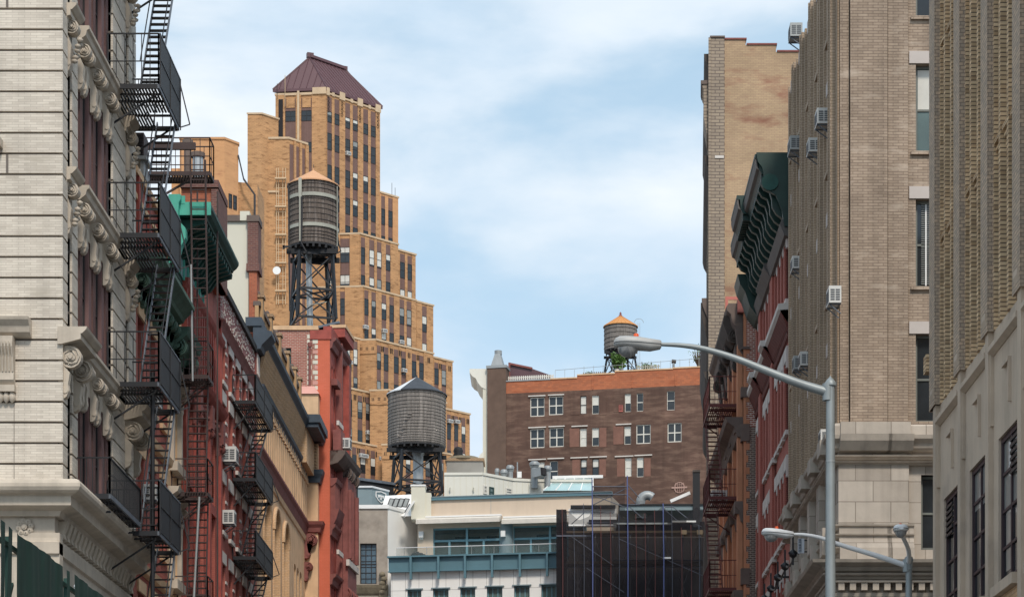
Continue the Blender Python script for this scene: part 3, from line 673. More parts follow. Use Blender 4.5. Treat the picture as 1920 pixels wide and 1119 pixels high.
for k in range(1, 8):
    t = k/8; rb.bar(c[0].lerp(c[3], t)+Vector((0, 0, .05)), (c[0].lerp(i0, t/.5) if t < .5 else c[3].lerp(i0, (1-t)/.5))+Vector((0, 0, .05)), .07, 'copper_roof')
rb.bar(i0+Vector((0, 0, .15)), i1+Vector((0, 0, .15)), .5, 'copper_roof', .35); rb.bar(i0-Vector((.35, 0, -.25)), i0+Vector((.45, .3, .25)), .6, 'copper_roof', .6); rb.bar(i1-Vector((.2, 0, -.15)), i1+Vector((.3, .2, .15)), .5, 'copper_roof', .5)
for p_, q_ in ((c[0], i0), (c[3], i0), (c[1], i1)): rb.bar(p_, q_, .16, 'copper_roof')
sub('roof', rb, TW)
b = MB(); b.prism([(v.x, v.y) for v in (rp(.3, .3, 0), rp(La-.3, .3, 0), rp(La-.3, Lf-.3, 0), rp(.3, Lf-.3, 0))], 109.6, 110.2, 'copper_roof'); sub('attic', b, TW)
b = MB(); b.tube([FF0.p(FF0.s(536), 108, .5), FF0.p(FF0.s(536), 112, .5)], .04, 'tan_pipe', 5); sub('antenna', b, TW); b = MB(); b.tube([FF0.p(FF0.s(521), 109, .4), FF0.p(FF0.s(521), 111, .4)], .03, 'frame_dark', 5)
sub('antenna', b, TW); b = MB(); q = RF0.p(La, 99.1); b.tube([q+Vector((1.5, 1.5, 0)), q+Vector((1.5, 1.5, 1.6))], .03, 'frame_dark', 5); sub('antenna', b, TW); b = MB(); b.tube([q+Vector((1.9, 1.9, 0)), q+Vector((1.9, 1.9, 1.1))], .03, 'frame_dark', 5); sub('antenna', b, TW)
# caged service ladder on the left wing
b = MB()
for px in (519, 523, 531, 536): b.bar(FL.p(FL.s(px), 96.5, .3), FL.p(FL.s(px), 79.5, .3), .07, 'tan_pipe')
for z in range(80, 97, 1): b.bar(FL.p(FL.s(519), z, .3), FL.p(FL.s(536), z, .3), .05, 'tan_pipe')
for z in (81, 84.5, 88, 91.5, 95): b.box(FL, FL.s(517), FL.s(538), z, z+.16, .28, .8, 'tan_pipe')
sub('service_ladder', b, TW)
b = MB(); q = FL.p(FL.s(521), 83.5, .9); b.tube([q, q+Vector((0, -.15, 0))], [.42, .5], 'pure_white', 14); b.tube([q, FL.p(FL.s(523), 83.4, 0)], .06, 'tan_pipe', 6)
D = thing('satellite_dish', 'small white dish on the tan ladder of the yellow brick tower', 'satellite dish', FL.p(FL.s(521), 83.2, .5)); sub('dish', b, D)
# tower air conditioners
def tac(px, py, F, lab, w_=.7, h_=.45, d=.15): s = F.s(px, d); ac_unit(F, s, F.z(px, py, d), lab, w_, h_, .4, d, brk=False, group='air conditioners of the stepped tower')
tac(651, 292, RF0, 'white air conditioner high on the tower, alone under the metal roof')
def tf(xc, Yc): return Face((xc-VX)*Yc/FP, Yc, *TD)
F4, F5, F6, F5b, F4b = tf(632, 283.4), tf(632, 280.7), tf(632, 279), tf(835, 295), tf(705, 287)
tac(654, 683, F4, 'tower air conditioner just left of the broad brick pier, beside the red corner house'); 
tac(756, 698, F4b, 'tower air conditioner directly above the peak of the dark roofed tank')
tac(692, 815, F5, 'wide tower air conditioner left of the dark roofed tank, in the lit brick step', 1.2)
tac(680, 858, F6, 'long white tower air conditioner above the grey rooftop box', 1.3)
tac(712, 863, F6, 'small tower air conditioner nearest the left leg of the dark roofed tank', .5)
tac(842, 793, F5b, 'left one of two joined air conditioners right of the dark roofed tank', .8); tac(855, 794, F5b, 'right one of two joined air conditioners right of the dark roofed tank', .8)
F3 = tf(681, 288)
tac(684, 617, F3, 'upper tower air conditioner two steps above the red corner house'); tac(719, 624, F3, 'white tower air conditioner right above the long ledge, third window from the pier'); tac(751, 645, F3, 'tower air conditioner resting on the ledge near the right corner')

# ------------------------------------------------------------------ orange brick block at the left, behind the water tanks
OB = thing('orange_brick_block', 'plain orange brick building top with chamfered corner, left of the stepped tower', 'building', (-30, 205, 0))
Y = 205; X = lambda px, Y=205: (px-VX)*Y/FP
c1 = Face(X(421), Y, .62, .78); e = c1.s(447); q = c1.p(e, 0)
b = MB(); zt = c1.z(421.5, 262); b.prism([(X(337), Y), (X(421), Y), (q.x, q.y), (q.x-3, q.y+6), (X(337), Y+8)], 0, zt, 'tower_orange', 'roof_felt')
b.prism([(X(318), Y+1), (X(345), Y+1), (X(345), Y+8), (X(318), Y+8)], 0, zt-2.3, 'tower_orange', 'roof_felt')
b.prism([(q.x-.5, q.y+.6), (q.x+1.6, q.y+1.2), (q.x+1.6, q.y+6), (q.x-.5, q.y+6)], 0, zt-3.2, 'tower_brick', 'roof_felt')
sub('wall', b, OB)
b = MB(); b.prism([(X(336), Y-.1), (X(421.5), Y-.1), (q.x+.1, q.y), (q.x, q.y+.6), (X(420), Y+.6), (X(336), Y+.6)], zt, zt+.2, 'tower_orange'); sub('coping', b, OB)
b = MB(); b.bar((q.x, q.y-.1, zt-1), (q.x+.5, q.y-.1, zt-3.2), .12, 'frame_dark'); b.bar((q.x+.5, q.y-.1, zt-3.2), (q.x+1.5, q.y, zt-4.6), .15, 'frame_dark'); b.bar((q.x+1.5, q.y, zt-4.6), (q.x+1.5, q.y, zt-10), .18, 'frame_dark'); b.bar((q.x-1, q.y-1.2, zt-8.7), (q.x+1.5, q.y, zt-8.5), .12, 'frame_dark'); sub('downpipe', b, OB)
for zz in (zt-4.8, zt-7.4):
    z1 = zz; 
    for a, c_ in ((428.5, 434.5), (437, 443.5)): win(OB, c1, c1.s(a), c1.s(c_), z1-1.3, z1, .06, .07, split=False, bl=0)
# ------------------------------------------------------------------ left street, beyond the corner building
def body(b, rf, s0, s1, z, x0=-30, inset=.35): roofed(b, rf, [(x0, s0), (XL-inset, s0), (XL-inset, s1), (x0, s1)], 0, z, 'dark_stone')
# --- red painted house with a grey-green cornice
T = thing('red_house', 'dark red painted house behind the black fire escape, with a dull green bracketed cornice', 'building', (XL, 67, 0))
b, rf = MB(), MB(); s0, s1 = 64.3, 70.0
roofed(b, rf, [(-30, s0), (XL-.35, s0), (XL-.35, s1), (-30, s1)], 0, 23.3, 'red_paint_brick')
hs = []
for z in (5.0, 9.1, 13.1, 17.1):
    for a in (65.0, 66.9, 68.7): hs.append((a, a+.95, z, z+2.3))
wall(b, LF, s0, s1, 0, 20.6, 'red_paint_brick', hs); wall(b, LF, s0, s1, 20.6, 23.3, 'red_paint_brick')
b.box(LF, s0, s1, 23.3, 23.5, -.5, .12, 'tan_stone'); b.box(LF, s0, s1, 22.6, 22.75, 0, .08, 'tan_stone')
for i in range(3): b.box(LF, 64.6+i*1.8, 64.8+i*1.8, 21.2, 23.3, 0, .12, 'red_trim')
for h in hs: b.box(LF, h[0]-.15, h[1]+.15, h[3], h[3]+.35, 0, .06, 'tan_stone'); b.box(LF, h[0]-.1, h[1]+.1, h[2]-.2, h[2], 0, .1, 'tan_stone')
sub('wall', b, T); sub('roof', rf, T)
for h in hs: win(T, LF, h[0], h[1], h[2], h[3], -.18, .07, fm='frame_dark', gm='glass_blue', bl=0)
b = MB(); pr = [(0, 21.0), (.85, 21.0), (.85, 20.88), (.7, 20.75), (.55, 20.6), (.5, 20.5), (.12, 20.35), (.1, 19.9), (0, 19.9)]
b.prof(LF, s0, s1, pr, 'verdigris')
for i in range(9): console(b, LF, s0+.1+i*.66, s0+.36+i*.66, 20.45, .8, .45, 'verdigris')
sub('cornice', b, T)
for z in (12.2, 16.2): b = MB(); b.prof(LF, s0, s1, [(0, z), (.2, z), (.15, z-.2), (0, z-.25)], 'tan_stone'); sub('string_course', b, T)
# --- brownstone fronted slice with carved window heads
T = thing('brownstone_house', 'narrow brownstone with carved grey window surrounds between the red house and the teal cornice', 'building', (XL, 71, 0))
b, rf = MB(), MB(); s0, s1 = 70.0, 72.6
roofed(b, rf, [(-30, s0), (XL-.35, s0), (XL-.35, s1), (-30, s1)], 0, 23.9, 'tan_stone')
hs = [(70.6, 71.8, z, z+2.3, 1) for z in (5.2, 8.9, 12.6, 16.3)]
wall(b, LF, s0, s1, 0, 23.9, 'tan_stone', hs, .3)
b.box(LF, s0, s1, 23.9, 24.05, -.3, .15, 'tan_stone')
for h in hs:
    b.box(LF, h[0]-.25, h[0]-.02, h[2], h[3]-.5, 0, .14, 'limestone'); b.box(LF, h[1]+.02, h[1]+.25, h[2], h[3]-.5, 0, .14, 'limestone')
    b.prof(LF, s0+.1, s1-.1, [(0, h[3]+.55), (.35, h[3]+.55), (.3, h[3]+.4), (.15, h[3]+.3), (0, h[3]+.2)], 'limestone'); b.box(LF, h[0]-.2, h[1]+.2, h[2]-.3, h[2], 0, .25, 'limestone')
    console(b, LF, 70.2, 70.4, h[3]+.2, .7, .28, 'limestone'); console(b, LF, 72.1, 72.3, h[3]+.2, .7, .28, 'limestone')
sub('wall', b, T); sub('roof', rf, T)
for h in hs: win(T, LF, h[0], h[1], h[2], h[3], -.28, .07, fm='frame_green', bl=0)
b = MB(); b.prof(LF, s0, s1, [(0, 20.4), (.7, 20.4), (.6, 20.15), (.3, 19.9), (.1, 19.5), (0, 19.4)], 'verdigris'); console(b, LF, 70.1, 70.35, 20.1, 1.1, .6, 'verdigris'); console(b, LF, 72.2, 72.45, 20.1, 1.1, .6, 'verdigris'); sub('cornice', b, T)
# --- red terracotta house under the teal cornice
T = thing('arched_red_house', 'deep red house with ribbed pilasters and tall arches under a projecting teal cornice', 'building', (XL, 76.5, 0))
b, rf = MB(), MB(); s0, s1 = 72.6, 80.7
roofed(b, rf, [(-30, s0), (XL-.35, s0), (XL-.35, s1), (-30, s1)], 0, 24.2, 'red_paint_brick')
hs = []
for a in (73.2, 75.7, 78.3): hs += [(a, a+1.5, 13.0, 19.2, 1), (a, a+1.3, 8.6, 11.6), (a, a+1.3, 4.4, 7.4)]
wall(b, LF, s0, s1, 0, 24.2, 'red_paint_brick', hs, .45)
for i in range(16):                     # ribbed upper storey
    a = s0+.2+i*.5; b.box(LF, a, a+.2, 20.2, 22.4, 0, .16, 'red_trim')
for z, p in ((19.9, .35), (22.5, .25), (12.5, .3), (8.2, .25)): b.prof(LF, s0, s1, [(0, z+.2), (p, z+.2), (p*.8, z+.05), (p*.4, z-.1), (0, z-.15)], 'red_trim')
for q in (72.75, 75.2, 77.75, 80.3): b.box(LF, q-.14, q+.2, 4, 19.6, 0, .16, 'red_trim'); b.box(LF, q-.22, q+.28, 18.9, 19.7, 0, .26, 'dark_red_trim'); console(b, LF, q-.1, q+.16, 18.9, .9, .3, 'dark_red_trim')
for a in (73.2, 75.7, 78.3):            # carved arch rings
    c = a+.75; zc = 19.2-.75
    b.tube([LF.p(c-.86*cos(u), zc+.86*sin(u), .06) for u in [i*pi/12 for i in range(13)]], .1, 'dark_red_trim', 6)
    for u in range(1, 8): q = LF.p(c-1.0*cos(u*pi/8), zc+1.0*sin(u*pi/8), .1); b.tube([q, q+Vector((.12, 0, 0))], .07, 'dark_red_trim', 6)
    b.box(LF, a-.1, a+1.6, 16.2, 16.55, -.4, .05, 'red_trim')
sub('wall', b, T); sub('roof', rf, T)
for h in hs: 
    if len(h) > 4: win(T, LF, h[0], h[1], h[2], 16.2, -.35, .09, 2, fm='frame_steel_blue', gm='glass_blue', bl=0); win(T, LF, h[0], h[1], 16.5, h[3], -.4, .08, 2, fm='frame_dark', bl=0)
    else: win(T, LF, h[0], h[1], h[2], h[3], -.3, .08, 2, fm='frame_steel_blue', gm='glass_blue', bl=0)
b = MB(); s0, s1 = 70.3, 76.6; zc = 24.35
pr = [(-.35, zc), (1.30, zc), (1.30, zc-.10), (1.22, zc-.22), (1.12, zc-.30), (1.10, zc-.36), (.3, zc-.40), (.25, zc-.62), (.05, zc-.7), (.04, zc-1.9), (-.02, zc-1.95), (-.35, zc-1.95)]
b.prof(LF, s0, s1, pr, 'teal_dark')
i = 0
while s0+.3+i*.42 < s1-.1: a = s0+.3+i*.42; b.prof(LF, a, a+.17, [(.05, zc-.42), (1.08, zc-.40), (1.06, zc-.55), (.8, zc-.62), (.55, zc-.72), (.35, zc-1.0), (.05, zc-1.15)], 'teal_dark'); i += 1
b.box(LF, s0, s1, zc-1.75, zc-1.2, .04, .09, 'teal_pale')
for i in range(8): a = s0+.5+i*.8; b.box(LF, a, a+.08, zc-1.8, zc-1.15, .08, .14, 'teal')
b.box(LF, s0-.02, s0+.05, zc-.38, zc+.03, .0, 1.31, 'teal'); b.box(LF, s0-.03, s0+.06, zc-.03, zc+.22, -.35, .5, 'teal')
pe = [(.02, zc+.2), (.40, zc+.2), (.40, zc+.04), (.34, zc-.05), (.32, zc-.6), (.55, zc-.85), (.56, zc-1.15), (.42, zc-1.4), (.34, zc-1.7), (.3, zc-1.95), (.02, zc-1.95)]
b.prof(LF, s0-.25, s0+.1, pe, 'teal')
sub('cornice', b, T)
FE2 = fire_escape(T, LF, 70.6, 71.7, 1.18, [8.0, 11.65, 15.35, 19.05], 'brown_iron', 1.05, post=False, dA=.45, dB=1.05, step=.3)
b = MB()                                 # straight ladder over the cornice to the roof landing
for q in (.62, 1.08): b.bar(LF.p(70.6, 19.1, q+.1), LF.p(70.0, 25.6, q+.1), .05, 'brown_iron', .05)
for i in range(21): z = 19.3+i*.3; s_ = 70.6-.6*(z-19.1)/6.5; b.bar(LF.p(s_, z, .72), LF.p(s_, z, 1.18), .03, 'brown_iron')
b.tube([LF.p(69.6, 18.6, .85), LF.p(69.9, 22.3, .75)], .035, 'galvanised', 6); b.tube([LF.p(70.3, 11.5, .75), LF.p(70.6, 15.2, .9)], .04, 'galvanised', 6)
for q in (1.2, .55): b.bar(LF.p(72.4, 11, q), LF.p(72.4, 25.4, q), .05, 'brown_iron')
sub('ladder', b, FE2)
sub('platform', platform_mb(LF, 70.6, 71.4, 25.45, 1.25, 'brown_iron', -.9), FE2); sub('railing', railing_mb(LF, 70.6, 71.4, 25.45, 1.05, 1.25, 'brown_iron', -.9, .3), FE2)
b = MB(); b.bar(LF.p(70.9, 24.5, -.8), LF.p(70.9, 25.3, .6), .06, 'brown_iron'); b.bar(LF.p(70.5, 26.2, -2.4), LF.p(70.5, 26.2, .8), .1, 'brown_iron', .22); sub('gantry', b, FE2)
# --- red brick house with lace-pattern parapet
T = thing('lace_parapet_house', 'red brick house with white speckled parapet band, white lintels and black balconies', 'building', (XL, 86, 0))
b, rf = MB(), MB(); s0, s1 = 80.7, 91.0
roofed(b, rf, [(-30, s0), (XL-.35, s0), (XL-.35, s1), (-30, s1)], 0, 24.3, 'red_paint_brick')
hs = []
for z in (4.2, 7.1, 10.0, 12.9, 15.85, 18.75): 
    for a in (81.3, 83.2, 85.0, 86.8, 88.6): hs.append((a, a+.9, z+.2, z+2.0))
for a in (81.3, 83.2, 85.0, 86.8, 88.6): hs.append((a, a+.9, 21.5, 22.9))
wall(b, LF, s0, s1, 0, 23.5, 'red_paint_brick', hs, .3)
b.box(LF, s0, s1-1.0, 23.5, 24.72, -.3, .05, 'white_red_brick'); b.box(LF, s0, s1-1, 24.72, 24.95, -.35, .16, 'roof_black'); b.prof(LF, s0, s1, [(0, 23.55), (.2, 23.55), (.12, 23.4), (.05, 23.2), (0, 23.2)], 'dark_red_trim')
b.box(LF, s1-1.0, s1, 23.5, 25.0, -.3, .12, 'dark_red_trim'); b.box(LF, s0, s0+.3, 0, 23.5, 0, .08, 'red_trim')
for i in range(5): b.box(LF, s1-.9+i*.16, s1-.82+i*.16, 23.9, 24.7, .12, .15, 'white_stone')
rq = random.Random(5)
for i in range(330):                     # glazed headers scattered over the parapet band
    a = s0+rq.random()*9.1; z = 23.62+rq.random()*1.05; b.box(LF, a, a+.09, z, z+.05, .05, .07, 'white_stone')
for h in hs:
    b.box(LF, h[0]-.12, h[1]+.12, h[3], h[3]+.42, 0, .05, 'lintel_white'); b.box(LF, h[0]-.1, h[1]+.1, h[2]-.15, h[2], 0, .1, 'lintel_white')
    for q in (.35, .75, 1.15): b.box(LF, h[1]+.04, h[1]+.4, h[2]+q, h[2]+q+.1, 0, .04, 'lintel_white')
sub('wall', b, T); sub('roof', rf, T)
b = MB(); b.prof(LF, s1-1.15, s1+.05, [(0, 25.75), (.5, 25.75), (.5, 25.6), (.75, 25.55), (.75, 25.4), (.6, 25.25), (.35, 25.0), (.3, 24.85), (0, 24.8)], 'slate_blue'); b.box(LF, s1-1.2, s1-.2, 25.75, 26.1, -.3, .35, 'slate_blue'); sub('cornice', b, T)
for h in hs: win(T, LF, h[0], h[1], h[2], h[3], -.2, .07, fm='frame_dark', bl=0 if h[2] < 15 else None)
for zz in (15.56, 18.5): pass
fire_escape(T, LF, 84.0, 88.9, .88, [9.6, 12.6, 15.56, 18.5, 21.4], 'black_iron', .95, 'iron_panel', dA=.3, dB=.75, post=False, step=.22)
# --- cream party wall with brick chimney on the roof behind
W = thing('party_wall', 'cream rendered party wall with dark coping rising behind the teal cornice', 'wall', (-14.5, 91.3, 24.0))
b = MB(); X = lambda px, Y: (px-VX)*Y/FP
b.cube(X(408, 91.2), X(466, 91.2), 91.2, 92.0, 24.2, 30.35, 'cream_paint'); sub('wall', b, W)
b = MB(); b.cube(X(406, 91.1), X(452, 91.1), 91.1, 92.1, 30.35, 30.6, 'dark_stone'); b.cube(X(450, 91.1), X(468, 91.1), 91.08, 92.12, 30.37, 30.75, 'cream_paint'); sub('coping', b, W)
W = thing('brick_chimney', 'slim red brick chimney with corbelled top at the edge of the cream party wall', 'chimney', (X(476, 91), 91.3, 24.5))
b = MB(); a, c = X(467, 91.1), X(482, 91.1); b.cube(a, c, 91.05, 91.9, 24.2, 30.3, 'red_stack_brick'); b.cube(a-.05, c+.06, 91.0, 91.95, 28.5, 30.3, 'purple_brick'); b.cube(a-.1, c+.1, 90.98, 91.97, 28.3, 28.6, 'purple_brick'); b.cube(a-.08, c+.1, 90.96, 91.99, 30.3, 30.55, 'dark_stone'); sub('stack', b, W)
b = MB(); b.cube(a+.05, a+.2, 91.2, 91.5, 30.55, 30.62, 'soot'); sub('flue', b, W)
# second chimney with vent pipes, nearer
W = thing('brick_bulkhead', 'squat red brick chimney stack with two vent pipes above the teal cornice', 'chimney', (X(375, 78), 79, 24))
b = MB(); b.cube(X(340, 78), X(408, 78), 78, 80, 24.2, 27.35, 'red_stack_brick'); b.cube(X(396, 77.9), X(409, 77.9), 77.9, 80.1, 24.2, 27.3, 'purple_brick'); sub('stack', b, W)
b = MB(); b.cube(X(338, 77.9), X(410, 77.9), 77.85, 80.1, 27.35, 27.6, 'purple_brick'); sub('coping', b, W)
b = MB(); b.tube([(X(352, 78.5), 78.5, 27.3), (X(352, 78.5), 78.5, 29.0)], .13, 'dark_stone', 10); b.tube([(X(371, 78.5), 78.5, 27.5), (X(371, 78.5), 78.5, 28.6)], .19, 'pipe_silver', 12)
b.tube([(X(352, 78.5), 78.5, 29.0), (X(352, 78.5), 78.5, 29.2)], .19, 'dark_stone', 10); b.tube([(X(371, 78.5), 78.5, 28.6), (X(371, 78.5), 78.5, 28.75)], .25, 'dark_stone', 12); sub('vent_pipe', b, W)
# rooftop condenser on the red house
W = thing('rooftop_condenser', 'brown louvred rooftop condenser between the corner building and the top of the black ladder', 'air conditioner', (X(260, 65.5), 65.5, 23.5))
b = MB(); x0, x1 = X(249, 65.5), X(273, 65.5); b.cube(x0-.3, x1, 65.2, 65.9, 24.05, 24.75, 'brown_iron'); sub('casing', b, W)
b = MB()
for i in range(9): b.cube(x0-.28, x1-.03, 65.17, 65.2, 24.1+i*.07, 24.13+i*.07, 'frame_dark')
sub('grille', b, W); b = MB(); b.cube(x0-.3, x1+.1, 65.1, 66, 23.95, 24.05, 'galvanised'); b.cube(x0, x0+.1, 65.2, 65.9, 23.5, 23.95, 'galvanised'); b.cube(x1-.1, x1, 65.2, 65.9, 23.5, 23.95, 'galvanised'); sub('stand', b, W)
# --- tan brick house with round arches
T = thing('tan_arched_house', 'tan brick building with tall round arches, corbelled frieze and slate blue cornice', 'building', (XL, 100, 0))
b, rf = MB(), MB(); s0, s1 = 91.0, 108.6
roofed(b, rf, [(-30, s0), (XL-.35, s0), (XL-.35, s1+.7), (-30, s1+.7)], 0, 25.3, 'tan_brick')
hs = [(a, a+1.9, 10.5, 19.7, 1) for a in (93.0, 96.3, 99.6)]+[(a, a+.75, 14.6, 18.6, 1) for a in (104.0, 105.2, 106.4)]+[(a, a+.75, 10.5, 13.2) for a in (104.0, 105.2, 106.4)]+[(a, a+1.9, 4.2, 8.2) for a in (93.0, 96.3, 99.6)]
hs += [(91.5+i*1.35, 91.95+i*1.35, 17.2, 18.3) for i in range(1)]
wall(b, LF, s0, s1, 0, 21.0, 'tan_stone', hs, .5, rm='tan_brick')
wall(b, LF, s0, s1, 21.0, 23.4, 'tan_stone')
i = 0
while s0+.3+i*.72 < s1: a = s0+.3+i*.72; b.box(LF, a, a+.34, 21.2, 23.3, 0, .14, 'tan_stone'); b.box(LF, a-.05, a+.39, 23.05, 23.3, .0, .2, 'tan_stone'); i += 1
wall(b, LF, s0, s1, 23.4, 25.3, 'tan_brick')
i = 0
while s0+i*.30 < s1-.2:                 # corbel courses: small steps under the cornice
    a = s0+i*.30; b.prof(LF, a, a+.17, [(0, 25.15), (.42, 25.15), (.36, 24.9), (.28, 24.6), (.16, 24.2), (.06, 23.85), (0, 23.85)], 'tan_brick'); i += 1
b.prof(LF, s0, s1, [(0, 25.05), (.22, 25.05), (.12, 24.4), (.04, 23.9), (0, 23.9)], 'tan_dark_brick')
b.prof(LF, s0, s1+.65, [(0, 21.25), (.22, 21.25), (.22, 21.15), (.12, 21.0), (.08, 20.85), (.14, 20.8), (.08, 20.6), (0, 20.55)], 'dark_red_trim')
b.prof(LF, s0, s1, [(0, 20.55), (.1, 20.55), (.06, 20.35), (0, 20.3)], 'tan_stone')
for h in hs[:3]:
    c = (h[0]+h[1])/2; zc = h[3]-.95; b.tube([LF.p(c-1.05*cos(u), zc+1.05*sin(u), .04) for u in [i*pi/14 for i in range(15)]], .1, 'tan_brick', 5)
    for q in (h[0]-.14, h[1]+.02): b.box(LF, q, q+.12, 10, zc, 0, .08, 'tan_brick')
b.cube(XL-2, XL+.62, 108.6, 109.15, 0, 25.6, 'tan_stone')   # end pavilion turned towards the viewer
b.cube(XL-1.2, XL+.66, 108.4, 109.1, 25.9, 27.45, 'tan_stone'); b.hexa([(XL-1.3, 108.3, 27.45), (XL+.72, 108.3, 27.45), (XL+.72, 109.15, 27.45), (XL-1.3, 109.15, 27.45), (XL-1.0, 108.9, 27.95), (XL+.4, 108.9, 27.95), (XL+.4, 109.15, 27.95), (XL-1.0, 109.15, 27.95)], 'salmon')
b.box(LF, 105.2, 108.6, 23.5, 25.3, 0, .45, 'tan_brick')
for i in range(10): 
    for k in (0, 1): b.cube(XL+.06+k*.3, XL+.26+k*.3, 108.5, 108.62, 23.75+i*.15, 23.83+i*.15, 'tan_dark_brick')
sub('wall', b, T); sub('roof', rf, T)
b = MB(); CP = [(XL, s0), (XL, 105.2), (XL+.45, 105.2), (XL+.45, 108.45), (XL+.62, 108.45), (XL+.62, 109.1)]
b.sweep([(XL, s0), (XL, 105.2)], [(-.2, 25.55), (.55, 25.55), (.62, 25.5), (.6, 25.35), (.45, 25.2), (.4, 25.12), (-.2, 25.12)], 'slate_blue', 1)
b.sweep([(XL-2.0, 108.45), (XL+.5, 108.45), (XL+.5, 109.2)], [(-.1, 25.75), (.45, 25.75), (.5, 25.6), (.42, 25.5), (.36, 25.2), (.3, 25.1), (-.1, 25.1)], 'slate_blue', 1)
b.box(LF, 105.0, 108.4, 25.1, 25.7, -.1, 1.0, 'slate_blue'); b.box(LF, 104.9, 108.4, 25.3, 25.66, -.1, 1.12, 'slate_blue')
b.sweep([(XL, s0), (XL, 109)], [(0, 23.72), (.3, 23.72), (.26, 23.6), (.14, 23.5), (0, 23.45)], 'slate_blue', 1)
b.sweep([(XL-1.5, 108.6), (XL+.62, 108.6), (XL+.62, 109.2)], [(-.1, 23.8), (.28, 23.8), (.24, 23.6), (.14, 23.4), (.1, 23.2), (-.1, 23.2)], 'slate_blue', 1)
b.sweep([(XL-1.5, 108.6), (XL+.62, 108.6), (XL+.62, 109.2)], [(-.1, 21.3), (.3, 21.3), (.26, 21.15), (.16, 21.0), (.12, 20.8), (-.1, 20.75)], 'dark_red_trim', 1)
console(b, LF, 108.3, 108.7, 20.7, 1.2, .62, 'dark_red_trim'); console(b, LF, 108.2, 108.7, 19.3, .9, .4, 'dark_red_trim')
i = 0
while s0+.2+i*.36 < s1-.4: a = s0+.2+i*.36; b.box(LF, a, a+.14, 23.2, 23.45, 0, .2, 'slate_blue' if i % 2 else 'tan_stone'); i += 1
sub('cornice', b, T)
b = MB()
for i, a in enumerate((91.3, 94.2, 97.2, 100.2, 103.0, 104.9)):
    b.box(LF, a, a+.45, 25.5, 27.3, -.25, .2, 'ochre'); b.box(LF, a-.06, a+.51, 27.3, 27.42, -.3, .26, 'tan_dark_brick')
    for k in (0, 1): q = LF.p(a+.1+k*.25, 27.42, 0); b.lathe(q.x, q.y, [(.05, 27.4), (.09, 27.47), (.07, 27.56), (0, 27.6)], 'dark_stone', 8)
b.box(LF, s0, 105, 25.5, 25.8, -.15, .12, 'ochre'); b.box(LF, s0, 105, 26.9, 27.08, -.15, .14, 'dark_stone'); b.box(LF, s0, 105, 25.8, 26.9, -.08, 0, 'ochre')
i = 0
while s0+i*.3 < 104.7: b.box(LF, s0+i*.3, s0+i*.3+.14, 25.8, 26.9, 0, .07, 'ochre'); i += 1
sub('balustrade', b, T)
for h in hs: win(T, LF, h[0], h[1], h[2], h[3], -.45, .09, 2 if h[1]-h[0] > 1 else 1, fm='frame_dark', bl=0)
# --- red corner house
T = thing('red_corner_house', 'brick house with bright orange-red painted end strip and carved dark red street front', 'building', (-11, 109.2, 0))
GF = Face(-10.98, 109.2, .075, .98); GL = GF.s(646.5); FG = Face(-10.98, 109.2, 1, 0)
b, rf = MB(), MB()
q = GF.p(GL, 0, -.4)
roofed(b, rf, [(-24, 109.6), (-11.4, 109.6), (q.x, q.y), (q.x-2, 134), (-24, 134)], 0, 30.7, 'end_brick')
Xr = X(597, 109.2); hs = [(FG.s(525), FG.s(546), FG.z(525, 706), FG.z(525, 652))]
wall(b, FG, -9, -.62, 0, 30.75, 'pale_mortar_brick', hs, .2); b.box(FG, -.62, .02, 0, 30.3, -.4, .01, 'orange_paint')
for i in range(22):
    z = 25.1+i*.25; 
    b.box(FG, FG.s(576), FG.s(576)+.12+.1*(i % 2), z, z+.18, 0, .012, 'cream_paint'); b.box(FG, FG.s(590)-.1*((i+1) % 2), FG.s(596), z, z+.18, 0, .016, 'cream_paint' if i % 3 else 'salmon')
b.box(FG, -9, -.55, 30.75, 30.95, -.4, .08, 'tan_stone'); b.box(FG, -.95, .1, 30.3, 30.75, -.4, .06, 'red_trim')
gh = []
for s_, w_ in ((.55, .35), (1.15, .35), (2.2, .5), (3.2, .5)):
    for z, h, ar in ((26.4, 2.8, 1), (23.9, 1.3, 0), (20.0, 2.6, 1), (16.4, 2.2, 0), (12.8, 2.3, 1), (9, 2.2, 0)): gh.append((s_, s_+w_, z, z+h, 1) if ar else (s_, s_+w_, z, z+h))
wall(b, GF, 0, GL, 0, 30.3, 'red_trim', gh, .3)
b.box(GF, 0, GL, 30.3, 30.95, -.3, .1, 'red_trim')
for z, p in ((30.4, .35), (24.9, .45), (21.3, .3), (18.9, .35), (15.3, .35), (12.2, .35)): b.prof(GF, .0, GL+.1, [(0, z), (p, z), (p*.9, z-.12), (p*.5, z-.25), (p*.35, z-.5), (0, z-.55)], 'dark_red_trim')
b.box(GF, 1.9, 2.1, 8, 30.6, 0, .3, 'dark_red_trim'); b.box(GF, GL-.5, GL, 8, 30.0, 0, .3, 'red_trim')
b.box(GF, 1.85, GL+.05, 30.9, 31.35, -.3, .45, 'red_trim'); b.box(GF, 1.8, GL+.1, 31.35, 31.5, -.3, .5, 'tan_stone')
for z in (16.2, 19.9, 26.2): b.box(GF, .3, 1.6, z, z+.22, .3, .42, 'white_stone')
b.box(GF, .4, 1.5, 25.0, 26.0, .1, .5, 'dark_red_trim'); b.box(GF, .5, 1.5, 28.2, 28.5, 0, .3, 'dark_red_trim')
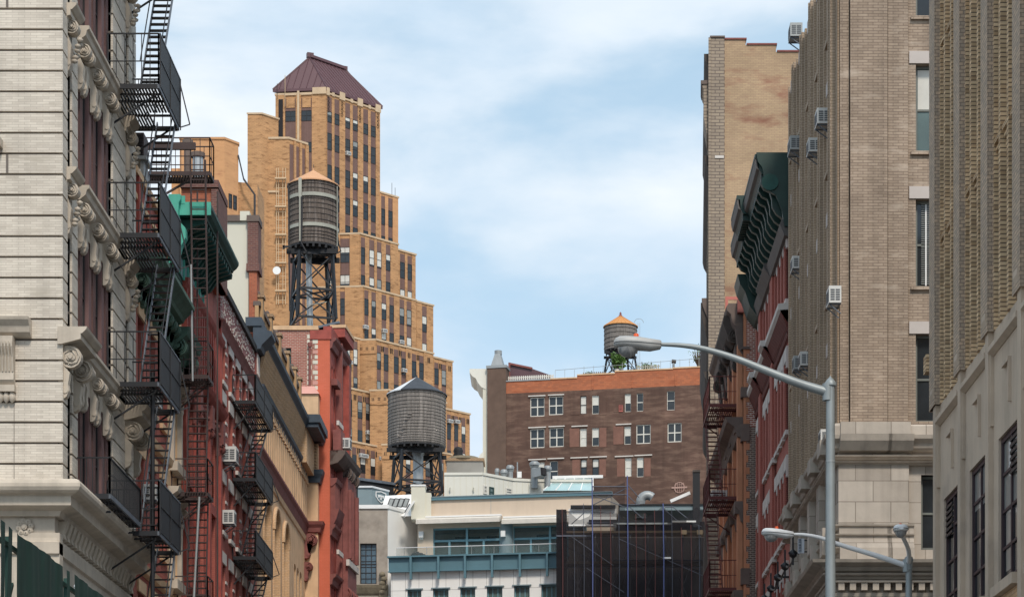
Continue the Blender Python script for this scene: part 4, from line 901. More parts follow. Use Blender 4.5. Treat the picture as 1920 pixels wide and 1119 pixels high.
# lower canted bay with stone bands
b.box(GF, 2.1, GL+.3, 6, 24.0, 0, .55, 'dark_red_trim')
for z in (15.0, 16.3, 19.6, 13.6): b.box(GF, 1.9, GL+.4, z, z+.3, .5, .66, 'white_stone')
for z, c in ((24.6, 'dark_stone'), (18.6, 'dark_red_trim')): 
    for a in (2.3, 3.2, GL): console(b, GF, a-.12, a+.2, z, 1.3, .75, c)
for a in (2.3, 2.9, GL-.1): b.tube([GF.p(a, 20, .6), GF.p(a, 23.4, .6)], .14, 'dark_red_trim', 8); b.tube([GF.p(a, 13, .6), GF.p(a, 18, .6)], .12, 'dark_red_trim', 8)
b.prof(GF, 0, GL+.4, [(0, 24.9), (.8, 24.9), (.75, 24.7), (.6, 24.5), (.4, 24.3), (0, 24.2)], 'dark_stone')
for i in range(7): b.box(GF, .25+i*.2, .33+i*.2, 22, 23.4, 0, .25, 'dark_red_trim')
b.prof(GF, .2, 1.8, [(0, 23.6), (.35, 23.6), (.3, 23.4), (.1, 23.2), (0, 23.2)], 'dark_red_trim'); b.prof(GF, .2, 1.8, [(0, 22), (.45, 22.1), (.3, 21.6), (.1, 21.2), (0, 21.2)], 'dark_red_trim')
sub('wall', b, T); sub('roof', rf, T)
for h in gh: win(T, GF, h[0], h[1], h[2], h[3], -.28, .05, fm='frame_dark', bl=0, split=False)
h = hs[0]; win(T, FG, h[0], h[1], h[2], h[3], -.12, .07, 2, fm='frame_green', gm='glass_green', bl=0)
b = MB(); x = X(580.5, 109); b.tube([(x, 109.05, 25), (x, 109.05, 29.9)], .06, 'dark_red_trim', 8); b.tube([(x, 109.05, 29.9), (x, 109.05, 30.1)], .1, 'dark_red_trim', 8); sub('downpipe', b, T)
ac_unit(GF, 1.2, 25.2, 'white air conditioner on the carved front of the red corner house', .6, .5, .5, .35, brk=False)
# window units on the left side of the street
ac_unit(LF, 66.2, 17.0, 'white air conditioner behind the railing of the black fire escape, third platform down', .6, .45, .45, .0)
ac_unit(LF, 66.1, 14.2, 'white air conditioner on the red wall beside the big stone scroll', .6, .45, .4)
ac_unit(LF, 81.9, 19.0-.4, 'larger white air conditioner on the red brick wall right of the long ladder', .7, .55, .5)
ac_unit(LF, 81.9, 16.35, 'lower white air conditioner on the red brick wall right of the long ladder', .6, .5, .42)
# roof sheds behind the red corner house
W = thing('roof_shed', 'black sloping roof shed carrying the tall water tank', 'shed', (X(590, 126), 126, 30.7))
b = MB(); x0, x1 = X(545, 124), X(634, 124); zb, zs = 30.7, 35.05
b.faces([(x0, 124, zb), (x1, 124, zb), (x1, 132, zb), (x0, 132, zb), (x0, 124, zs-.7), (x1, 124, zs), (x1, 132, zs), (x0, 132, zs-.7)], [(0, 1, 5, 4), (1, 2, 6, 5), (2, 3, 7, 6), (3, 0, 4, 7), (4, 5, 6, 7)], 'roof_black'); sub('shell', b, W)
b = MB(); b.bar((x0-.1, 123.9, zs-.62), (x1+.1, 123.9, zs+.05), .25, 'steel_edge', .12); sub('fascia', b, W)
W = thing('rooftop_box', 'white rooftop box beside the foot of the tall water tank', 'roof unit', (X(520, 112), 112, 30.9))
b = MB(); b.cube(X(516, 112), X(550, 112), 112, 113, 30.9, 31.35, 'lamp_white'); sub('casing', b, W); b = MB(); b.cube(X(515, 112), X(551, 112), 111.95, 113.05, 31.35, 31.42, 'pure_white'); sub('lid', b, W)
M('tube_inner', (.34, .33, .34), .6)
M('infill_pale', (.40, .26, .22), .85)
# ------------------------------------------------------------------ end of the street
# --- grey stucco building
T = thing('stucco_building', 'low grey stucco building with one tall steel window, beside the red corner house', 'building', (-12, 150, 0))
HF = Face(X(727, 150), 150, 1, -.03); HR = Face(X(727, 150), 150, .55, .83); HB = HR.s(784)
zt = HF.z(727, 953); b, rf = MB(), MB(); s = HF.s
e = HR.p(HB, 0)
roofed(b, rf, [(-18, 150.8), (HF.x0-.3, 150.5), (e.x-.3, e.y+.5), (e.x, 165), (-18, 165)], 0, zt-.5, 'grey_stucco')
hs = [(s(675), s(706), HF.z(690, 1094), HF.z(690, 1018)), (s(644), s(655), HF.z(650, 1094), HF.z(650, 1013)), (s(675), s(706), HF.z(690, 1094)-4.6, HF.z(690, 1018)-4.2)]
wall(b, HF, -6, 0, 0, zt, 'grey_stucco', hs, .3); wall(b, HR, 0, HB, 0, zt, 'white_cladding')
b.prof(HF, -6, .05, [(0, HF.z(690, 1097)), (.35, HF.z(690, 1097)), (.3, HF.z(690, 1102)), (.12, HF.z(690, 1112)), (0, HF.z(690, 1116))], 'mossy_stone')
for i in range(5): b.lathe(HF.p(-.35, 0, .2).x+.1*(i % 2), 149.85, [(0, 23.9+i*.3), (.22, 24.0+i*.3), (.18, 24.2+i*.3), (0, 24.3+i*.3)], 'mossy_stone', 8)
b.box(HF, -.55, .0, 20, 24.2, 0, .25, 'mossy_stone')
sub('wall', b, T); sub('roof', rf, T)
b = MB(); b.box(HF, s(673), .08, zt, zt+.25, -.3, .1, 'pure_white'); b.box(HF, -6, s(673)+.02, zt-.22, zt+.02, -.3, .08, 'pure_white'); b.box(HR, 0, HB, zt+.003, zt+.22, -.3, .06, 'pure_white'); sub('coping', b, T)
for h in hs: win(T, HF, *h, -.2, .06, 3 if h[1]-h[0] > 1 else 1, 7, fm='frame_dark', bl=0, gm='glass_blue')
W = thing('black_shed', 'low black rooftop wall with sloping grey flashing behind the grey box', 'shed', (X(690, 157), 157, zt-.5))
KF = Face(X(640, 155), 155, .8, .6); b = MB(); b.box(KF, -1, KF.s(738), 26, KF.z(650, 897), -4, 0, 'roof_black'); sub('shell', b, W); b = MB(); b.box(KF, -1.1, KF.s(738)+.1, KF.z(650, 897), KF.z(650, 892), -4.1, .12, 'steel_edge'); sub('flashing', b, W)
W = thing('rooftop_box', 'grey-blue metal rooftop cabinet with a white shield emblem on its side', 'roof unit', (X(697, 152.5), 152.5, 30))
GB = Face(X(697, 152), 152, 1, 0); GS = Face(X(697, 152), 152, .6, .8); l = GS.s(729); z0, z1 = GB.z(697, 944), GB.z(697, 914); b = MB(); p_ = GS.p(l, 0); b.prism([(X(671, 152), 152), (GB.x0, 152), (p_.x, p_.y), (p_.x-1, p_.y)], z0-.6, z1, 'grey_blue_box'); sub('casing', b, W)
b = MB(); b.prism([(X(669.5, 152), 151.9), (GB.x0+.05, 151.88), (p_.x+.05, p_.y+.02), (p_.x-1, p_.y+.05)], z1, z1+.12, 'lamp_white'); sub('lid', b, W)
b = MB(); cs, cz = l*.52, z0+(z1-z0)*.55
sh = [(-.42, .28), (0, .36), (.42, .28), (.42, -.05), (.25, -.25), (0, -.4), (-.25, -.25), (-.42, -.05)]
for i in range(8):
    a_, c_ = sh[i], sh[(i+1) % 8]; b.bar(GS.p(cs+a_[0]*1.2, cz+a_[1], .03), GS.p(cs+c_[0]*1.2, cz+c_[1], .03), .06, 'pure_white')
b.box(GS, cs-.3, cs+.3, cz+.03, cz+.12, .02, .04, 'pure_white'); b.box(GS, cs-.06, cs+.06, cz-.2, cz+.03, .02, .04, 'pure_white'); b.box(GS, cs-.28, cs-.15, cz-.06, cz+.03, .02, .04, 'pure_white'); b.box(GS, cs+.15, cs+.28, cz-.06, cz+.03, .02, .04, 'pure_white')
sub('emblem', b, W)
W = thing('roof_skylight', 'white sloping roof hatch with a row of dark glazed panes below the dark roofed tank', 'skylight', at(740, 965, 151.2))
b = MB(); Y = 151.2; b.prism([(0, 0)]*3, 0, 0, 'pure_white') if False else None
P_ = [at(712, 967, Y), at(776, 967, Y), at(776, 926, Y+1.6), at(722, 929, Y+1.6)]; b.poly(P_, 'pure_white'); b.poly([P_[0]+Vector((0, 3, -.3)), P_[0], P_[3], P_[3]+Vector((0, 2, -1))], 'pure_white'); b.poly([P_[3], P_[2], P_[2]+Vector((0, 2, -1)), P_[3]+Vector((0, 2, -1))], 'pure_white'); sub('frame', b, W)
for i in range(4):
    a0, a1 = 728+i*9.4, 728+i*9.4+8; g = MB(); 
    def q(px, py): t = (967-py)/40.; return at(px, py, Y+1.6*t-.05)
    g.poly([q(a0-2, 949), q(a1-2, 950), q(a1+3.5, 935), q(a0+3.5, 934)], 'blind_grey'); 
    for u, v in (((a0-2, 949), (a1-2, 950)), ((a1-2, 950), (a1+3.5, 935)), ((a1+3.5, 935), (a0+3.5, 934)), ((a0+3.5, 934), (a0-2, 949))): g.bar(q(*u), q(*v), .05, 'frame_dark')
    sub('pane', g, W)
W = thing('roof_chimney', 'white boxy flue housing at the left end of the cream storey', 'chimney', at(784, 965, 150.6))
b = MB(); xa, xb = X(771, 150), X(797, 150); b.cube(xa, xb, 150, 151.2, 29, EYE+(VY-910)*150/FP, 'cream_paint'); b.cube(xb, xb+.4, 150.1, 151, 29, EYE+(VY-923)*150/FP, 'cream_paint'); sub('housing', b, W)
b = MB(); b.cube(xa-.04, xb+.04, 149.95, 151.25, EYE+(VY-911)*150/FP, EYE+(VY-908)*150/FP, 'pure_white'); sub('cap', b, W)
W = thing('roof_hatch', 'open white roof hatch leaning beside the white flue housing', 'hatch', at(770, 968, 149.9))
b = MB(); b.bar(at(758, 968, 149.8), at(776, 940, 149.9), .5, 'pure_white', .12); sub('leaf', b, W); b = MB(); b.bar(at(759, 960, 149.5), at(768, 944, 149.6), .16, 'frame_dark', .05); sub('pane', b, W)
# --- modern white building
T = thing('modern_building', 'modern white panelled building with blue steel balcony band and glazed cream top storey', 'building', (-4, 150, 0))
I1 = Face(X(733, 148), 148, 1, -.16); I2 = Face(X(783, 150.5), 150.5, 1, -.16); s = I1.s; E = s(1064)
b, rf = MB(), MB(); zb = I1.z(735, 1047)
e = I1.p(E, 0); 
roofed(b, rf, [(I1.x0, I1.y0+.35), (e.x, e.y+.35), (e.x+1, 165), (I1.x0, 165)], 0, zb-.2, 'white_cladding')
hs = []
for a, c in ((764, 790), (812, 841), (863, 891), (913, 942), (964, 993), (1015, 1043)): zz = I1.z(a, 1105-(a-764)*.036); hs += [(s(a), s(c), zz-2.1, zz), (s(a), s(c), zz-5.9, zz-3.8)]
wall(b, I1, 0, E, 0, zb-.9, 'white_cladding', hs, .3, rm='grey_blue_box')
for h in hs: b.box(I1, h[0]-.12, h[1]+.12, h[3], h[3]+.07, 0, .1, 'grey_blue_box')
px = 735
while px < 1060:
    a = s(px); z1 = zb-.92
    inw = any(h[0]-.1 < a < h[1]+.1 for h in hs); b.box(I1, a-.012, a+.012, hs[0][3]+.1 if inw else 0, z1, 0, .004, 'joint'); px += 25.3
for zz in (hs[0][3]-.05, hs[0][3]-3.8): 
    q0 = 0
    for h in sorted(hs[::2]): b.box(I1, q0, h[0], zz-.012, zz+.012, 0, .005, 'joint'); q0 = h[1]
u = I2.s; zc = I2.z(783, 939); zw1, zw0 = I2.z(812, 990), I2.z(812, 1046); E2 = u(1145)
oh = [(u(812), u(938), zw0, zw1), (u(962), u(1100), zw0, zw1)]
wall(b, I2, 0, E2, zb-.3, zc, 'cream_render', oh, .3)
p0 = I2.p(0, 0); p1 = I2.p(E2, 0); b.poly([(p0.x, p0.y, zb-.3), (p0.x, p0.y+9, zb-.3), (p0.x, p0.y+9, zc), (p0.x, p0.y, zc)], 'cream_render')
b.poly([(p1.x, p1.y, zb-.3), (p1.x+2, p1.y+9, zb-.3), (p1.x+2, p1.y+9, zc), (p1.x, p1.y, zc)], 'cream_render')
rf.poly([(p0.x, p0.y, zc-.03), (p1.x, p1.y, zc-.03), (p1.x+2, p1.y+9, zc-.03), (p0.x, p0.y+9, zc-.03)], 'roof_felt')
b.box(I2, u(876)+1.6, u(876)+1.63, zw1+.2, zc-.05, 0, .01, 'joint')
b.box(I2, u(790), u(1140), zb-.3, zc-.1, -4, -3.7, 'cream_paint'); b.box(I2, u(795), u(1135), zw1+.25, zw1+.35, -3.7, -.35, 'blind_grey'); b.box(I2, u(795), u(1135), zw0-.1, zw0-.02, -3.7, -.35, 'blind_grey'); 
for a in (850, 905, 990, 1030): b.box(I2, u(a), u(a)+.9, zw0, zw0+1.1, -3, -2.4, 'dark_void')
for a in (840, 900, 995): b.box(I2, u(a), u(a)+1.7, zw1-.35, zw1-.2, -2.6, -2.4, 'dark_void')
sub('wall', b, T); sub('roof', rf, T)
b = MB(); b.box(I2, -.1, E2+.1, zc, zc+.18, -.4, .15, 'steel_blue'); b.box(I2, -.1, E2+.1, zc+.181, zc+.24, -.4, .18, 'grey_blue_box'); sub('coping', b, T)
b = MB(); b.box(I1, -.1, E, zb-.92, zb, -.3, .25, 'steel_blue'); b.box(I1, -.15, E, zb, zb+.1, -3, .5, 'steel_blue'); b.box(I1, -.12, E, zb-.95, zb-.88, .25, .4, 'steel_blue'); 
sub('balcony_band', b, T)
for a in (773, 824.6, 874.4, 925, 977, 1028): 
    b = MB(); b.box(I1, s(a)-.07, s(a)+.07, zb-1.45, zb+.0, .25, .52, 'steel_blue'); sub('bracket', b, T)
for k, (p0_, p1_) in enumerate(((812, 938), (962, 1100))):
    b = MB(); a, c = u(p0_), u(p1_)
    zm = zw0+(zw1-zw0)*.58
    b.box(I2, a, c, zm-.07, zm+.07, -.3, -.1, 'frame_steel_blue'); b.box(I2, a, c, zw1-.1, zw1, -.3, -.12, 'frame_steel_blue'); b.box(I2, a, c, zw0, zw0+.12, -.3, -.12, 'frame_steel_blue')
    for f, full in ((0, 1), (.24, 0), (.5, 1), (.75, 0), (1, 1)): q = a+(c-a)*f; b.box(I2, q-.07, q+.07, zw0, zw1 if full else zm, -.28, -.08, 'frame_steel_blue')
    fr = sub('glazing', b, T); g = MB(); g.box(I2, a, c, zw0, zw1, -.21, -.19, 'clear_glass'); sub('pane', g, fr)
b = MB(); q = I2.p(u(950), 0, -.05); b.tube([(q.x, q.y, zw0-.2), (q.x, q.y, zw1+.2)], .43, 'grey_blue_box', 18); sub('column', b, T)
for a, c in ((785, 941), (945, 1100)):
    b = MB(); z = I2.z(a, 972); b.prof(I2, u(a), u(c), [(0, z), (.25, z), (.9, z-.22), (.9, z-.5), (.82, z-.5), (.2, z-.28), (0, z-.3)], 'awning'); b.box(I2, u(a)-.02, u(c)+.02, z, z+.1, 0, .35, 'pure_white'); sub('awning', b, T)
for a in (791, 946): b = MB(); b.box(I2, u(a)-.15, u(a)+.15, I2.z(a, 1008), I2.z(a, 997), 0 if a < 900 else .35, .3 if a < 900 else .6, 'pure_white'); b.prof(I2, u(a)-.1, u(a)+.1, [(0, I2.z(a, 1011)), (.2, I2.z(a, 1008)), (.2, I2.z(a, 1000)), (0, I2.z(a, 1000))], 'pure_white'); sub('wall_lamp', b, T)
b = MB()                                  # glass terrace rail
b.box(I1, s(745), E, zb+.1, zb+.62, .3, .32, 'clear_glass'); b.bar(I1.p(s(745), zb+.66, .31), I1.p(E, zb+.66, .31), .045, 'lamp_white')
for a in range(760, 1060, 42): b.box(I1, s(a)-.012, s(a)+.012, zb, zb+.66, .28, .34, 'galvanised')
sub('railing', b, T)
for h in hs: win(T, I1, *h, -.22, .07, 3, fm='frame_steel_blue', bl=0, rail=False, gm='glass_green')
W = thing('covered_grill', 'dark covered round grill on the terrace beside the glass rail', 'grill', I1.p(s(778), zb+.1, -.6))
q = I1.p(s(779), 0, -.6); b = MB(); b.lathe(q.x, q.y, [(.42, zb+.1), (.45, zb+.3), (.36, zb+.42), (0, zb+.48)], 'roof_black', 14, True); b.lathe(q.x+.3, q.y, [(.3, zb+.1), (.3, zb+.28), (.2, zb+.36), (0, zb+.4)], 'roof_black', 12); sub('cover', b, W); b = MB(); b.tube([(q.x-.1, q.y, zb+.47), (q.x+.1, q.y, zb+.52)], .03, 'frame_dark', 5); sub('handle', b, W)
# penthouse
T = thing('penthouse', 'cream metal clad rooftop penthouse with small windows behind the blue coping', 'building', (-6, 153, 33))
PF = Face(X(833, 153.5), 153.5, 1, -.02); s = PF.s; c0 = PF.p(s(905), 0); PR = Face(c0.x, c0.y, .72, .69); zp = PF.z(833, 889); l1 = PR.s(962)
b, rf = MB(), MB(); p1 = PR.p(l1, 0); PB = Face(p1.x, p1.y, 1, .25); l2 = PB.s(1001); p2 = PB.p(l2, 0); PC = Face(p2.x, p2.y, 1, 0); l3 = PC.s(1112); p3 = PC.p(l3, 0)
pts = [(PF.x0, PF.y0), (c0.x, c0.y), (p1.x, p1.y), (p2.x, p2.y), (p3.x, p3.y), (p3.x, 164), (PF.x0, 164)]
zs_ = 29.5
for i in range(6): (xa, ya), (xb, yb) = pts[i], pts[i+1]; b.poly([(xa, ya, zs_), (xb, yb, zs_), (xb, yb, zp), (xa, ya, zp)], 'white_metal')
rf.poly([(x_, y_, zp-.01) for x_, y_ in pts], 'white_metal')
for F_, l in ((PF, s(905)), (PR, l1), (PB, l2), (PC, l3)):
    q = .25
    while q < l-.1: b.box(F_, q-.012, q+.012, zs_, zp-.1, 0, .02, 'cream_paint'); q += .42
    b.box(F_, 0, l, zp-.06, zp+.12, -.2, .07, 'white_metal')
sub('wall', b, T); sub('roof', rf, T)
for F_, a, c, y0, y1, gm in ((PR, 904.5+1.5, 913, 925, 909, 'blind_grey'), (PR, 917, 925.5, 931, 912, 'frame_green')): win(T, F_, F_.s(a), F_.s(c), F_.z(a, y0), F_.z(a, y1), .06, .08, fm='frame_white' if gm != 'frame_green' else 'frame_green', gm='blind_grey' if gm != 'frame_green' else 'glass_green', bl=0, split=False)
win(T, PR, PR.s(948), PR.s(959.5), PR.z(950, 926), PR.z(950, 914), .06, .08, fm='frame_white', gm='blind_grey', bl=0, split=False)
for a in (844, 888): b = MB(); b.tube([PF.p(s(a), PF.z(a, 921), .1), PF.p(s(a), PF.z(a, 914), .18)], .05, 'cream_paint', 6); sub('vent_hood', b, T)
b = MB(); z0, z1 = PC.z(1060, 924), PC.z(1060, 893); A_ = [(PC.s(1018), z0, .9), (PC.s(1112), z0, .9), (PC.s(1112), z1, -.6), (PC.s(1044), z1, -.6)]
b.poly([PC.p(*q) for q in A_], 'skylight_glass')
for f in (0, .25, .5, .75, 1): b.bar(PC.p(A_[0][0]+(A_[1][0]-A_[0][0])*f, z0, .93), PC.p(A_[3][0]+(A_[2][0]-A_[3][0])*f, z1, -.57), .06, 'pure_white')
b.bar(PC.p(A_[3][0]-.3, z1+.05, -.6), PC.p(A_[2][0]+.7, z1+.12, -.6), .2, 'pure_white'); b.poly([PC.p(A_[0][0], z0, .9), PC.p(A_[3][0], z1, -.6), PC.p(A_[0][0], z0, -.6)], 'pure_white')
sub('skylight', b, T)
def vent(px, py0, py1, Y, r_, lab, elbow=False):
    q = at(px, py1, Y); zt_ = EYE+(VY-py0)*Y/FP; t = thing('roof_vent', lab, 'vent', q, 'roof vents behind the penthouse')
    b = MB(); b.tube([(q.x, q.y, q.z-.6), (q.x, q.y, zt_-.25)], r_*.72, 'galvanised', 12); sub('stack', b, t)
    b = MB(); b.lathe(q.x, q.y, [(r_, zt_-.28), (r_*1.05, zt_-.1), (r_*.7, zt_), (0, zt_+.03)], 'galvanised', 14); b.lathe(q.x, q.y, [(r_*.8, zt_-.42), (r_*.95, zt_-.34)], 'galvanised', 14); sub('cap', b, t)
vent(932, 878, 893, 156, .16, 'smallest round roof vent, leftmost behind the penthouse'); vent(945, 880, 897, 156, .26, 'middle round roof vent with a wide cap behind the penthouse'); vent(956.5, 872, 897, 156.3, .27, 'tallest of the three round roof vents over the penthouse corner')
vent(1002, 865, 899, 155.5, .34, 'big galvanised vent in front of the brown gable windows'); vent(1027, 873, 900, 155.5, .26, 'thin galvanised vent right of the square duct elbow')
W = thing('duct_elbow', 'square sheet metal duct elbow with dark open mouth beside the big roof vent', 'duct', at(1012, 893, 155)); b = MB(); b.bar(at(1003, 888, 155), at(1018, 884, 154.6), .55, 'galvanised', .6); sub('duct', b, W); b = MB(); b.bar(at(1017, 884.3, 154.6), at(1021, 883.3, 154.5), .48, 'dark_void', .5); sub('mouth', b, W)
W = thing('antenna_box', 'thin mast with a small white box behind the penthouse', 'antenna', at(971, 895, 156)); b = MB(); b.tube([at(970, 897, 156), at(970, 866, 156)], .05, 'galvanised', 5); sub('mast', b, W); b = MB(); q = at(974, 890, 156); b.cube(q.x-.15, q.x+.15, 155.8, 156, q.z-.2, q.z+.2, 'pure_white'); sub('box', b, W)
W = thing('tank_base', 'squat stone chimney block with a dark ball finial, right of the dark roofed tank', 'chimney', at(865, 890, 160)); b = MB(); q = at(866, 890, 160); b.cube(q.x-1.1, q.x+1.5, 160, 162, q.z-2, q.z+1.05, 'concrete'); b.cube(q.x-1.2, q.x+1.6, 159.9, 162.1, q.z+1.0, q.z+1.2, 'tan_dark_brick'); b.lathe(q.x+.1, 161, [(1.25, q.z+1.2), (1.1, q.z+1.4), (.3, q.z+1.45)], 'mossy_stone', 16); sub('block', b, W)
b = MB(); b.lathe(q.x-.3, 161, [(.3, q.z+1.4), (.38, q.z+1.6), (.3, q.z+1.75), (.36, q.z+1.9), (.28, q.z+2.15), (0, q.z+2.25)], 'roof_black', 12); sub('finial', b, W)
# --- brown building with gable windows
T = thing('brown_building', 'wide brown painted brick building with orange brick parapet and scattered white windows', 'building', (0, 230, 0))
KF = Face(X(914, 230), 230, 1, -.19); s = KF.s; b, rf = MB(), MB()
def kz(px, py): return KF.z(px, py)
segs = [(914, 944, kz(914, 712)), (944, 1032, kz(944, 716)), (1032, 1082, kz(1040, 711)), (1082, 1153, kz(1083, 704)), (1153, 1235, kz(1155, 697)), (1235, 1262, kz(1236, 693.5)), (1262, 1324, kz(1262, 691))]
zo = kz(944, 738)
W1 = [(994, 1021, 781, 745, 2), (1029, 1056, 778, 743, 2), (1088, 1099.5, 776, 742, 1), (1110, 1123, 776, 741, 1), (1171.5, 1183, 772, 738, 1), (1194, 1206, 771, 737, 1), (1250.5, 1265, 769, 733, 1),
 (994, 1021, 840, 804, 2), (1030, 1057, 838, 802, 2), (1087.5, 1100, 837, 803, 1), (1110, 1123, 836, 802, 1), (1170.5, 1183, 833, 799, 1), (1193, 1220, 832, 796, 2), (1251.5, 1278, 829, 793, 2),
 (1008, 1021, 900, 866, 1), (1031, 1046, 902, 864, 1), (1089, 1100, 890, 861, 1), (1110.5, 1122.5, 891, 860, 1), (1172, 1184, 893, 858, 1), (1194, 1206.5, 894, 857, 1)]
hs = [(s(a), s(c), kz(a, y0), kz(a, y1)) for a, c, y0, y1, n in W1]
wall(b, KF, 0, s(1324), 0, zo, 'painted_brown', hs, .35)
for a, c, zt_ in segs: b.box(KF, s(a), s(c), zo if a > 920 else zo, zt_, -.6, 0, 'orange_brick' if a > 920 else 'painted_brown'); b.box(KF, s(a), s(c), zt_, zt_+.12, -.65, .08, 'tan_stone' if a > 1000 else 'galvanised')
for px in (1110, 1184, 1265): b.box(KF, s(px), s(px)+.12, zo, kz(px, 701), 0, .05, 'orange_brick')
kc = KF.p(s(1324), 0); KR = Face(kc.x, kc.y, .45, .89); b.box(KR, 0, 10, 0, zo, -.1, 0, 'painted_brown'); b.box(KR, 0, 10, zo, segs[-1][2], -.1, 0, 'orange_brick')
roofed(b, rf, [(KF.x0, KF.y0+.4), (kc.x-.3, kc.y+.5), (kc.x+3, kc.y+14), (KF.x0, kc.y+20)], 0, zo+1.0, 'painted_brown')
for (a, c, y0, y1) in ((1070, 1086, 778, 742), (1150, 1169, 772, 738), (1068, 1086, 838, 803), (1150, 1169, 833, 799), (1073, 1087, 893, 861), (1124, 1136, 893, 861), (1157, 1171, 893, 860), (1208, 1220, 893, 859), (1124, 1137, 778, 742), (1124, 1137, 838, 802)):
    b.box(KF, s(a), s(c), kz(a, y0), kz(a, y1), -.02, .03, 'infill_brick' if y1 > 780 else 'painted_brown')
for i in range(9): b.box(KF, s(914), s(950), zo-3.2-i*4.1, zo-3.1-i*4.1, 0, .02, 'chimney_brown')
for a, c, y in ((991, 1023, 743), (1028, 1058, 741), (991, 1024, 802), (1029, 1059, 800), (1072, 1102, 799.5), (1155, 1184, 796), (991, 1024, 862), (1027, 1058, 860), (1070, 1103, 858.5), (1106, 1138, 857), (1153, 1188, 856), (1190, 1223, 854)): b.box(KF, s(a), s(c), kz(a, y+1), kz(a, y-1), 0, .15, 'white_stone')
b.box(KF, s(1246), s(1282), kz(1250, 834), kz(1250, 790), 0, .04, 'infill_brick') if False else None
sub('wall', b, T); sub('roof', rf, T)
rk = random.Random(4)
for h, (a, c, y0, y1, n) in zip(hs, W1): win(T, KF, h[0]-.05, h[1]+.05, h[2]-.05, h[3]+.05, -.12, .13 if n == 2 else .10, n, fm='frame_white' if a != 1088 and a != 1089 and a != 1110.5 else 'frame_dark', bl=.0 if n == 2 else rk.choice((.5, .95, .5, 0)))
b = MB(); b.box(KF, s(1160.5), s(1168), kz(1160, 772), kz(1160, 760), 0, .1, 'pink_paint')
for i in range(6): b.box(KF, s(1161), s(1167.5), kz(1160, 770-i*2), kz(1160, 769-i*2), .1, .13, 'dark_red_trim')
sub('vent_grille', b, T)
b = MB(); cs, cz, q = s(1274), kz(1274, 914), []           # faded round wall emblem with a cross bar
b.tube([KF.p(cs+.52*cos(u), cz+.52*sin(u), .05) for u in [i*pi/10 for i in range(21)]], .05, 'infill_pale', 4); b.box(KF, cs-.8, cs+.8, cz-.06, cz+.1, .03, .08, 'infill_pale')
for i in range(5): b.bar(KF.p(cs-.4+i*.2, cz-.45, .06), KF.p(cs-.4+i*.2, cz+.5, .06), .04, 'infill_pale')
b.bar(KF.p(cs-.5, cz+.3, .06), KF.p(cs+.5, cz+.3, .06), .05, 'infill_pale'); sub('wall_emblem', b, T)
b = MB()                                  # pale front edge seen end-on, with its cornice profile
b.box(KF, s(904), s(914), 10, kz(908, 722), -6, -.3, 'cream_paint'); b.prof(Face(KF.p(s(914), 0).x, KF.p(s(914), 0).y, 0, 1, -1), .3, 6, [(0, kz(910, 690)), (1.85, kz(910, 690)), (1.85, kz(910, 697)), (1.55, kz(910, 704)), (1.2, kz(910, 708)), (1.0, kz(910, 716)), (.65, kz(910, 724)), (0, kz(910, 730))], 'white_metal')
b.prof(Face(KF.p(s(914), 0).x, KF.p(s(914), 0).y, 0, 1, -1), .3, 6, [(.4, kz(910, 845)), (.75, kz(910, 850)), (.95, kz(910, 856)), (.75, kz(910, 862)), (.6, kz(910, 875)), (.4, kz(910, 885))], 'white_metal'); sub('front_cornice', b, T)
b = MB(); a, c = s(914), s(949); b.box(KF, a, c, 20, kz(914, 691), -1.5, .12, 'chimney_brown'); b.box(KF, a-.1, c+.1, kz(914, 691), kz(914, 686), -1.6, .2, 'galvanised')
q0, q1 = KF.p((a+c)/2, 0, -.7), kz(920, 686); b.faces([KF.p(a+.35, q1, .05), KF.p(c-.35, q1, .05), KF.p(c-.35, q1, -1.4), KF.p(a+.35, q1, -1.4), KF.p(a+.7, q1+1.3, -.3), KF.p(c-.7, q1+1.3, -.3), KF.p(c-.7, q1+1.3, -1.1), KF.p(a+.7, q1+1.3, -1.1)], [(0, 1, 5, 4), (1, 2, 6, 5), (2, 3, 7, 6), (3, 0, 4, 7), (4, 5, 6, 7)], 'galvanised')
b.tube([(q0.x, q0.y, q1+1.3), (q0.x, q0.y, q1+1.7)], .38, 'galvanised', 12); sub('chimney', b, T)
W = thing('roof_bulkhead', 'dark brown slanted stair bulkhead on the brown building behind the white fence', 'shed', KF.p(s(985), segs[1][2], -4))
b = MB(); BF = Face(X(955, 233), 233, 1, -.1); z = lambda px, py: BF.z(px, py)
b.prism([(0, 0), (1, 0), (1, 1)], 0, 0, 'copper_roof') if False else None
v = [BF.p(0, z(955, 718)), BF.p(BF.s(1032), z(955, 718)), BF.p(BF.s(1032), z(1032, 703)), BF.p(BF.s(998), z(998, 691)), BF.p(0, z(955, 682))]; bk = [q+Vector((0, 3, 0)) for q in v]
b.poly(v, 'copper_roof'); b.faces(v+bk, [(i, (i+1) % 5, 5+(i+1) % 5, 5+i) for i in range(5)], 'copper_roof'); sub('shell', b, W)
b = MB(); b.bar(v[3]+Vector((0, -.1, 0)), v[4]+Vector((0, -.1, 0)), .2, 'dark_red_trim'); b.bar(v[4]+Vector((0, -.1, .1)), v[0]+Vector((0, -.1, 0)), .2, 'dark_red_trim'); sub('trim', b, W)
def picket(lab, a, c, z0, z1, col, dd, step=.22):
    W = thing('picket_fence', lab, 'fence', KF.p(s(a), z0, dd)); b = MB(); q = s(a)
    while q < s(c): b.box(KF, q, q+step*.55, z0, z1, dd-.03, dd, col); q += step
    sub('pickets', b, W); b = MB(); b.box(KF, s(a), s(c), z0+.2, z0+.3, dd-.1, dd-.03, col); b.box(KF, s(a), s(c), z1-.2, z1-.12, dd-.1, dd-.03, col); sub('rail', b, W)
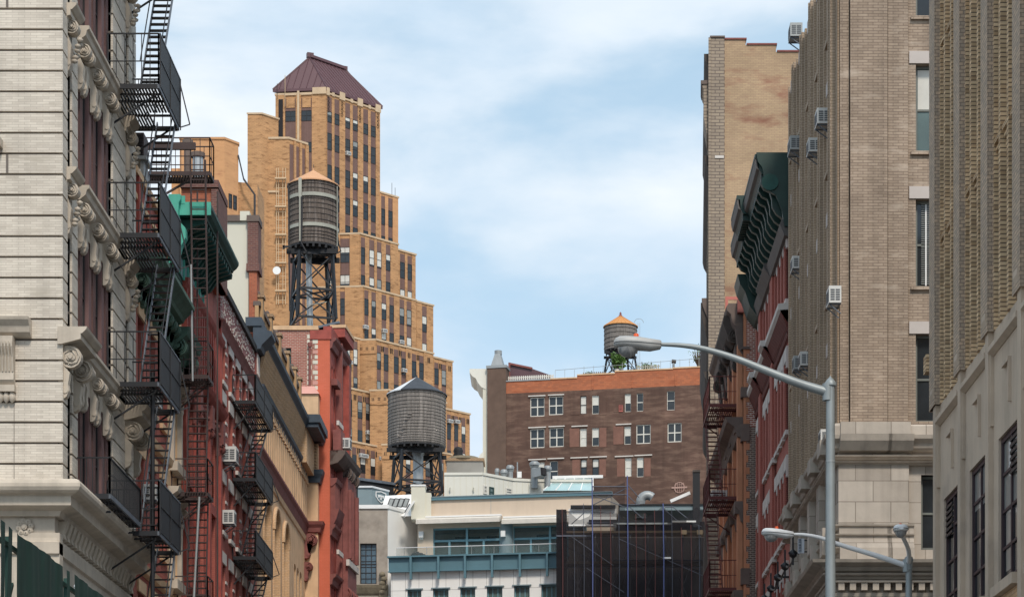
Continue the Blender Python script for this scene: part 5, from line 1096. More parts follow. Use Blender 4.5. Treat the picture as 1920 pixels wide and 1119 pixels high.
picket('white picket fence at the left end of the orange parapet', 946, 1033, segs[1][2]+.05, segs[1][2]+.75, 'frame_white', -.8)
picket('pale picket fence section beneath the third water tank', 1190, 1234, segs[4][2]+.1, segs[4][2]+.85, 'hoop_pale', -1.2)
picket('low grey fence left of the potted palm on the orange parapet', 1090, 1130, segs[3][2]+.05, segs[3][2]+.55, 'wood_grey', -1.0)
W = thing('cable_rail', 'thin wire guard rail along the top of the orange brick parapet', 'railing', KF.p(s(1250), segs[-1][2], -.4)); b = MB()
for a in range(1040, 1324, 18): zt_ = [g for g in segs if g[0] <= a < g[1]][0][2]; b = MB(); b.bar(KF.p(s(a), zt_, -.3), KF.p(s(a), zt_+1.0, -.3), .04, 'galvanised'); sub('post', b, W)
b2 = MB(); b2.bar(KF.p(s(1040), segs[2][2]+1.0, -.3), KF.p(s(1324), segs[-1][2]+1.0, -.3), .035, 'galvanised'); sub('wire', b2, W)
def foliage(lab, c, h, r_, n, leaf, mat, seed, trunk, cat, name, pot=True, shape='round'):
    rr = random.Random(seed); t = thing(name, lab, cat, c); b = MB(); tips = []
    for i in range(trunk):
        a = rr.random()*2*pi; e = c+Vector((cos(a)*r_*.7*rr.random(), sin(a)*r_*.7*rr.random(), h*(.55+.45*rr.random()))); m = c.lerp(e, .5)+Vector((rr.uniform(-.1, .1)*r_, 0, h*.12)); b.tube([c, m, e], [.05*r_, .035*r_, .012*r_], 'bark', 5); tips += [m, e, m.lerp(e, .5)]
    sub('stem', b, t); b = MB()
    for i in range(n):
        q = rr.choice(tips)+Vector((rr.gauss(0, .22), rr.gauss(0, .22), rr.gauss(0, .18)))*r_; a = Vector((rr.uniform(-1, 1), rr.uniform(-1, 1), rr.uniform(-.6, 1))).normalized()*leaf; d = a.cross(Vector((rr.uniform(-1, 1), rr.uniform(-1, 1), rr.uniform(-1, 1)))).normalized()*leaf*.35
        b.poly([q, q+a*.5+d, q+a, q+a*.5-d], mat)
    sub('leaves', b, t)
    if pot: b = MB(); b.lathe(c.x, c.y, [(.3*r_, c.z-.5), (.42*r_, c.z), (.36*r_, c.z), (0, c.z-.05)], 'pot', 12); sub('pot', b, t)
foliage('green potted palm on the orange parapet beneath the third water tank', KF.p(s(1155), segs[4][2]+.5, -1), 1.15, .75, 300, .5, 'leaf', 3, 12, 'plant', 'potted_palm')
foliage('sparse young tree with thin branches at the right end of the orange parapet', KF.p(s(1308), segs[-1][2]+.2, -1.5), 2.3, 1.5, 150, .16, 'leaf_pale', 8, 16, 'tree', 'roof_tree')
foliage('low shrub in the middle of the roof terrace fence', KF.p(s(1212), segs[4][2]+.3, -1.6), 0.6, .9, 150, .25, 'leaf_pale', 9, 8, 'plant', 'roof_shrub')
foliage('small dry shrub at the left start of the roof garden', KF.p(s(1103), segs[3][2]+.1, -1.4), 0.4, .7, 90, .2, 'leaf_pale', 10, 8, 'plant', 'roof_shrub')
W = thing('roof_cowl', 'small cowl vent standing on the orange parapet near the young tree', 'vent', KF.p(s(1261), segs[-1][2], -.8)); b = MB(); q = KF.p(s(1261), segs[-1][2], -.8); b.tube([q, q+Vector((0, 0, .9))], .12, 'galvanised', 8); sub('stack', b, W); b = MB(); b.tube([q+Vector((-.2, 0, .95)), q+Vector((.25, 0, .9))], .2, 'soot', 8); sub('cap', b, W)
# --- building behind the scaffold, and the scaffold
T = thing('construction_building', 'building under renovation behind black scaffold netting, with flat steel roof edge', 'building', (6, 148, 0))
JF = Face(X(1066, 146.5), 146.5, 1, -.02); s = JF.s; z = JF.z; b, rf = MB(), MB()
roofed(b, rf, [(JF.x0, 147), (X(1328, 146), 146.6), (X(1328, 146), 162), (JF.x0, 162)], 0, z(1066, 1000), 'soot')
b.box(JF, 0, s(1156), z(1066, 986), z(1066, 953), -.4, 0, 'white_cladding'); b.box(JF, s(1070), s(1154), z(1070, 953), z(1070, 948), -.5, .3, 'roof_black'); b.box(JF, s(1104), s(1158), z(1104, 982), z(1104, 975), 0, .3, 'roof_black')
b.box(JF, s(1156), s(1325), z(1156, 1000), z(1156, 962), -3.5, -3, 'dark_void')
sub('wall', b, T); sub('roof', rf, T)
b = MB(); b.box(JF, s(1162), s(1322), z(1162, 953), z(1162, 944), -5, -.6, 'grey_blue_box'); b.box(JF, s(1160), s(1324), z(1162, 944), z(1162, 941.5), -5, -.5, 'roof_black'); b.box(JF, s(1220), s(1324), z(1220, 940), z(1220, 931), -4.5, -3, 'pure_white'); b.bar(JF.p(s(1258), z(1258, 934), -1), JF.p(s(1295), z(1295, 918), -1), .2, 'pure_white'); sub('roof_edge', b, T)
b = MB(); b.box(JF, s(1300), s(1313), z(1300, 985), z(1300, 878), -1, -.45, 'roof_black'); b.box(JF, s(1299.5), s(1313.5), z(1300, 882), z(1300, 878), -1.05, -.4, 'soot'); sub('flue', b, T)
W = thing('roof_duct', 'curved galvanised roof duct bending over above the scaffold', 'duct', JF.p(s(1199), z(1199, 940), -2)); b = MB(); q = JF.p(s(1202), 0, -2); zz = z(1200, 930); b.tube([(q.x, q.y, zz-1), (q.x, q.y, zz)]+[(q.x+.45*(1-cos(u)), q.y, zz+.45*sin(u)) for u in [i*pi/12 for i in range(1, 10)]], .3, 'galvanised', 12); sub('duct', b, W); b = MB(); b.tube([(q.x, q.y, zz-1.1), (q.x, q.y, zz-.8)], .4, 'galvanised', 12); sub('collar', b, W)
T = thing('scaffolding', 'tube scaffolding wrapped in sagging black debris netting with red and blue upright lines', 'scaffold', (6, 144, 0))
SF = Face(X(1043, 143.5), 143.5, 1, -.02); s = SF.s; z = SF.z; E = s(1326)
tops = [(1043, 954), (1066, 958), (1085, 975), (1104, 968), (1110, 958), (1160, 962), (1172, 972), (1200, 975), (1235, 955), (1242, 948), (1262, 968), (1282, 975), (1292, 962), (1305, 950), (1320, 955), (1326, 985)]
def topz(px):
    for (a, ya), (c, yc) in zip(tops, tops[1:]):
        if a <= px <= c: return z(px, ya+(yc-ya)*(px-a)/(c-a))
rn = random.Random(2); P_ = [1043+i*283/70 for i in range(71)]
b = MB(); ZL = [0, 8, 14, 18, 21, 23.4, 25.2, 26.6]
for i in range(70):
    w0, w1 = .09*sin(i*.9), .09*sin((i+1)*.9)
    cols = [ZL+[topz(P_[i+k])] for k in (0, 1)]
    for j in range(len(ZL)):
        f = lambda k, jj: SF.p(s(P_[i+k]), cols[k][jj], (.05*sin((i+k)*.21+jj*.4)+.008*sin((i+k)*2.3+jj)) + (.06*sin(jj*1.7+(i+k)*.1)))
        b.poly([f(0, j), f(1, j), f(1, j+1), f(0, j+1)], 'net' if j < len(ZL)-1 else 'net_thin', True)
sub('netting', b, T)
b = MB(); z0 = 24
for (a, c, y0, y1) in ((1110, 1172, 905, 960),): 
    for i in range(6):
        t0, t1 = i/6, (i+1)/6; sg = lambda t: 14*sin(pi*t)
        b.poly([SF.p(s(a+(c-a)*t0), z(a, y1+4), -.8), SF.p(s(a+(c-a)*t1), z(a, y1+4), -.8), SF.p(s(a+(c-a)*t1), z(a, y0+sg(t1)*.5-6*t1), -.8), SF.p(s(a+(c-a)*t0), z(a, y0+sg(t0)*.5-6*t0), -.8)], 'net_thin')
sub('upper_netting', b, T)
b = MB(); b.box(SF, 0, s(1062), 0, z(1050, 954), -2.4, -.1, 'net'); sub('end_netting', b, T)
for k in range(9):                        # inner frames seen through the mesh
    px = 1050+k*33; b = MB()
    for dd_ in (-.35, -1.5): b.tube([SF.p(s(px), 0, dd_), SF.p(s(px), z(px, 1000), dd_)], .05, 'tube_inner', 6)
    for j in range(5): zz_ = 12+j*2.9; b.tube([SF.p(s(px), zz_, -.35), SF.p(s(px), zz_, -1.5)], .04, 'tube_inner', 5)
    sub('frame', b, T)
for j in range(5): b = MB(); b.tube([SF.p(0, 13.2+j*2.9, -.4), SF.p(E, 13.2+j*2.9, -.4)], .045, 'tube_inner', 6); sub('ledger', b, T)
for k in range(8):
    b = MB(); px = 1050+k*33
    for j in range(5): b.tube([SF.p(s(px), 12+j*2.9, -.45), SF.p(s(px+33), 14.9+j*2.9, -.45)] if (j+k) % 2 else [SF.p(s(px), 14.9+j*2.9, -.45), SF.p(s(px+33), 12+j*2.9, -.45)], .03, 'tube_inner', 5)
    sub('brace', b, T)
for px, yt, col in ((1054, 955, 'tube_red'), (1076, 985, 'tube_grey'), (1094, 945, 'tube_grey'), (1110, 897, 'tube_blue'), (1126, 950, 'tube_red'), (1144, 960, 'tube_red'), (1160, 965, 'tube_grey'), (1176, 893, 'tube_blue'), (1192, 965, 'tube_red'), (1209, 963, 'tube_red'), (1227, 957, 'tube_red'), (1243, 945, 'tube_blue'), (1259, 948, 'tube_grey'), (1277, 990, 'tube_red'), (1295, 985, 'tube_red'), (1310, 985, 'tube_grey')):
    b = MB(); b.tube([SF.p(s(px), 0, .3), SF.p(s(px)+.05, z(px, 1050), .26), SF.p(s(px), z(px, yt), .3)], .02 if col != 'tube_blue' else .04, col, 6); sub('upright', b, T)
b = MB()
for y, a, c in ((957, 1043, 1110), (978, 1100, 1150), (925, 1110, 1176), (910, 1110, 1176), (944, 1176, 1200), (948, 1243, 1262), (1008, 1043, 1112), (1048, 1150, 1326), (995, 1043, 1326)): b.tube([SF.p(s(a), z(a, y), -.3), SF.p(s(c), z(c, y), -.3)], .035, 'tube_grey', 6)
for a, y0, c, y1 in ((1110, 925, 1176, 950), (1110, 945, 1176, 912), (1176, 905, 1198, 930), (1176, 925, 1196, 945), (1243, 950, 1275, 978), (1262, 948, 1290, 970), (1066, 985, 1094, 960), (1176, 944, 1206, 970), (1150, 1000, 1326, 1075), (1060, 1020, 1110, 1050), (1290, 975, 1316, 985)): b.tube([SF.p(s(a), z(a, y0), -.35), SF.p(s(c), z(c, y1), -.35)], .03, 'tube_grey', 6)
for a, y0, c, y1 in ((1160, 1010, 1320, 1080), (1100, 1065, 1170, 1110), (1070, 1005, 1150, 1060)): b.tube([SF.p(s(a), z(a, y0), .12), SF.p(s(c), z(c, y1), .12)], .018, 'tube_grey', 5)
sub('brace', b, T)
b = MB()
for y, a, c, col in ((984, 1066, 1150, 'pure_white'), (981, 1150, 1260, 'blind_grey'), (977, 1260, 1305, 'white_cladding'), (1046, 1243, 1258, 'pure_white'), (1004, 1043, 1110, 'tube_grey')): b.box(SF, s(a), s(c), z(a, y+1.5), z(a, y-1.5), -.2, .02 if y < 1040 else .2, col)
for a in (1282, 1312): b.box(SF, s(a)-.18, s(a)+.18, z(a, 1002), z(a, 994), .0, .2, 'plank')
b.box(SF, 0, E, z(1043, 998), z(1043, 994), -1.6, -.15, 'plank'); sub('deck', b, T); b = MB(); b.box(SF, 0, E, z(1043, 1056), z(1043, 1051), -1.6, -.15, 'plank'); sub('deck', b, T)
# ------------------------------------------------------------------ right side of the street
RF_ = Face(XR, 0, 0, 1, -1)
# --- yellow-brown brick building, nearest
T = thing('pier_building', 'yellow-brown brick building with tall ribbed piers above a smooth stone base, at far right', 'building', (XR, 40, 0))
E = 49.5; b, rf = MB(), MB(); ZB = 12.95
roofed(b, rf, [(XR+.6, 24), (40, 24), (40, E), (XR+.6, E)], 0, 27.5, 'base_stone')
wins = [(46.55, 48.35), (43.55, 45.35), (40.6, 42.4), (37.6, 39.4), (34.6, 36.4), (31.6, 33.4)]
hs = [(a, c, 8.05, 10.85) for a, c in wins]+[(a, c, 4.2, 7.2) for a, c in wins]
wall(b, RF_, 24, E, 0, ZB-.4, 'base_stone', hs, .10)
b.box(RF_, 24, E, ZB-.4, ZB+.05, -.3, .0, 'base_stone')
for a, c in wins:                       # stone base: panels, copings and pier feet
    m = (a+c)/2
    b.prof(RF_, a-.35, c+.45, [(0, ZB-.25), (.12, ZB-.25), (.12, ZB-.35), (.02, ZB-.42), (0, ZB-.42)], 'base_stone')
    b.box(RF_, c+.42, c+.48, 11.2, ZB-.3, 0, .07, 'base_stone'); b.box(RF_, a-.4, a-.34, 11.2, ZB-.3, 0, .07, 'base_stone')
    b.box(RF_, m-.3, m+.3, 12.05, 12.13, 0, .07, 'base_stone'); b.box(RF_, m-.3, m-.24, 11.3, 12.05, 0, .06, 'base_stone'); b.box(RF_, m-.24, m+.3, 11.3, 12.05, .0, .004, 'groove') if False else None
    b.box(RF_, c+.48, a+2.6, 0, ZB+.35, 0, .1, 'base_stone'); b.prof(RF_, c+.46, a+2.62, [(0, ZB+.46), (.165, ZB+.42), (.175, ZB+.3), (.12, ZB+.12), (0, ZB+.1)], 'base_stone')
    b.box(RF_, a-.1, c+.1, 7.85, 8.05, 0, .14, 'base_stone')
    b.box(RF_, a, c, 7.2, 7.84, -.05, .01, 'tan_brick')
sub('wall', b, T); sub('roof', rf, T)
b = MB()
for a, c in wins:
    p0 = a-.6; 
    # one bay: a broad pier, then three projecting brick fins with deep slots between them
    b.box(RF_, a+2.18, a+2.86, ZB+.05, 27.5, -.5, .14, 'pier_brick'); b.box(RF_, a+2.12, a+2.18, ZB+.05, 27.5, -.5, .02, 'yellow_brick')
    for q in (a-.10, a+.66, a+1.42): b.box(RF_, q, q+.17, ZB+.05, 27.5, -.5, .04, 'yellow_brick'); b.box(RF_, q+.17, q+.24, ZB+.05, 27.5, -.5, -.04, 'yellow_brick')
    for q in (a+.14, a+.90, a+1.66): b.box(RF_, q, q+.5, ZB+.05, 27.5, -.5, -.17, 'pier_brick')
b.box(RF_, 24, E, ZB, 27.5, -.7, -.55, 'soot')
b.box(RF_, 48.75, E, ZB+.05, 27.5, -.5, .12, 'pier_brick')
for k, zz in enumerate((16.62, 20.85, 25.05)):      # corbelled teeth at each window head
    for a, c in wins:
        for i, q in enumerate((a+.14, a+.90, a+1.66)):
            for j in range(4): b.box(RF_, q, q+.46, zz-.15*j-.08, zz-.15*j, -.5, .02-.035*j, 'yellow_brick')
sub('brick_piers', b, T)
for z in (13.6, 17.6, 21.8): 
    for a, c in wins[:4]:
        for q in (a+.14, a+.90, a+1.66): win(T, RF_, q+.02, q+.48, z, z+2.5, -.09, .04, fm='frame_dark', bl=0, split=False)
for i, h in enumerate(hs): win(T, RF_, *h, -.05, .1, 2, 4, fm='frame_maroon', bl=(0, .3, .5)[i % 3], bm='blind_grey', rail=False)
for j, (a, zz) in enumerate(((47.5, 10.0), (40.7, 10.0))):
    b = MB()
    for k in range(6): b.box(RF_, a, a+.75, zz+k*.12, zz+k*.12+.06, -.06, -.02, 'frame_dark')
    sub('louvre', b, T)
for a in (46.65, 43.65, 41.6): b = MB(); b.box(RF_, a+.1, a+.5, 8.3, 10.0, -.093, -.088, 'blind_grey'); sub('blind', b, T)
W = thing('wall_lantern', 'small brown brick-patterned box lamp fixed at the near corner of the window', 'wall lamp', (XR-.3, 49.6, 14.8)); b = MB(); q = at(1747, 682, 49.6); b.cube(q.x-.15, q.x+.12, 49.45, 49.8, q.z-.2, q.z+.18, 'yellow_brick'); sub('casing', b, W); b = MB(); b.tube([q+Vector((.05, 0, -.2)), q+Vector((.1, 0, -.4)), q+Vector((.25, 0, -.42))], .03, 'frame_dark', 6); sub('bracket', b, W)
# --- beige brick corner building
T = thing('beige_corner_building', 'beige brick corner tower with stone base, stone lintels and window air conditioners', 'building', (XR, 66.6, 0))
BF = Face(XR, 66.6, 1, 0); s = BF.s; z = lambda y: BF.z(1570, y); b, rf = MB(), MB(); TP = 31.5; zb = z(793)
roofed(b, rf, [(XR+.5, 67.2), (26, 67.2), (26, 80), (XR+.5, 80)], 0, TP-.3, 'beige_brick')
fw_ = [(s(1717), s(1717)+1.0, z(285-253*k)-0.0, z(285-253*k)+2.62) for k in (-2, -1, 0, 1)]
hs = fw_+[(s(1727), s(1727)+1.15, z(1030), z(890)), (s(1727), s(1727)+1.15, z(1030)-4, z(890)-4)]
hs += [(s(1717)+3.4+i*3, s(1717)+4.5+i*3, z(285-253*k), z(285-253*k)+2.62) for k in (-2, -1, 0, 1) for i in range(3)]
wall(b, BF, s(1703), 17, zb, TP, 'beige_brick', hs, .3); 
b.box(BF, s(1575), s(1592), zb, TP, -.8, -.02, 'beige_brick'); b.box(BF, s(1593.5), s(1663), zb, TP, -.8, .12, 'beige_brick'); b.box(BF, s(1664), s(1702), zb, TP, -.8, .08, 'beige_brick'); b.box(BF, 0.02, s(1576), zb, TP, -.8, -.1, 'side_brick')
for k in (-2, -1, 0, 1):
    z0 = z(285-253*k); 
    for q in (s(1704.5), s(1717)+3.1, s(1717)+6.1): b.box(BF, q, q+1.6, z0+2.62, z0+2.98, 0, .04, 'lintel_stone'); b.box(BF, q+.05, q+1.6, z0-.1, z0, 0, .1, 'beige_brick')
# stone base, courses and mouldings, returned round the corner onto the street side
PTH = [(XR+9, 66.6), (XR, 66.6), (XR, 80)]
pier = [(s(1572), s(1703), .12)]
wall(b, BF, 0, 17, 0, zb, 'ashlar', [h for h in hs if h[3] < zb], .35)
b.box(BF, .02, s(1703), z(985), z(870), 0, .14, 'ashlar')
PT2 = [(XR+s(1712), 66.6), (XR, 66.6), (XR, 80)]
def mould(y0, y1, prj, m='stone_mould'):
    z1, z0 = z(y0), z(y1); h = z1-z0; b.sweep(PT2 if 980 < y0 < 1040 else PTH, [(-.1, z1), (prj, z1), (prj*.95, z1-h*.25), (prj*.6, z1-h*.5), (prj*.5, z1-h*.8), (prj*.2, z0), (-.1, z0)], m, -1)
b.sweep(PTH, [(-.1, z(792)), (.06, z(794)), (.14, z(800)), (.14, z(820)), (-.1, z(820))], 'ashlar', -1)
mould(820, 848, .42); mould(856, 864, .25); mould(868, 874, .3); mould(985, 996, .28); mould(1003, 1012, .3); mould(1028, 1036, .32)
mould(1056, 1078, .85); mould(1078, 1090, .5)
for px0, px1 in ((1575, 1665), (1665, 1706)):
    a, c = s(px0), s(px1); b.box(BF, a, c, z(820), z(793), 0, .2, 'ashlar'); b.prof(BF, a-.05, c+.05, [(0, z(820)), (.55, z(820)), (.5, z(832)), (.3, z(848)), (0, z(850))], 'stone_mould'); b.prof(BF, a-.05, c+.08, [(0, z(985)), (.2, z(985)), (.22, z(1012)), (.38, z(1030)), (.42, z(1055)), (0, z(1056))], 'ashlar')
i = 0
while i*.34 < 9: b.box(BF, i*.34, i*.34+.18, z(1108), z(1094), -.02, .3, 'stone_mould'); i += 1
b.sweep(PTH, [(-.1, z(1094)), (.34, z(1094)), (.34, z(1090)), (-.1, z(1090))], 'stone_mould', -1); b.sweep(PTH, [(-.1, z(1112)), (.16, z(1112)), (.12, z(1119)), (-.1, z(1119))], 'stone_mould', -1)
i = 0
while i*.34 < 13: b.box(RF_, 66.7+i*.34, 66.88+i*.34, z(1108), z(1094), -.02, .3, 'stone_mould'); i += 1
# street side: narrow piers with recessed window bays
bays = [67.35+i*2.58 for i in range(5)]; sh = []
for k in (-2, -1, 0, 1): 
    for a in bays: sh.append((a+.62, a+1.62, z(285-253*k)+.1, z(285-253*k)+2.5))
wall(b, RF_, 66.6, 80, zb, TP, 'side_brick', sh, .25)
lo = [(a+.62, a+1.62, z(1020), z(900)) for a in bays]+[(a+.62, a+1.62, 6.5, 9.5) for a in bays]; wall(b, RF_, 66.6, 80, 0, zb, 'ashlar', lo, .3)
for i, a in enumerate(bays): b.box(RF_, a-.32, a+.2, zb+.02, TP, 0, .16, 'side_brick'); b.box(RF_, a-.1, a-.02, zb, TP, .16, .2, 'side_brick'); b.box(RF_, a+1.95, a+2.1, zb+.02, TP, 0, .08, 'side_brick'); b.box(RF_, a-.38, a+.26, 4, zb, 0, .2, 'ashlar'); b.box(RF_, a-.45, a+.32, z(848), z(820), .1, .48, 'stone_mould'); b.box(RF_, a-.42, a+.3, z(1036), z(985), .1, .4, 'stone_mould')
for h in sh: b.box(RF_, h[0]-.12, h[1]+.12, h[3], h[3]+.4, 0, .035, 'lintel_stone'); b.box(RF_, h[0]-.1, h[1]+.1, h[2]-.14, h[2], 0, .09, 'side_brick')
sub('wall', b, T); sub('roof', rf, T)
for i, h in enumerate(fw_+hs[4:]): win(T, BF, *h, -.22, .08, fm='frame_grey', gm='glass' if i != 2 else 'glass_green', bl=(0, 0, .0, 0, 0, 0)[i] if i < 6 else 0)
b = MB(); h = fw_[2]; b.box(BF, h[0]+.1, h[1]-.05, h[2]+1.35, h[3]-.1, -.26, -.255, 'blind'); b.box(BF, h[0]+.1, h[1]-.05, h[2]+.1, h[2]+1.25, -.26, -.255, 'glass_green')
h = fw_[1]
for k in range(38): b.box(BF, h[0]+.2, h[1]-.05, h[2]+.15+k*.064, h[2]+.175+k*.064, -.255, -.225, 'blind_grey')
b.box(BF, h[0]+.32, h[0]+.36, h[2]+.1, h[3]-.1, -.24, -.222, 'pure_white'); sub('blind', b, T)
for h in sh+lo: win(T, RF_, *h, -.2, .07, fm='frame_grey', bl=0)
for px, py, d_, w_, h_, lab, col in ((1541, 238, .0, .75, .52, 'white air conditioner high on the beige street side, upper of the close pair', 'white_ac'), (1525, 290, .0, .7, .48, 'white air conditioner high on the beige street side, lower right of the close pair', 'white_ac'),
    (1489, 288, 0, 1.0, .52, 'wide grey air conditioner just above the top of the dark green cornice', 'grey_ac'), (1490, 75, 0, .8, .5, 'topmost grey air conditioner, near the upper edge of the beige street side', 'grey_ac'),
    (1494, 508, 0, .8, .46, 'white air conditioner beside the red wall, on a wire bracket under the green cornice', 'white_ac'), (1562, 573, 0, .8, .55, 'white air conditioner alone on the beige side nearest the corner, on a wire bracket', 'white_ac'),
    (1509, 689, 0, .75, .5, 'front one of two overlapping air conditioners above the arm of the street lamp', 'white_ac'), (1497, 695, 0, .6, .5, 'rear one of two overlapping air conditioners above the arm of the street lamp', 'grey_ac'), (1548, 835, 0, .7, .48, 'white air conditioner half hidden behind the lamp post, lowest on the beige side', 'white_ac')):
    dd = .46 if px < 1560 else .4; # face of the unit is seen at px; find the wall position that puts its middle there
    sc = RF_.s(px, dd*.5); ac_unit(RF_, sc, RF_.z(px, py, dd*.5), lab, w_*.85, h_*.9, dd*.9, 0, col, 'air conditioners of the beige corner building')
# --- red house with the dark green cornice
T = thing('green_cornice_house', 'crimson brick house with white lintels and a heavy dark green bracketed cornice', 'building', (XR, 86, 0))
s0, s1 = 80.0, 93.0; b, rf = MB(), MB(); TP = 28.4
roofed(b, rf, [(XR+.4, s0), (26, s0), (26, s1), (XR+.4, s1)], 0, TP, 'crimson_brick')
cols = [80.5, 81.65, 82.8, 83.95, 86.4, 87.55, 88.7, 90.6, 91.7]; hs = []
for zz, h in ((24.2, 2.1), (19.5, 2.5), (15.75, 2.35), (11.9, 2.4), (8.0, 2.4), (4.1, 2.4)):
    for a in cols: hs.append((a, a+.68, zz, zz+h))
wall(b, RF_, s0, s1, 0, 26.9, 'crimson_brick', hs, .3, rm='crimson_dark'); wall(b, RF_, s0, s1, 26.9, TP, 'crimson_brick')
for q in (85.0, 89.8): b.box(RF_, q, q+.9, 4, 26.9, 0, .16, 'crimson_brick'); b.box(RF_, q-.12, q, 4, 26.9, 0, .06, 'crimson_dark')
for h in hs:
    b.box(RF_, h[1]+.02, h[1]+.45, h[2], h[3], 0, .07, 'crimson_brick')
    b.box(RF_, h[0]-.16, h[1]+.18, h[3], h[3]+.5, 0, .09, 'lintel_white'); b.box(RF_, h[0]-.2, h[0]-.02, h[3]-.3, h[3]+.25, 0, .1, 'lintel_white')
    b.box(RF_, h[0]-.1, h[1]+.1, h[2]-.16, h[2]-.0, 0, .12, 'lintel_white')
for zz in (19.34, 15.6, 11.75): b.box(RF_, 84.6, 86.2, zz-.15, zz+.05, 0, .19, 'lintel_white')
for q, w_ in ((80.0, 5.0), (85.0, .95), (86.0, 3.8), (89.8, .95), (90.8, 2.2)):
    p = .42 if w_ > 1.2 else .6
    b.prof(RF_, q, q+w_, [(0, 23.95), (p, 23.9), (p, 23.72), (p*.75, 23.6), (p*.3, 23.3), (0, 23.2)], 'lintel_white'); b.prof(RF_, q, q+w_, [(.0, 23.7), (p*.85, 23.68), (p*.3, 23.1), (0, 22.9)], 'crimson_dark')
b.prof(RF_, s0, s1, [(0, 22.9), (.12, 22.9), (.08, 22.75), (0, 22.7)], 'crimson_dark')
sub('wall', b, T); sub('roof', rf, T)
for h in hs: win(T, RF_, *h, -.25, .07, fm='frame_dark', bl=0, split=False)
b = MB(); zc = 29.25
def gcorn(a, c, p, dz=0):
    b.prof(RF_, a, c, [(-.4, zc+dz), (p, zc+dz), (p, zc+dz-.1), (p-.06, zc+dz-.16), (p-.10, zc+dz-.42), (p-.16, zc+dz-.55), (p-.2, zc+dz-.62), (p-.24, zc+dz-.7), (.2, zc+dz-.72), (.1, zc+dz-1.7), (-.4, zc+dz-1.7)], 'bottle_green')
    q = a+.12
    while q < c-.15: b.box(RF_, q, q+.17, zc+dz-.92, zc+dz-.7, p-.55, p-.24, 'bottle_green'); q += .3
    b.prof(RF_, a, c, [(p-.12, zc+dz-.15), (p+.0, zc+dz-.2), (p-.06, zc+dz-.5), (p-.16, zc+dz-.56)], 'lead_grey')
gcorn(80.05, 84.9, 1.25); gcorn(84.9, 87.7, 1.5, .12); gcorn(87.7, 90.7, 1.28)
for i in range(13):                    # scrolled brackets under the soffit
    a = 80.3+i*.82; b.prof(RF_, a, a+.22, [(.05, zc-.7), (1.0, zc-.7), (1.02, zc-.95), (.9, zc-1.15), (.7, zc-1.25), (.62, zc-1.5), (.6, zc-1.8), (.45, zc-2.05), (.25, zc-2.2), (.2, zc-2.6), (.05, zc-2.7)], 'bottle_green')
    b.tube([RF_.p(a-.02, zc-1.0, .8), RF_.p(a+.24, zc-1.0, .8)], .15, 'bottle_green', 10)
b.prof(RF_, 80.0, 85.2, [(0, zc-2.35), (.3, zc-2.35), (.36, zc-2.5), (.3, zc-2.65), (.2, zc-2.9), (0, zc-2.95)], 'lead_grey'); b.prof(RF_, 85.2, 88.5, [(0, zc-2.35), (.42, zc-2.35), (.46, zc-2.5), (.36, zc-2.65), (.2, zc-2.9), (0, zc-2.95)], 'lead_grey'); b.prof(RF_, 88.5, 91.0, [(0, zc-2.35), (.3, zc-2.35), (.36, zc-2.5), (.3, zc-2.65), (.2, zc-2.9), (0, zc-2.95)], 'lead_grey')
b.prof(RF_, 79.92, 80.1, [(-.4, zc+.02), (1.2, zc+.02), (1.15, zc-.3), (1.0, zc-.5), (.9, zc-.9), (.85, zc-1.3), (.5, zc-1.5), (.3, zc-2.0), (.2, zc-2.6), (-.4, zc-2.7)], 'bottle_green')
b.tube([RF_.p(79.86, zc-1.05, .72), RF_.p(80.0, zc-1.05, .72)], .3, 'teal_dark', 16)
b.prof(RF_, 90.6, 92.4, [(0, zc-1.2), (1.0, zc-1.2), (.9, zc-1.6), (.7, zc-1.9), (.5, zc-2.5), (.2, zc-2.9), (0, zc-3)], 'bottle_green')
sub('cornice', b, T)
# --- terracotta house with red fire escape
T = thing('terracotta_house', 'narrow terracotta fronted house with exposed brick end wall and red fire escape', 'building', (7.85, 93.3, 0))
QF = Face(7.85, 0, .0, 1, -1); QE = Face(7.85, 93.2, 1, 0); b, rf = MB(), MB(); TP = 27.3
roofed(b, rf, [(7.85+.4, 93.5), (26, 93.5), (26, 106), (8.25, 106)], 0, TP, 'end_brick')
zg = QE.z(1400, 800); b.box(QE, .1, 1.2, zg, TP, -.3, 0, 'end_brick'); b.box(QE, .1, 1.2, 0, zg, -.3, -.002, 'grey_end_brick'); b.box(QE, 0, .12, 0, TP, -.3, .02, 'terracotta')
for y0, y1 in ((726, 745), (795, 827), (560+90, 655), (1065, 1095)): b.box(QE, -.1, .26, QE.z(1395, y1), QE.z(1395, y0), -.3, .08, 'dark_stone')
for i in range(26): b.box(QE, .1+.0, .2+.06*(i % 2), 13+i*.5, 13.28+i*.5, 0, .01, 'terracotta')
hs = [(a, a+1.1, zz, zz+h, 1) if r_ else (a, a+1.1, zz, zz+h) for a in (94.5, 97.0, 99.6, 102.2) for zz, h, r_ in ((24.0, 2.0, 0), (20.2, 2.3, 1), (16.6, 2.5, 1), (12.6, 2.6, 1), (8.6, 2.6, 0), (4.4, 2.6, 0))]
wall(b, QF, 93.2, 105, 0, TP, 'terracotta', hs, .35)
for q in (93.5, 95.95, 98.5, 101.1, 103.7): b.box(QF, q, q+.5, 4, 26, 0, .22, 'terracotta'); [b.box(QF, q-.08, q+.58, zz, zz+.5, 0, .34, 'dark_stone') for zz in (22.3, 18.9, 15.2)]
for zz, p in ((22.9, .75), (19.4, .35), (15.7, .4)): b.prof(QF, 93.3, 105, [(0, zz), (p, zz), (p*.9, zz-.2), (p*.5, zz-.4), (p*.3, zz-.8), (0, zz-.9)], 'dark_stone')
sub('wall', b, T); sub('roof', rf, T)
for h in hs: win(T, QF, *h[:4], -.3, .07, fm='frame_dark', bl=0, split=False)
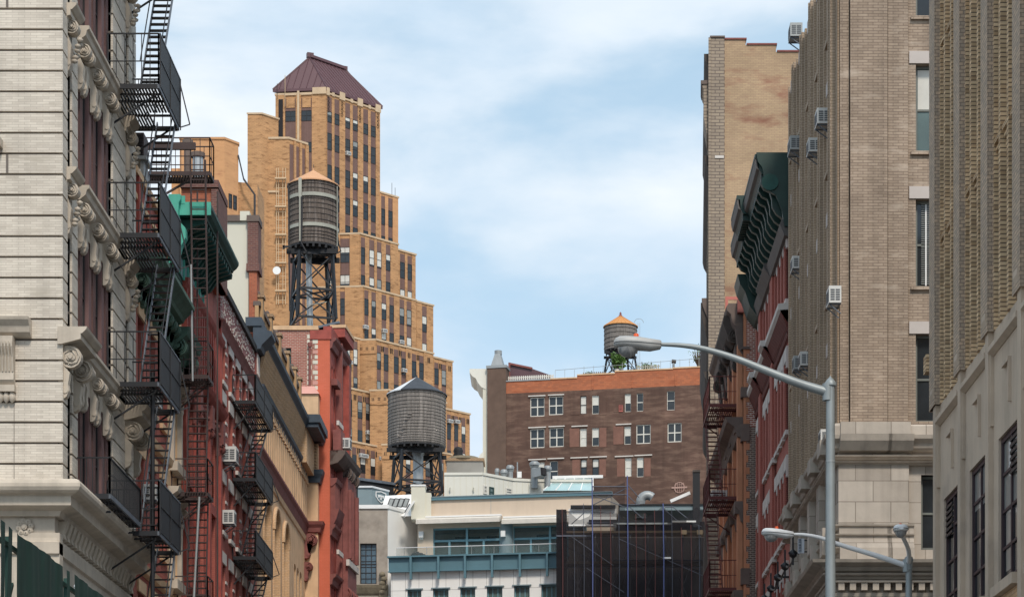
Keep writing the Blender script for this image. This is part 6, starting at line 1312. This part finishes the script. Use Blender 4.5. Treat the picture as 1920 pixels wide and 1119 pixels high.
b = MB(); b.prof(QF, 93.4, 104, [(-.3, 27.65), (.6, 27.65), (.7, 27.5), (.65, 27.35), (.5, 27.2), (.45, 26.9), (.3, 26.6), (.2, 25.8), (0, 25.5), (-.3, 25.5)], 'dark_stone'); b.box(QE, -.25, 1.0, 27.2, 27.75, -.4, .1, 'dark_red_trim'); b.prof(QF, 94, 98.5, [(.3, 27.3), (.75, 27.3), (.8, 27.0), (.6, 26.5), (.3, 26.2)], 'soot')
for i in range(6): console(b, QF, 93.9+i*1.7, 94.25+i*1.7, 26.7, 1.3, .6, 'soot')
sub('cornice', b, T)
fire_escape(T, QF, 94.6, 98.6, 1.32, [8.0, 12.1, 16.0, 19.85, 23.75], 'red_iron', 1.15, dA=.75, dB=1.25, step=.2)
ac_unit(QF, 99.5, 20.4, 'white air conditioner behind the red fire escape railing', .7, .6, .7, .2, brk=False)
# --- tall tan building with a blind side wall
T = thing('tall_tan_building', 'tall narrow building with weathered blind tan brick side wall and stepped parapet', 'building', (7.67, 110, 0))
TFc = Face((1333-VX)*110/FP, 110, 1, 0); s = TFc.s; z = lambda y: TFc.z(1333, y); b, rf = MB(), MB(); TS = Face(TFc.x0, 110, .062, 1, -1)
e = TS.p(18, 0, -.4)
roofed(b, rf, [(TFc.x0+.4, 110.4), (16, 110.4), (16, e.y), (e.x, e.y)], 0, z(100), 'buff_brick')
b.box(TFc, 0, s(1358.5), 0, z(72), -.5, .06, 'quoin_brick'); b.box(TFc, -.05, s(1359), z(72), z(69), -.6, .12, 'dark_stone')
b.box(TFc, s(1341)-.02, s(1357), z(293), z(275)-.6, .06, .1, 'white_stone')
b.box(TFc, s(1358.5), s(1398), 0, z(75), -.5, 0, 'buff_brick'); b.box(TFc, s(1398), s(1455), 0, z(85), -.5, 0, 'buff_brick'); b.box(TFc, s(1455), 8, 0, z(98), -.5, 0, 'buff_brick')
sub('wall', b, T); sub('roof', rf, T)
b = MB(); b.box(TFc, s(1358.5), s(1398)+.05, z(75), z(72), -.6, .06, 'dark_red_trim'); b.box(TFc, s(1398)+.05, s(1455)+.05, z(85), z(82), -.6, .06, 'dark_red_trim'); b.box(TFc, s(1455)+.05, 8, z(98), z(95), -.6, .06, 'dark_red_trim'); sub('coping', b, T)
b = MB(); b.box(TFc, s(1360), s(1425), z(562), z(556), 0, .01, 'pink_paint'); b.box(TFc, s(1360), s(1365), z(700), z(562), 0, .01, 'pink_paint'); sub('painted_band', b, T)
b = MB(); hs = [(110.6+i*2.2-110, 111.8+i*2.2-110, zz, zz+2.4) for i in range(8) for zz in (41, 37.2, 33.4, 29.6, 25.8, 22, 18.2, 14.4, 10.6)]
wall(b, TS, 0, 18, 0, z(72), 'soot', hs, .3)
for q in range(9): b.box(TS, q*2.2-.1, q*2.2+.35, 5, z(72), 0, .12, 'quoin_brick')
for zz in (44.6, 39.6, 29.0, 21.5, 17.5): b.prof(TS, 0.2, 18, [(0, zz), (.34, zz), (.28, zz-.3), (.12, zz-.6), (0, zz-.8)], 'soot')
b.prof(TS, .2, 18, [(0, 32.6), (.45, 32.6), (.4, 32.2), (.2, 31.7), (0, 31.3)], 'dark_stone')
b.prof(TS, .3, 18, [(0, 31.0+1.4), (.5, 32.4), (.42, 31.6), (.2, 30.6), (0, 30.2)], 'soot')
b.prof(TS, .15, 2.2, [(0, z(152)), (.42, z(152)), (.42, z(160)), (.36, z(165)), (.36, z(215)), (.2, z(250)), (0, z(255))], 'quoin_brick')
b.prof(TS, .1, 2.3, [(0, z(149)), (.5, z(149)), (.46, z(156)), (0, z(156))], 'dark_stone')
sub('street_front', b, T)
for h in hs: win(T, TS, *h, -.25, .07, fm='frame_dark', bl=0, split=False)
# ------------------------------------------------------------------ water tanks
def tank(label, cx, cy, r_, z0, z1, zap, zg, wood, cone, hoops, splay=1.1, pipe=None, rot=.3, seg=16, bands=(), fin=False, wedge=None, ladder=None, leg_w=.16, tiers=(0, .55, 1), boxes=False):
    T = thing('water_tank', label, 'water tank', (cx, cy, zg))
    b = MB(); n = 44
    for i in range(n):                  # staves, each a slightly cupped board
        a0, a1 = 2*pi*i/n+.003, 2*pi*(i+1)/n-.003; k = (.992, 1.0, .996)[i % 3]
        P_ = [(cx+r_*k*f*cos(a), cy+r_*k*f*sin(a)) for f in (1, .94) for a in (a0, a1)]
        b.hexa([(*P_[0], z0), (*P_[1], z0), (*P_[3], z0), (*P_[2], z0), (P_[0][0], P_[0][1], z1), (P_[1][0], P_[1][1], z1), (P_[3][0], P_[3][1], z1), (P_[2][0], P_[2][1], z1)], wood)
    b.lathe(cx, cy, [(r_*.965, z0+.05), (r_*.965, z1-.02)], 'dark_void', 24); sub('barrel', b, T)
    for z, m, w_ in hoops:
        b = MB(); b.lathe(cx, cy, [(r_*1.0, z-w_/2), (r_*1.015, z-w_/2), (r_*1.018, z), (r_*1.015, z+w_/2), (r_*1.0, z+w_/2)], m, 44); sub('hoop', b, T)
    b = MB(); R_ = r_*1.06
    for i in range(seg):
        a0, a1 = 2*pi*i/seg+rot, 2*pi*(i+1)/seg+rot; m = cone
        if wedge and wedge[0] < ((a0+a1)/2) % (2*pi) < wedge[1]: m = 'lamp_white'
        p0, p1 = (cx+R_*cos(a0), cy+R_*sin(a0), z1), (cx+R_*cos(a1), cy+R_*sin(a1), z1)
        b.poly([p0, p1, (cx, cy, zap)], m); b.poly([(p0[0], p0[1], z1-.07), (p1[0], p1[1], z1-.07), p1, p0], m); b.poly([p1, p0, (cx, cy, z1-.05)], 'dark_void')
        if fin or seg < 20: b.bar(Vector(p0)+Vector((0, 0, .01)), (cx, cy, zap+.01), .035, m)
    sub('roof', b, T)
    b = MB()
    if fin: b.lathe(cx, cy, [(.12*r_, zap-.15), (.1*r_, zap), (.04*r_, zap+.1), (.08*r_, zap+.18), (.0, zap+.4)], 'dark_red_trim', 10)
    else: b.tube([(cx, cy, zap-.1), (cx, cy, zap+.1)], .05, cone, 8); b.tube([(cx, cy, zap), (cx+.02, cy, zap+.32)], .015, 'frame_dark', 5)
    sub('finial', b, T)
    b = MB(); b.lathe(cx, cy, [(r_*.99, z0-.12), (r_*1.0, z0-.02), (r_*.9, z0)], 'roof_black', 32); q = -.85*r_
    while q <= .86*r_: l = sqrt(max(0, r_*r_-q*q)); b.bar((cx+q, cy-l, z0-.2), (cx+q, cy+l, z0-.2), .12, 'roof_black', .18); q += r_*.24
    for q in (-.62, .62): b.bar((cx-r_, cy+q*r_, z0-.42), (cx+r_, cy+q*r_, z0-.42), .16, 'roof_black', .28)
    sub('platform', b, T)
    top = [(cx+sx*r_*.585, cy+sy*r_*.585) for sx, sy in ((-1, -1), (1, -1), (1, 1), (-1, 1))]
    a = .28; c_, s_ = cos(a), sin(a)
    def leg(i, z): f = (z0-.5-z)/(z0-.5-zg); x, y = top[i][0]-cx, top[i][1]-cy; k = 1.12+(splay-1)*f; x, y = x*k, y*k; return Vector((cx+x*c_-y*s_, cy+x*s_+y*c_, z))
    for i in range(4): b = MB(); b.bar(leg(i, z0-.45), leg(i, zg), leg_w, 'black_iron'); sub('leg', b, T)
    b = MB(); zs = [z0-.55-(z0-.55-zg)*k for k in tiers]; tiers = len(zs)-1
    for i in range(4):
        j = (i+1) % 4
        for k in range(tiers+1): b.bar(leg(i, zs[k]), leg(j, zs[k]), leg_w*.7, 'black_iron')
        for k in range(tiers): b.bar(leg(i, zs[k]), leg(j, zs[k+1]), leg_w*.45, 'black_iron'); b.bar(leg(j, zs[k]), leg(i, zs[k+1]), leg_w*.45, 'black_iron')
    b.bar(leg(0, zs[1]), leg(2, zs[1]), leg_w*.5, 'black_iron'); b.bar(leg(1, zs[1]), leg(3, zs[1]), leg_w*.5, 'black_iron'); sub('brace', b, T)
    if pipe: b = MB(); b.tube([(cx+pipe[0], cy, z0-.1), (cx+pipe[0]+pipe[3], cy, zg-.4)], [pipe[1], pipe[1]], pipe[2], 14); b.tube([(cx+pipe[0], cy, z0-.5), (cx+pipe[0], cy, z0-.3)], pipe[1]*1.2, pipe[2], 14); sub('riser_pipe', b, T)
    return T, leg
Y = 128; zt = lambda y: EYE+(VY-y)*Y/FP
T, leg = tank('tall dark wooden water tank with clay coloured cone roof and two pale bands', X(587.5, Y), Y, 1.42, zt(466), zt(350), zt(319), zt(604), 'wood_dark', 'cone_clay',
    [(zt(y), 'hoop_dark', .03) for y in (358, 366, 386, 394, 403, 413, 424, 446, 452, 458)], 1.2, (-.28, .17, 'pipe_silver', .1), seg=32)
for y in (378.5, 434.5):                 # the two pale plank bands, broken by the vertical board
    b = MB(); r_ = 1.45; pts = []
    for a0, a1 in ((-2.75, -2.05), (-1.9, -.12)):
        k = 14; vs = []
        for i in range(k+1): a = a0+(a1-a0)*i/k; vs += [(X(587.5, Y)+rr*cos(a), Y+rr*sin(a), z) for rr in (r_, r_+.04) for z in (zt(y+3.2), zt(y-3.2))]
        b.faces(vs, [f for i in range(k) for f in ((4*i+2, 4*i+6, 4*i+7, 4*i+3), (4*i+3, 4*i+7, 4*i+5, 4*i+1), (4*i+2, 4*i+6, 4*i+4, 4*i), )], 'hoop_pale')
    sub('band', b, T)
b = MB(); cx = X(587.5, Y); a = -1.98; x, y_ = cx+1.5*cos(a), Y+1.5*sin(a); b.cube(x-.09, x+.09, y_-.05, y_, zt(384), zt(349), 'hoop_pale'); b.cube(x-.05, x+.03, y_-.05, y_, zt(466), zt(384), 'hoop_pale'); b.tube([(x+.1, y_-.05, zt(384)), (x+.12, y_-.08, zt(420)), (x+.08, y_-.05, zt(470)), (x+.35, y_, zt(486))], .05, 'frame_dark', 6); sub('gauge_board', b, T)
b = MB(); b.tube([(cx-1.35, Y-.75, zt(352)), (cx-1.3, Y-.8, zt(400)), (cx-1.3, Y-.8, zt(478)), (cx-1.25, Y-.8, zt(590))], .05, 'frame_dark', 6); b.tube([(cx+1.42, Y-.45, zt(352)), (cx+1.45, Y-.45, zt(395)), (cx+1.38, Y-.45, zt(440)), (cx+1.5, Y-.5, zt(462)), (cx+1.62, Y-.5, zt(476)), (cx+1.2, Y-.6, zt(484))], .045, 'frame_dark', 6)
b.tube([(cx+1.42, Y-.6, zt(356)), (cx+1.42, Y-.6, zt(468))], .03, 'hoop_pale', 5); b.bar((cx-1.6, Y-1.2, zt(475)), (cx-1.1, Y-1.2, zt(474)), .1, 'black_iron'); b.bar((cx-1.55, Y-1.2, zt(479)), (cx-1.55, Y-1.2, zt(472)), .1, 'black_iron'); sub('side_pipe', b, T)
b = MB(); b.tube([(cx-.25, Y-1.3, zt(572)), (cx-.25, Y-1.3, zt(585)), (cx+.9, Y-1.2, zt(577))], .025, 'hoop_pale', 5); sub('conduit', b, T)
Y = 158
rr = random.Random(6)
T, leg = tank('large weathered silver-grey water tank with dark slate cone roof and one pale roof panel', X(781.5, Y), Y, 2.03, zt(839), zt(741), zt(706), zt(928), 'wood_pale', 'cone_slate',
    [(zt(y), 'wood_grey', .03) for i, y in enumerate((743.5, 747, 754, 761, 768, 774, 780, 786, 792, 798, 804, 809.5, 815, 820, 825, 829.5, 833.5, 837))], 1.15, (.1, .37, 'pipe_silver', 0), seg=24, wedge=(3.55, 4.15), leg_w=.17, tiers=(0, .72, 1))
b = MB(); cx = X(781.5, Y)
for i, (a, y) in enumerate(((-1.75, 787), (-1.78, 792), (-1.85, 797), (-1.95, 813), (-2.05, 821), (-2.15, 827))): x, yy = cx+2.06*cos(a), Y+2.06*sin(a); b.cube(x-.14, x+.14, yy-.06, yy, zt(y+1.2), zt(y-1.2), 'wood_grey')
sub('clamp', b, T)
Y = 245
T, leg = tank('small wooden water tank with pointed orange roof on the far brown building', X(1163.5, Y), Y, 1.80, zt(658), zt(613), zt(591), zt(702), 'wood_grey', 'cone_orange', [(zt(y), 'hoop_dark', .05) for y in (615, 621, 629, 638, 646, 654)], 1.25, (.15, .18, 'galvanised', 0), seg=24, fin=True, tiers=(0, 1), leg_w=.17)
b = MB(); cx = X(1163.5, Y)
for q in (1.9, 2.1): b.bar((cx+q, Y-.2, zt(700)), (cx+q, Y-.2, zt(606)), .04, 'galvanised')
b.tube([(cx+1.5+.5*(1-cos(u)), Y-.2, zt(606)+.45*sin(u)) for u in [i*pi/8 for i in range(9)]], .025, 'galvanised', 5); sub('ladder', b, T)

# ------------------------------------------------------------------ street lamps
def lamp_head(T, q, d, sc, mat, yaw_tilt=0.):
    """cobra head; q = end of the arm, d = unit direction it points to"""
    sd_ = Vector((-d.y, d.x, 0)); up = Vector((0, 0, 1)); L_ = .68*sc
    secs = [(0, .045, .045, -.045), (.02, .085, .055, -.07), (.16, .11, .07, -.10), (.34, .155, .088, -.085), (.5, .165, .09, -.075), (.6, .15, .085, -.07), (.655, .105, .06, -.06), (.68, .05, .02, -.045)]
    def ring(x, w_, t, bt, k=18):
        out_ = []
        for i in range(k):
            u = 2*pi*i/k; cu, su = cos(u), sin(u); e = .7
            yy = w_*math.copysign(abs(cu)**e, cu); zz = (t if su > 0 else -bt)*math.copysign(abs(su)**e, su)
            out_.append(q+d*x*sc+sd_*yy*sc+up*(zz*sc+x*sc*yaw_tilt))
        return out_
    b = MB(); k = 18; vs = [v for s_ in secs for v in ring(*s_)]
    b.faces(vs, [(i*k+j, i*k+(j+1) % k, (i+1)*k+(j+1) % k, (i+1)*k+j) for i in range(len(secs)-1) for j in range(k)], mat, True); b.poly(vs[:k], mat); b.poly(vs[-k:], mat); sub('housing', b, T)
    b = MB()
    seam = [q+d*x*sc+sd_*w_*1.01*sc+up*(x*sc*yaw_tilt-.012*sc) for x, w_, t, bt in secs]; sm2 = [q+d*x*sc-sd_*w_*1.01*sc+up*(x*sc*yaw_tilt-.012*sc) for x, w_, t, bt in secs]; b.tube(seam, .006, 'ac_dark', 4); b.tube(sm2, .006, 'ac_dark', 4); sub('seam', b, T)
    b = MB(); c = q+d*.48*sc+up*(-.07*sc+.48*sc*yaw_tilt); n = 16; vs = []
    for i in range(6):
        f = i/5*pi/2
        for j in range(n): u = 2*pi*j/n; vs.append(c+d*.15*sc*cos(f)*cos(u)+sd_*.13*sc*cos(f)*sin(u)-up*.13*sc*sin(f))
    b.faces(vs, [(i*n+j, i*n+(j+1) % n, (i+1)*n+(j+1) % n, (i+1)*n+j) for i in range(5) for j in range(n)], 'lens', True); sub('lens', b, T)
    b = MB(); c = q+d*.36*sc+up*(.085*sc+.36*sc*yaw_tilt); b.lathe(c.x, c.y, [(.036*sc, c.z-.01), (.038*sc, c.z+.045*sc), (.03*sc, c.z+.055*sc), (0, c.z+.057*sc)], 'photocell', 14); sub('photocell', b, T)
def lamp(label, px, Y, ytop, arms, r_=.062, mat='lamp_grey'):
    p = at(px, ytop, Y); T = thing('street_lamp', label, 'street lamp', (p.x, p.y, .14)); b = MB()
    b.tube([(p.x, p.y, .14), (p.x, p.y, .5), (p.x, p.y, .52), (p.x, p.y, 1.2), (p.x, p.y, p.z)], [.16, .15, .11, .095, r_], 'pole_grey', 8)
    sub('pole', b, T)
    for zb_ in (p.z-1.1, p.z-2.6, p.z-2.75): bb = MB(); bb.tube([(p.x, p.y, zb_), (p.x, p.y, zb_+.025)], r_*1.12, 'galvanised', 10); sub('band', bb, T)
    b = MB(); b.lathe(p.x, p.y, [(r_*1.35, p.z-.01), (r_*1.4, p.z+.03), (r_*.8, p.z+.08), (r_*.3, p.z+.11), (0, p.z+.14)], 'pole_grey', 10); sub('cap', b, T)
    for pts, r0, r1, d, sc, tilt, m in arms:
        n = len(pts); b = MB(); fine = []
        for i in range(n-1):             # smooth curve through the points
            p0, p1, p2, p3 = pts[max(i-1, 0)], pts[i], pts[i+1], pts[min(i+2, n-1)]
            for k in range(6): t = k/6; fine.append(.5*((2*p1)+(p2-p0)*t+(2*p0-5*p1+4*p2-p3)*t*t+(3*p1-p0-3*p2+p3)*t*t*t))
        fine.append(pts[-1]); b.tube(fine, [r0+(r1-r0)*i/(len(fine)-1) for i in range(len(fine))], m, 10); sub('arm', b, T)
        b = MB(); b.tube([fine[0]+Vector((0, 0, -.12)), fine[0]+Vector((0, 0, .12))], r_*1.25, 'pole_grey', 8); sub('clamp', b, T)
        lamp_head(T, fine[-1], d, sc, mat, tilt)
Y = 32
lamp('nearest street lamp, its long curved arm crossing in front of the right-hand buildings', 1557, Y, 722, [([at(px, py, Y) for px, py in ((1552, 735), (1500, 719), (1440, 696), (1380, 672), (1320, 654), (1280, 647.5), (1240, 645.5))], .068, .026, Vector((-1, 0, 0)), 1.0, .03, 'pole_grey')])
Y = 43
tp = at(1704, 1046, Y)
lamp('double armed street lamp at the corner, lower right, with one white head facing the viewer', 1704, Y, 1050, [([at(px, py, Y) for px, py in ((1700, 1060), (1640, 1040), (1580, 1022), (1540, 1008), (1510, 1002), (1488, 1001))], .055, .026, Vector((-1, 0, 0)), .9, .07, 'lamp_white'),
    ([tp+Vector((0, 0, -.1)), tp+Vector((-.1, -.6, .05)), tp+Vector((-.35, -1.5, .15)), tp+Vector((-.5, -2.1, .12))], .045, .035, Vector((-.1, -1, 0)).normalized(), .82, 0, 'lamp_white')], mat='lamp_white')
Y = 52.6; tp = Vector((-10.75, Y, 9.15))
T0 = 1740-(tp.z-EYE)*FP/Y
lamp('street lamp whose white head and orange cap peek over the green hoarding', VX+tp.x*FP/Y, Y, T0, [([tp+Vector((0, 0, -.2)), tp+Vector((.05, -.6, .02)), tp+Vector((.1, -1.6, .1)), tp+Vector((.15, -2.0, .08))], .045, .035, Vector((0, -1, 0)), .95, 0, 'lamp_white')], mat='lamp_white')

# ------------------------------------------------------------------ green hoarding on the sidewalk shed
T = thing('sidewalk_shed', 'dark green fabric hoarding with torn gaps along the pavement, lower left corner', 'hoarding', (-9.3, 40, 0))
HX = Face(-9.3, 0, 0, 1); zt_ = 8.45
def cloth(a, c, seed):
    b = MB(); n = max(3, int((c-a)/.07)); rr = random.Random(seed); ph = rr.random()*6
    def dd(s_, z): return .014*sin(s_*5+ph+.25*z)+.006*sin(s_*13+z*.8)+.02*sin(s_*2.1-z)
    for i in range(n):
        s0_, s1_ = a+(c-a)*i/n, a+(c-a)*(i+1)/n; zz = [4.0, 5, 6, 6.8, 7.5, 8.0, zt_]
        for j in range(6): b.poly([HX.p(s0_, zz[j], dd(s0_, zz[j])), HX.p(s1_, zz[j], dd(s1_, zz[j])), HX.p(s1_, zz[j+1], dd(s1_, zz[j+1])), HX.p(s0_, zz[j+1], dd(s0_, zz[j+1]))], 'hoarding_green', True)
    sub('cloth', b, T)
for i, (a, c) in enumerate(((29, 37.2), (37.5, 37.85), (38.15, 38.5), (38.75, 42.4), (42.75, 43.0), (43.3, 46.6))): cloth(a, c, i)
for q in (30, 33, 36, 38.6, 41.5, 43.2, 46.5): b = MB(); b.bar((-9.42, q, 0), (-9.42, q, zt_-.1), .09, 'hoarding_green'); sub('post', b, T)
b = MB(); b.cube(-11.9, -9.35, 29, 46.6, 3.7, 3.95, 'hoarding_green'); sub('deck', b, T)
b = MB()
for z in (5.2, 6.9, 8.2): b.bar((-9.42, 29, z), (-9.42, 46.6, z), .07, 'hoarding_green')
b.bar((-9.45, 37.3, 5.5), (-9.45, 39, 7.6), .06, 'hoarding_green'); b.bar((-9.45, 42.9, 5.5), (-9.45, 44, 7.8), .06, 'hoarding_green'); sub('rail', b, T)

# ------------------------------------------------------------------ projecting sign and facade lamps on the right
T = thing('projecting_sign', 'narrow white vertical sign with four dark characters, beside the lower lamp arm', 'sign', (8.1, 73.6, 11))
q0 = at(1496.5, 1036, 73.6); q1 = at(1508, 1009, 73.6); b = MB(); b.cube(q0.x, q1.x, 73.6, 73.72, q0.z, q1.z, 'sign_white'); sub('panel', b, T)
h = (q1.z-q0.z)/4.4; u = .011
for k in range(4):                        # small blocky glyphs read top to bottom
    zc = q1.z-h*(.72+k*.98); x0 = q0.x+.02; b = MB()
    bars = [[(0, .5, 1), (.33, .5, 1)], [(0, .5, 1), (.3, .3, .8)], [(0, .5, 1), (.5, .5, 1)], [(0, .5, 1), (1, .5, 1)]][k]
    for fx in (0, .5, 1): b.cube(x0+fx*.075-u*.6, x0+fx*.075+u*.6, 73.585, 73.6, zc-.05, zc+.06 if (fx != .5 or k % 2 == 0) else zc, 'sign_ink')
    for fz in (-.045, .005, .055): 
        if not (k == 1 and fz == .055): b.cube(x0-u, x0+.075+u, 73.588, 73.6, zc+fz-u*.7, zc+fz+u*.7, 'sign_ink')
    sub('glyph', b, T)
b = MB(); b.bar((q1.x, 73.66, q1.z-.05), (XR, 73.66, q1.z-.05), .04, 'frame_dark'); b.bar((q1.x, 73.66, q0.z+.05), (XR, 73.66, q0.z+.05), .04, 'frame_dark'); sub('bracket', b, T)
T = thing('facade_cable', 'thick dark cable with spiked holders strung along the crimson brick front', 'cable', (8, 80, 14)); b = MB()
pts = []
for i in range(41): y = 75+i*.32; pts.append((8.0+.03*sin(i), y, 14.15-.22*abs(sin(i*pi/8))))
b.tube(pts, .035, 'black_iron', 6); sub('cable', b, T)
for y in (75.2, 77.8, 80.3, 82.9, 85.4): b = MB(); b.bar((8.4, y, 14.2), (7.85, y, 14.2), .07, 'black_iron'); b.bar((8.0, y, 13.8), (8.0, y, 14.75), .06, 'black_iron'); b.lathe(8.0, y, [(0, 14.0), (.13, 14.1), (.13, 14.25), (0, 14.35)], 'black_iron', 8); sub('holder', b, T)
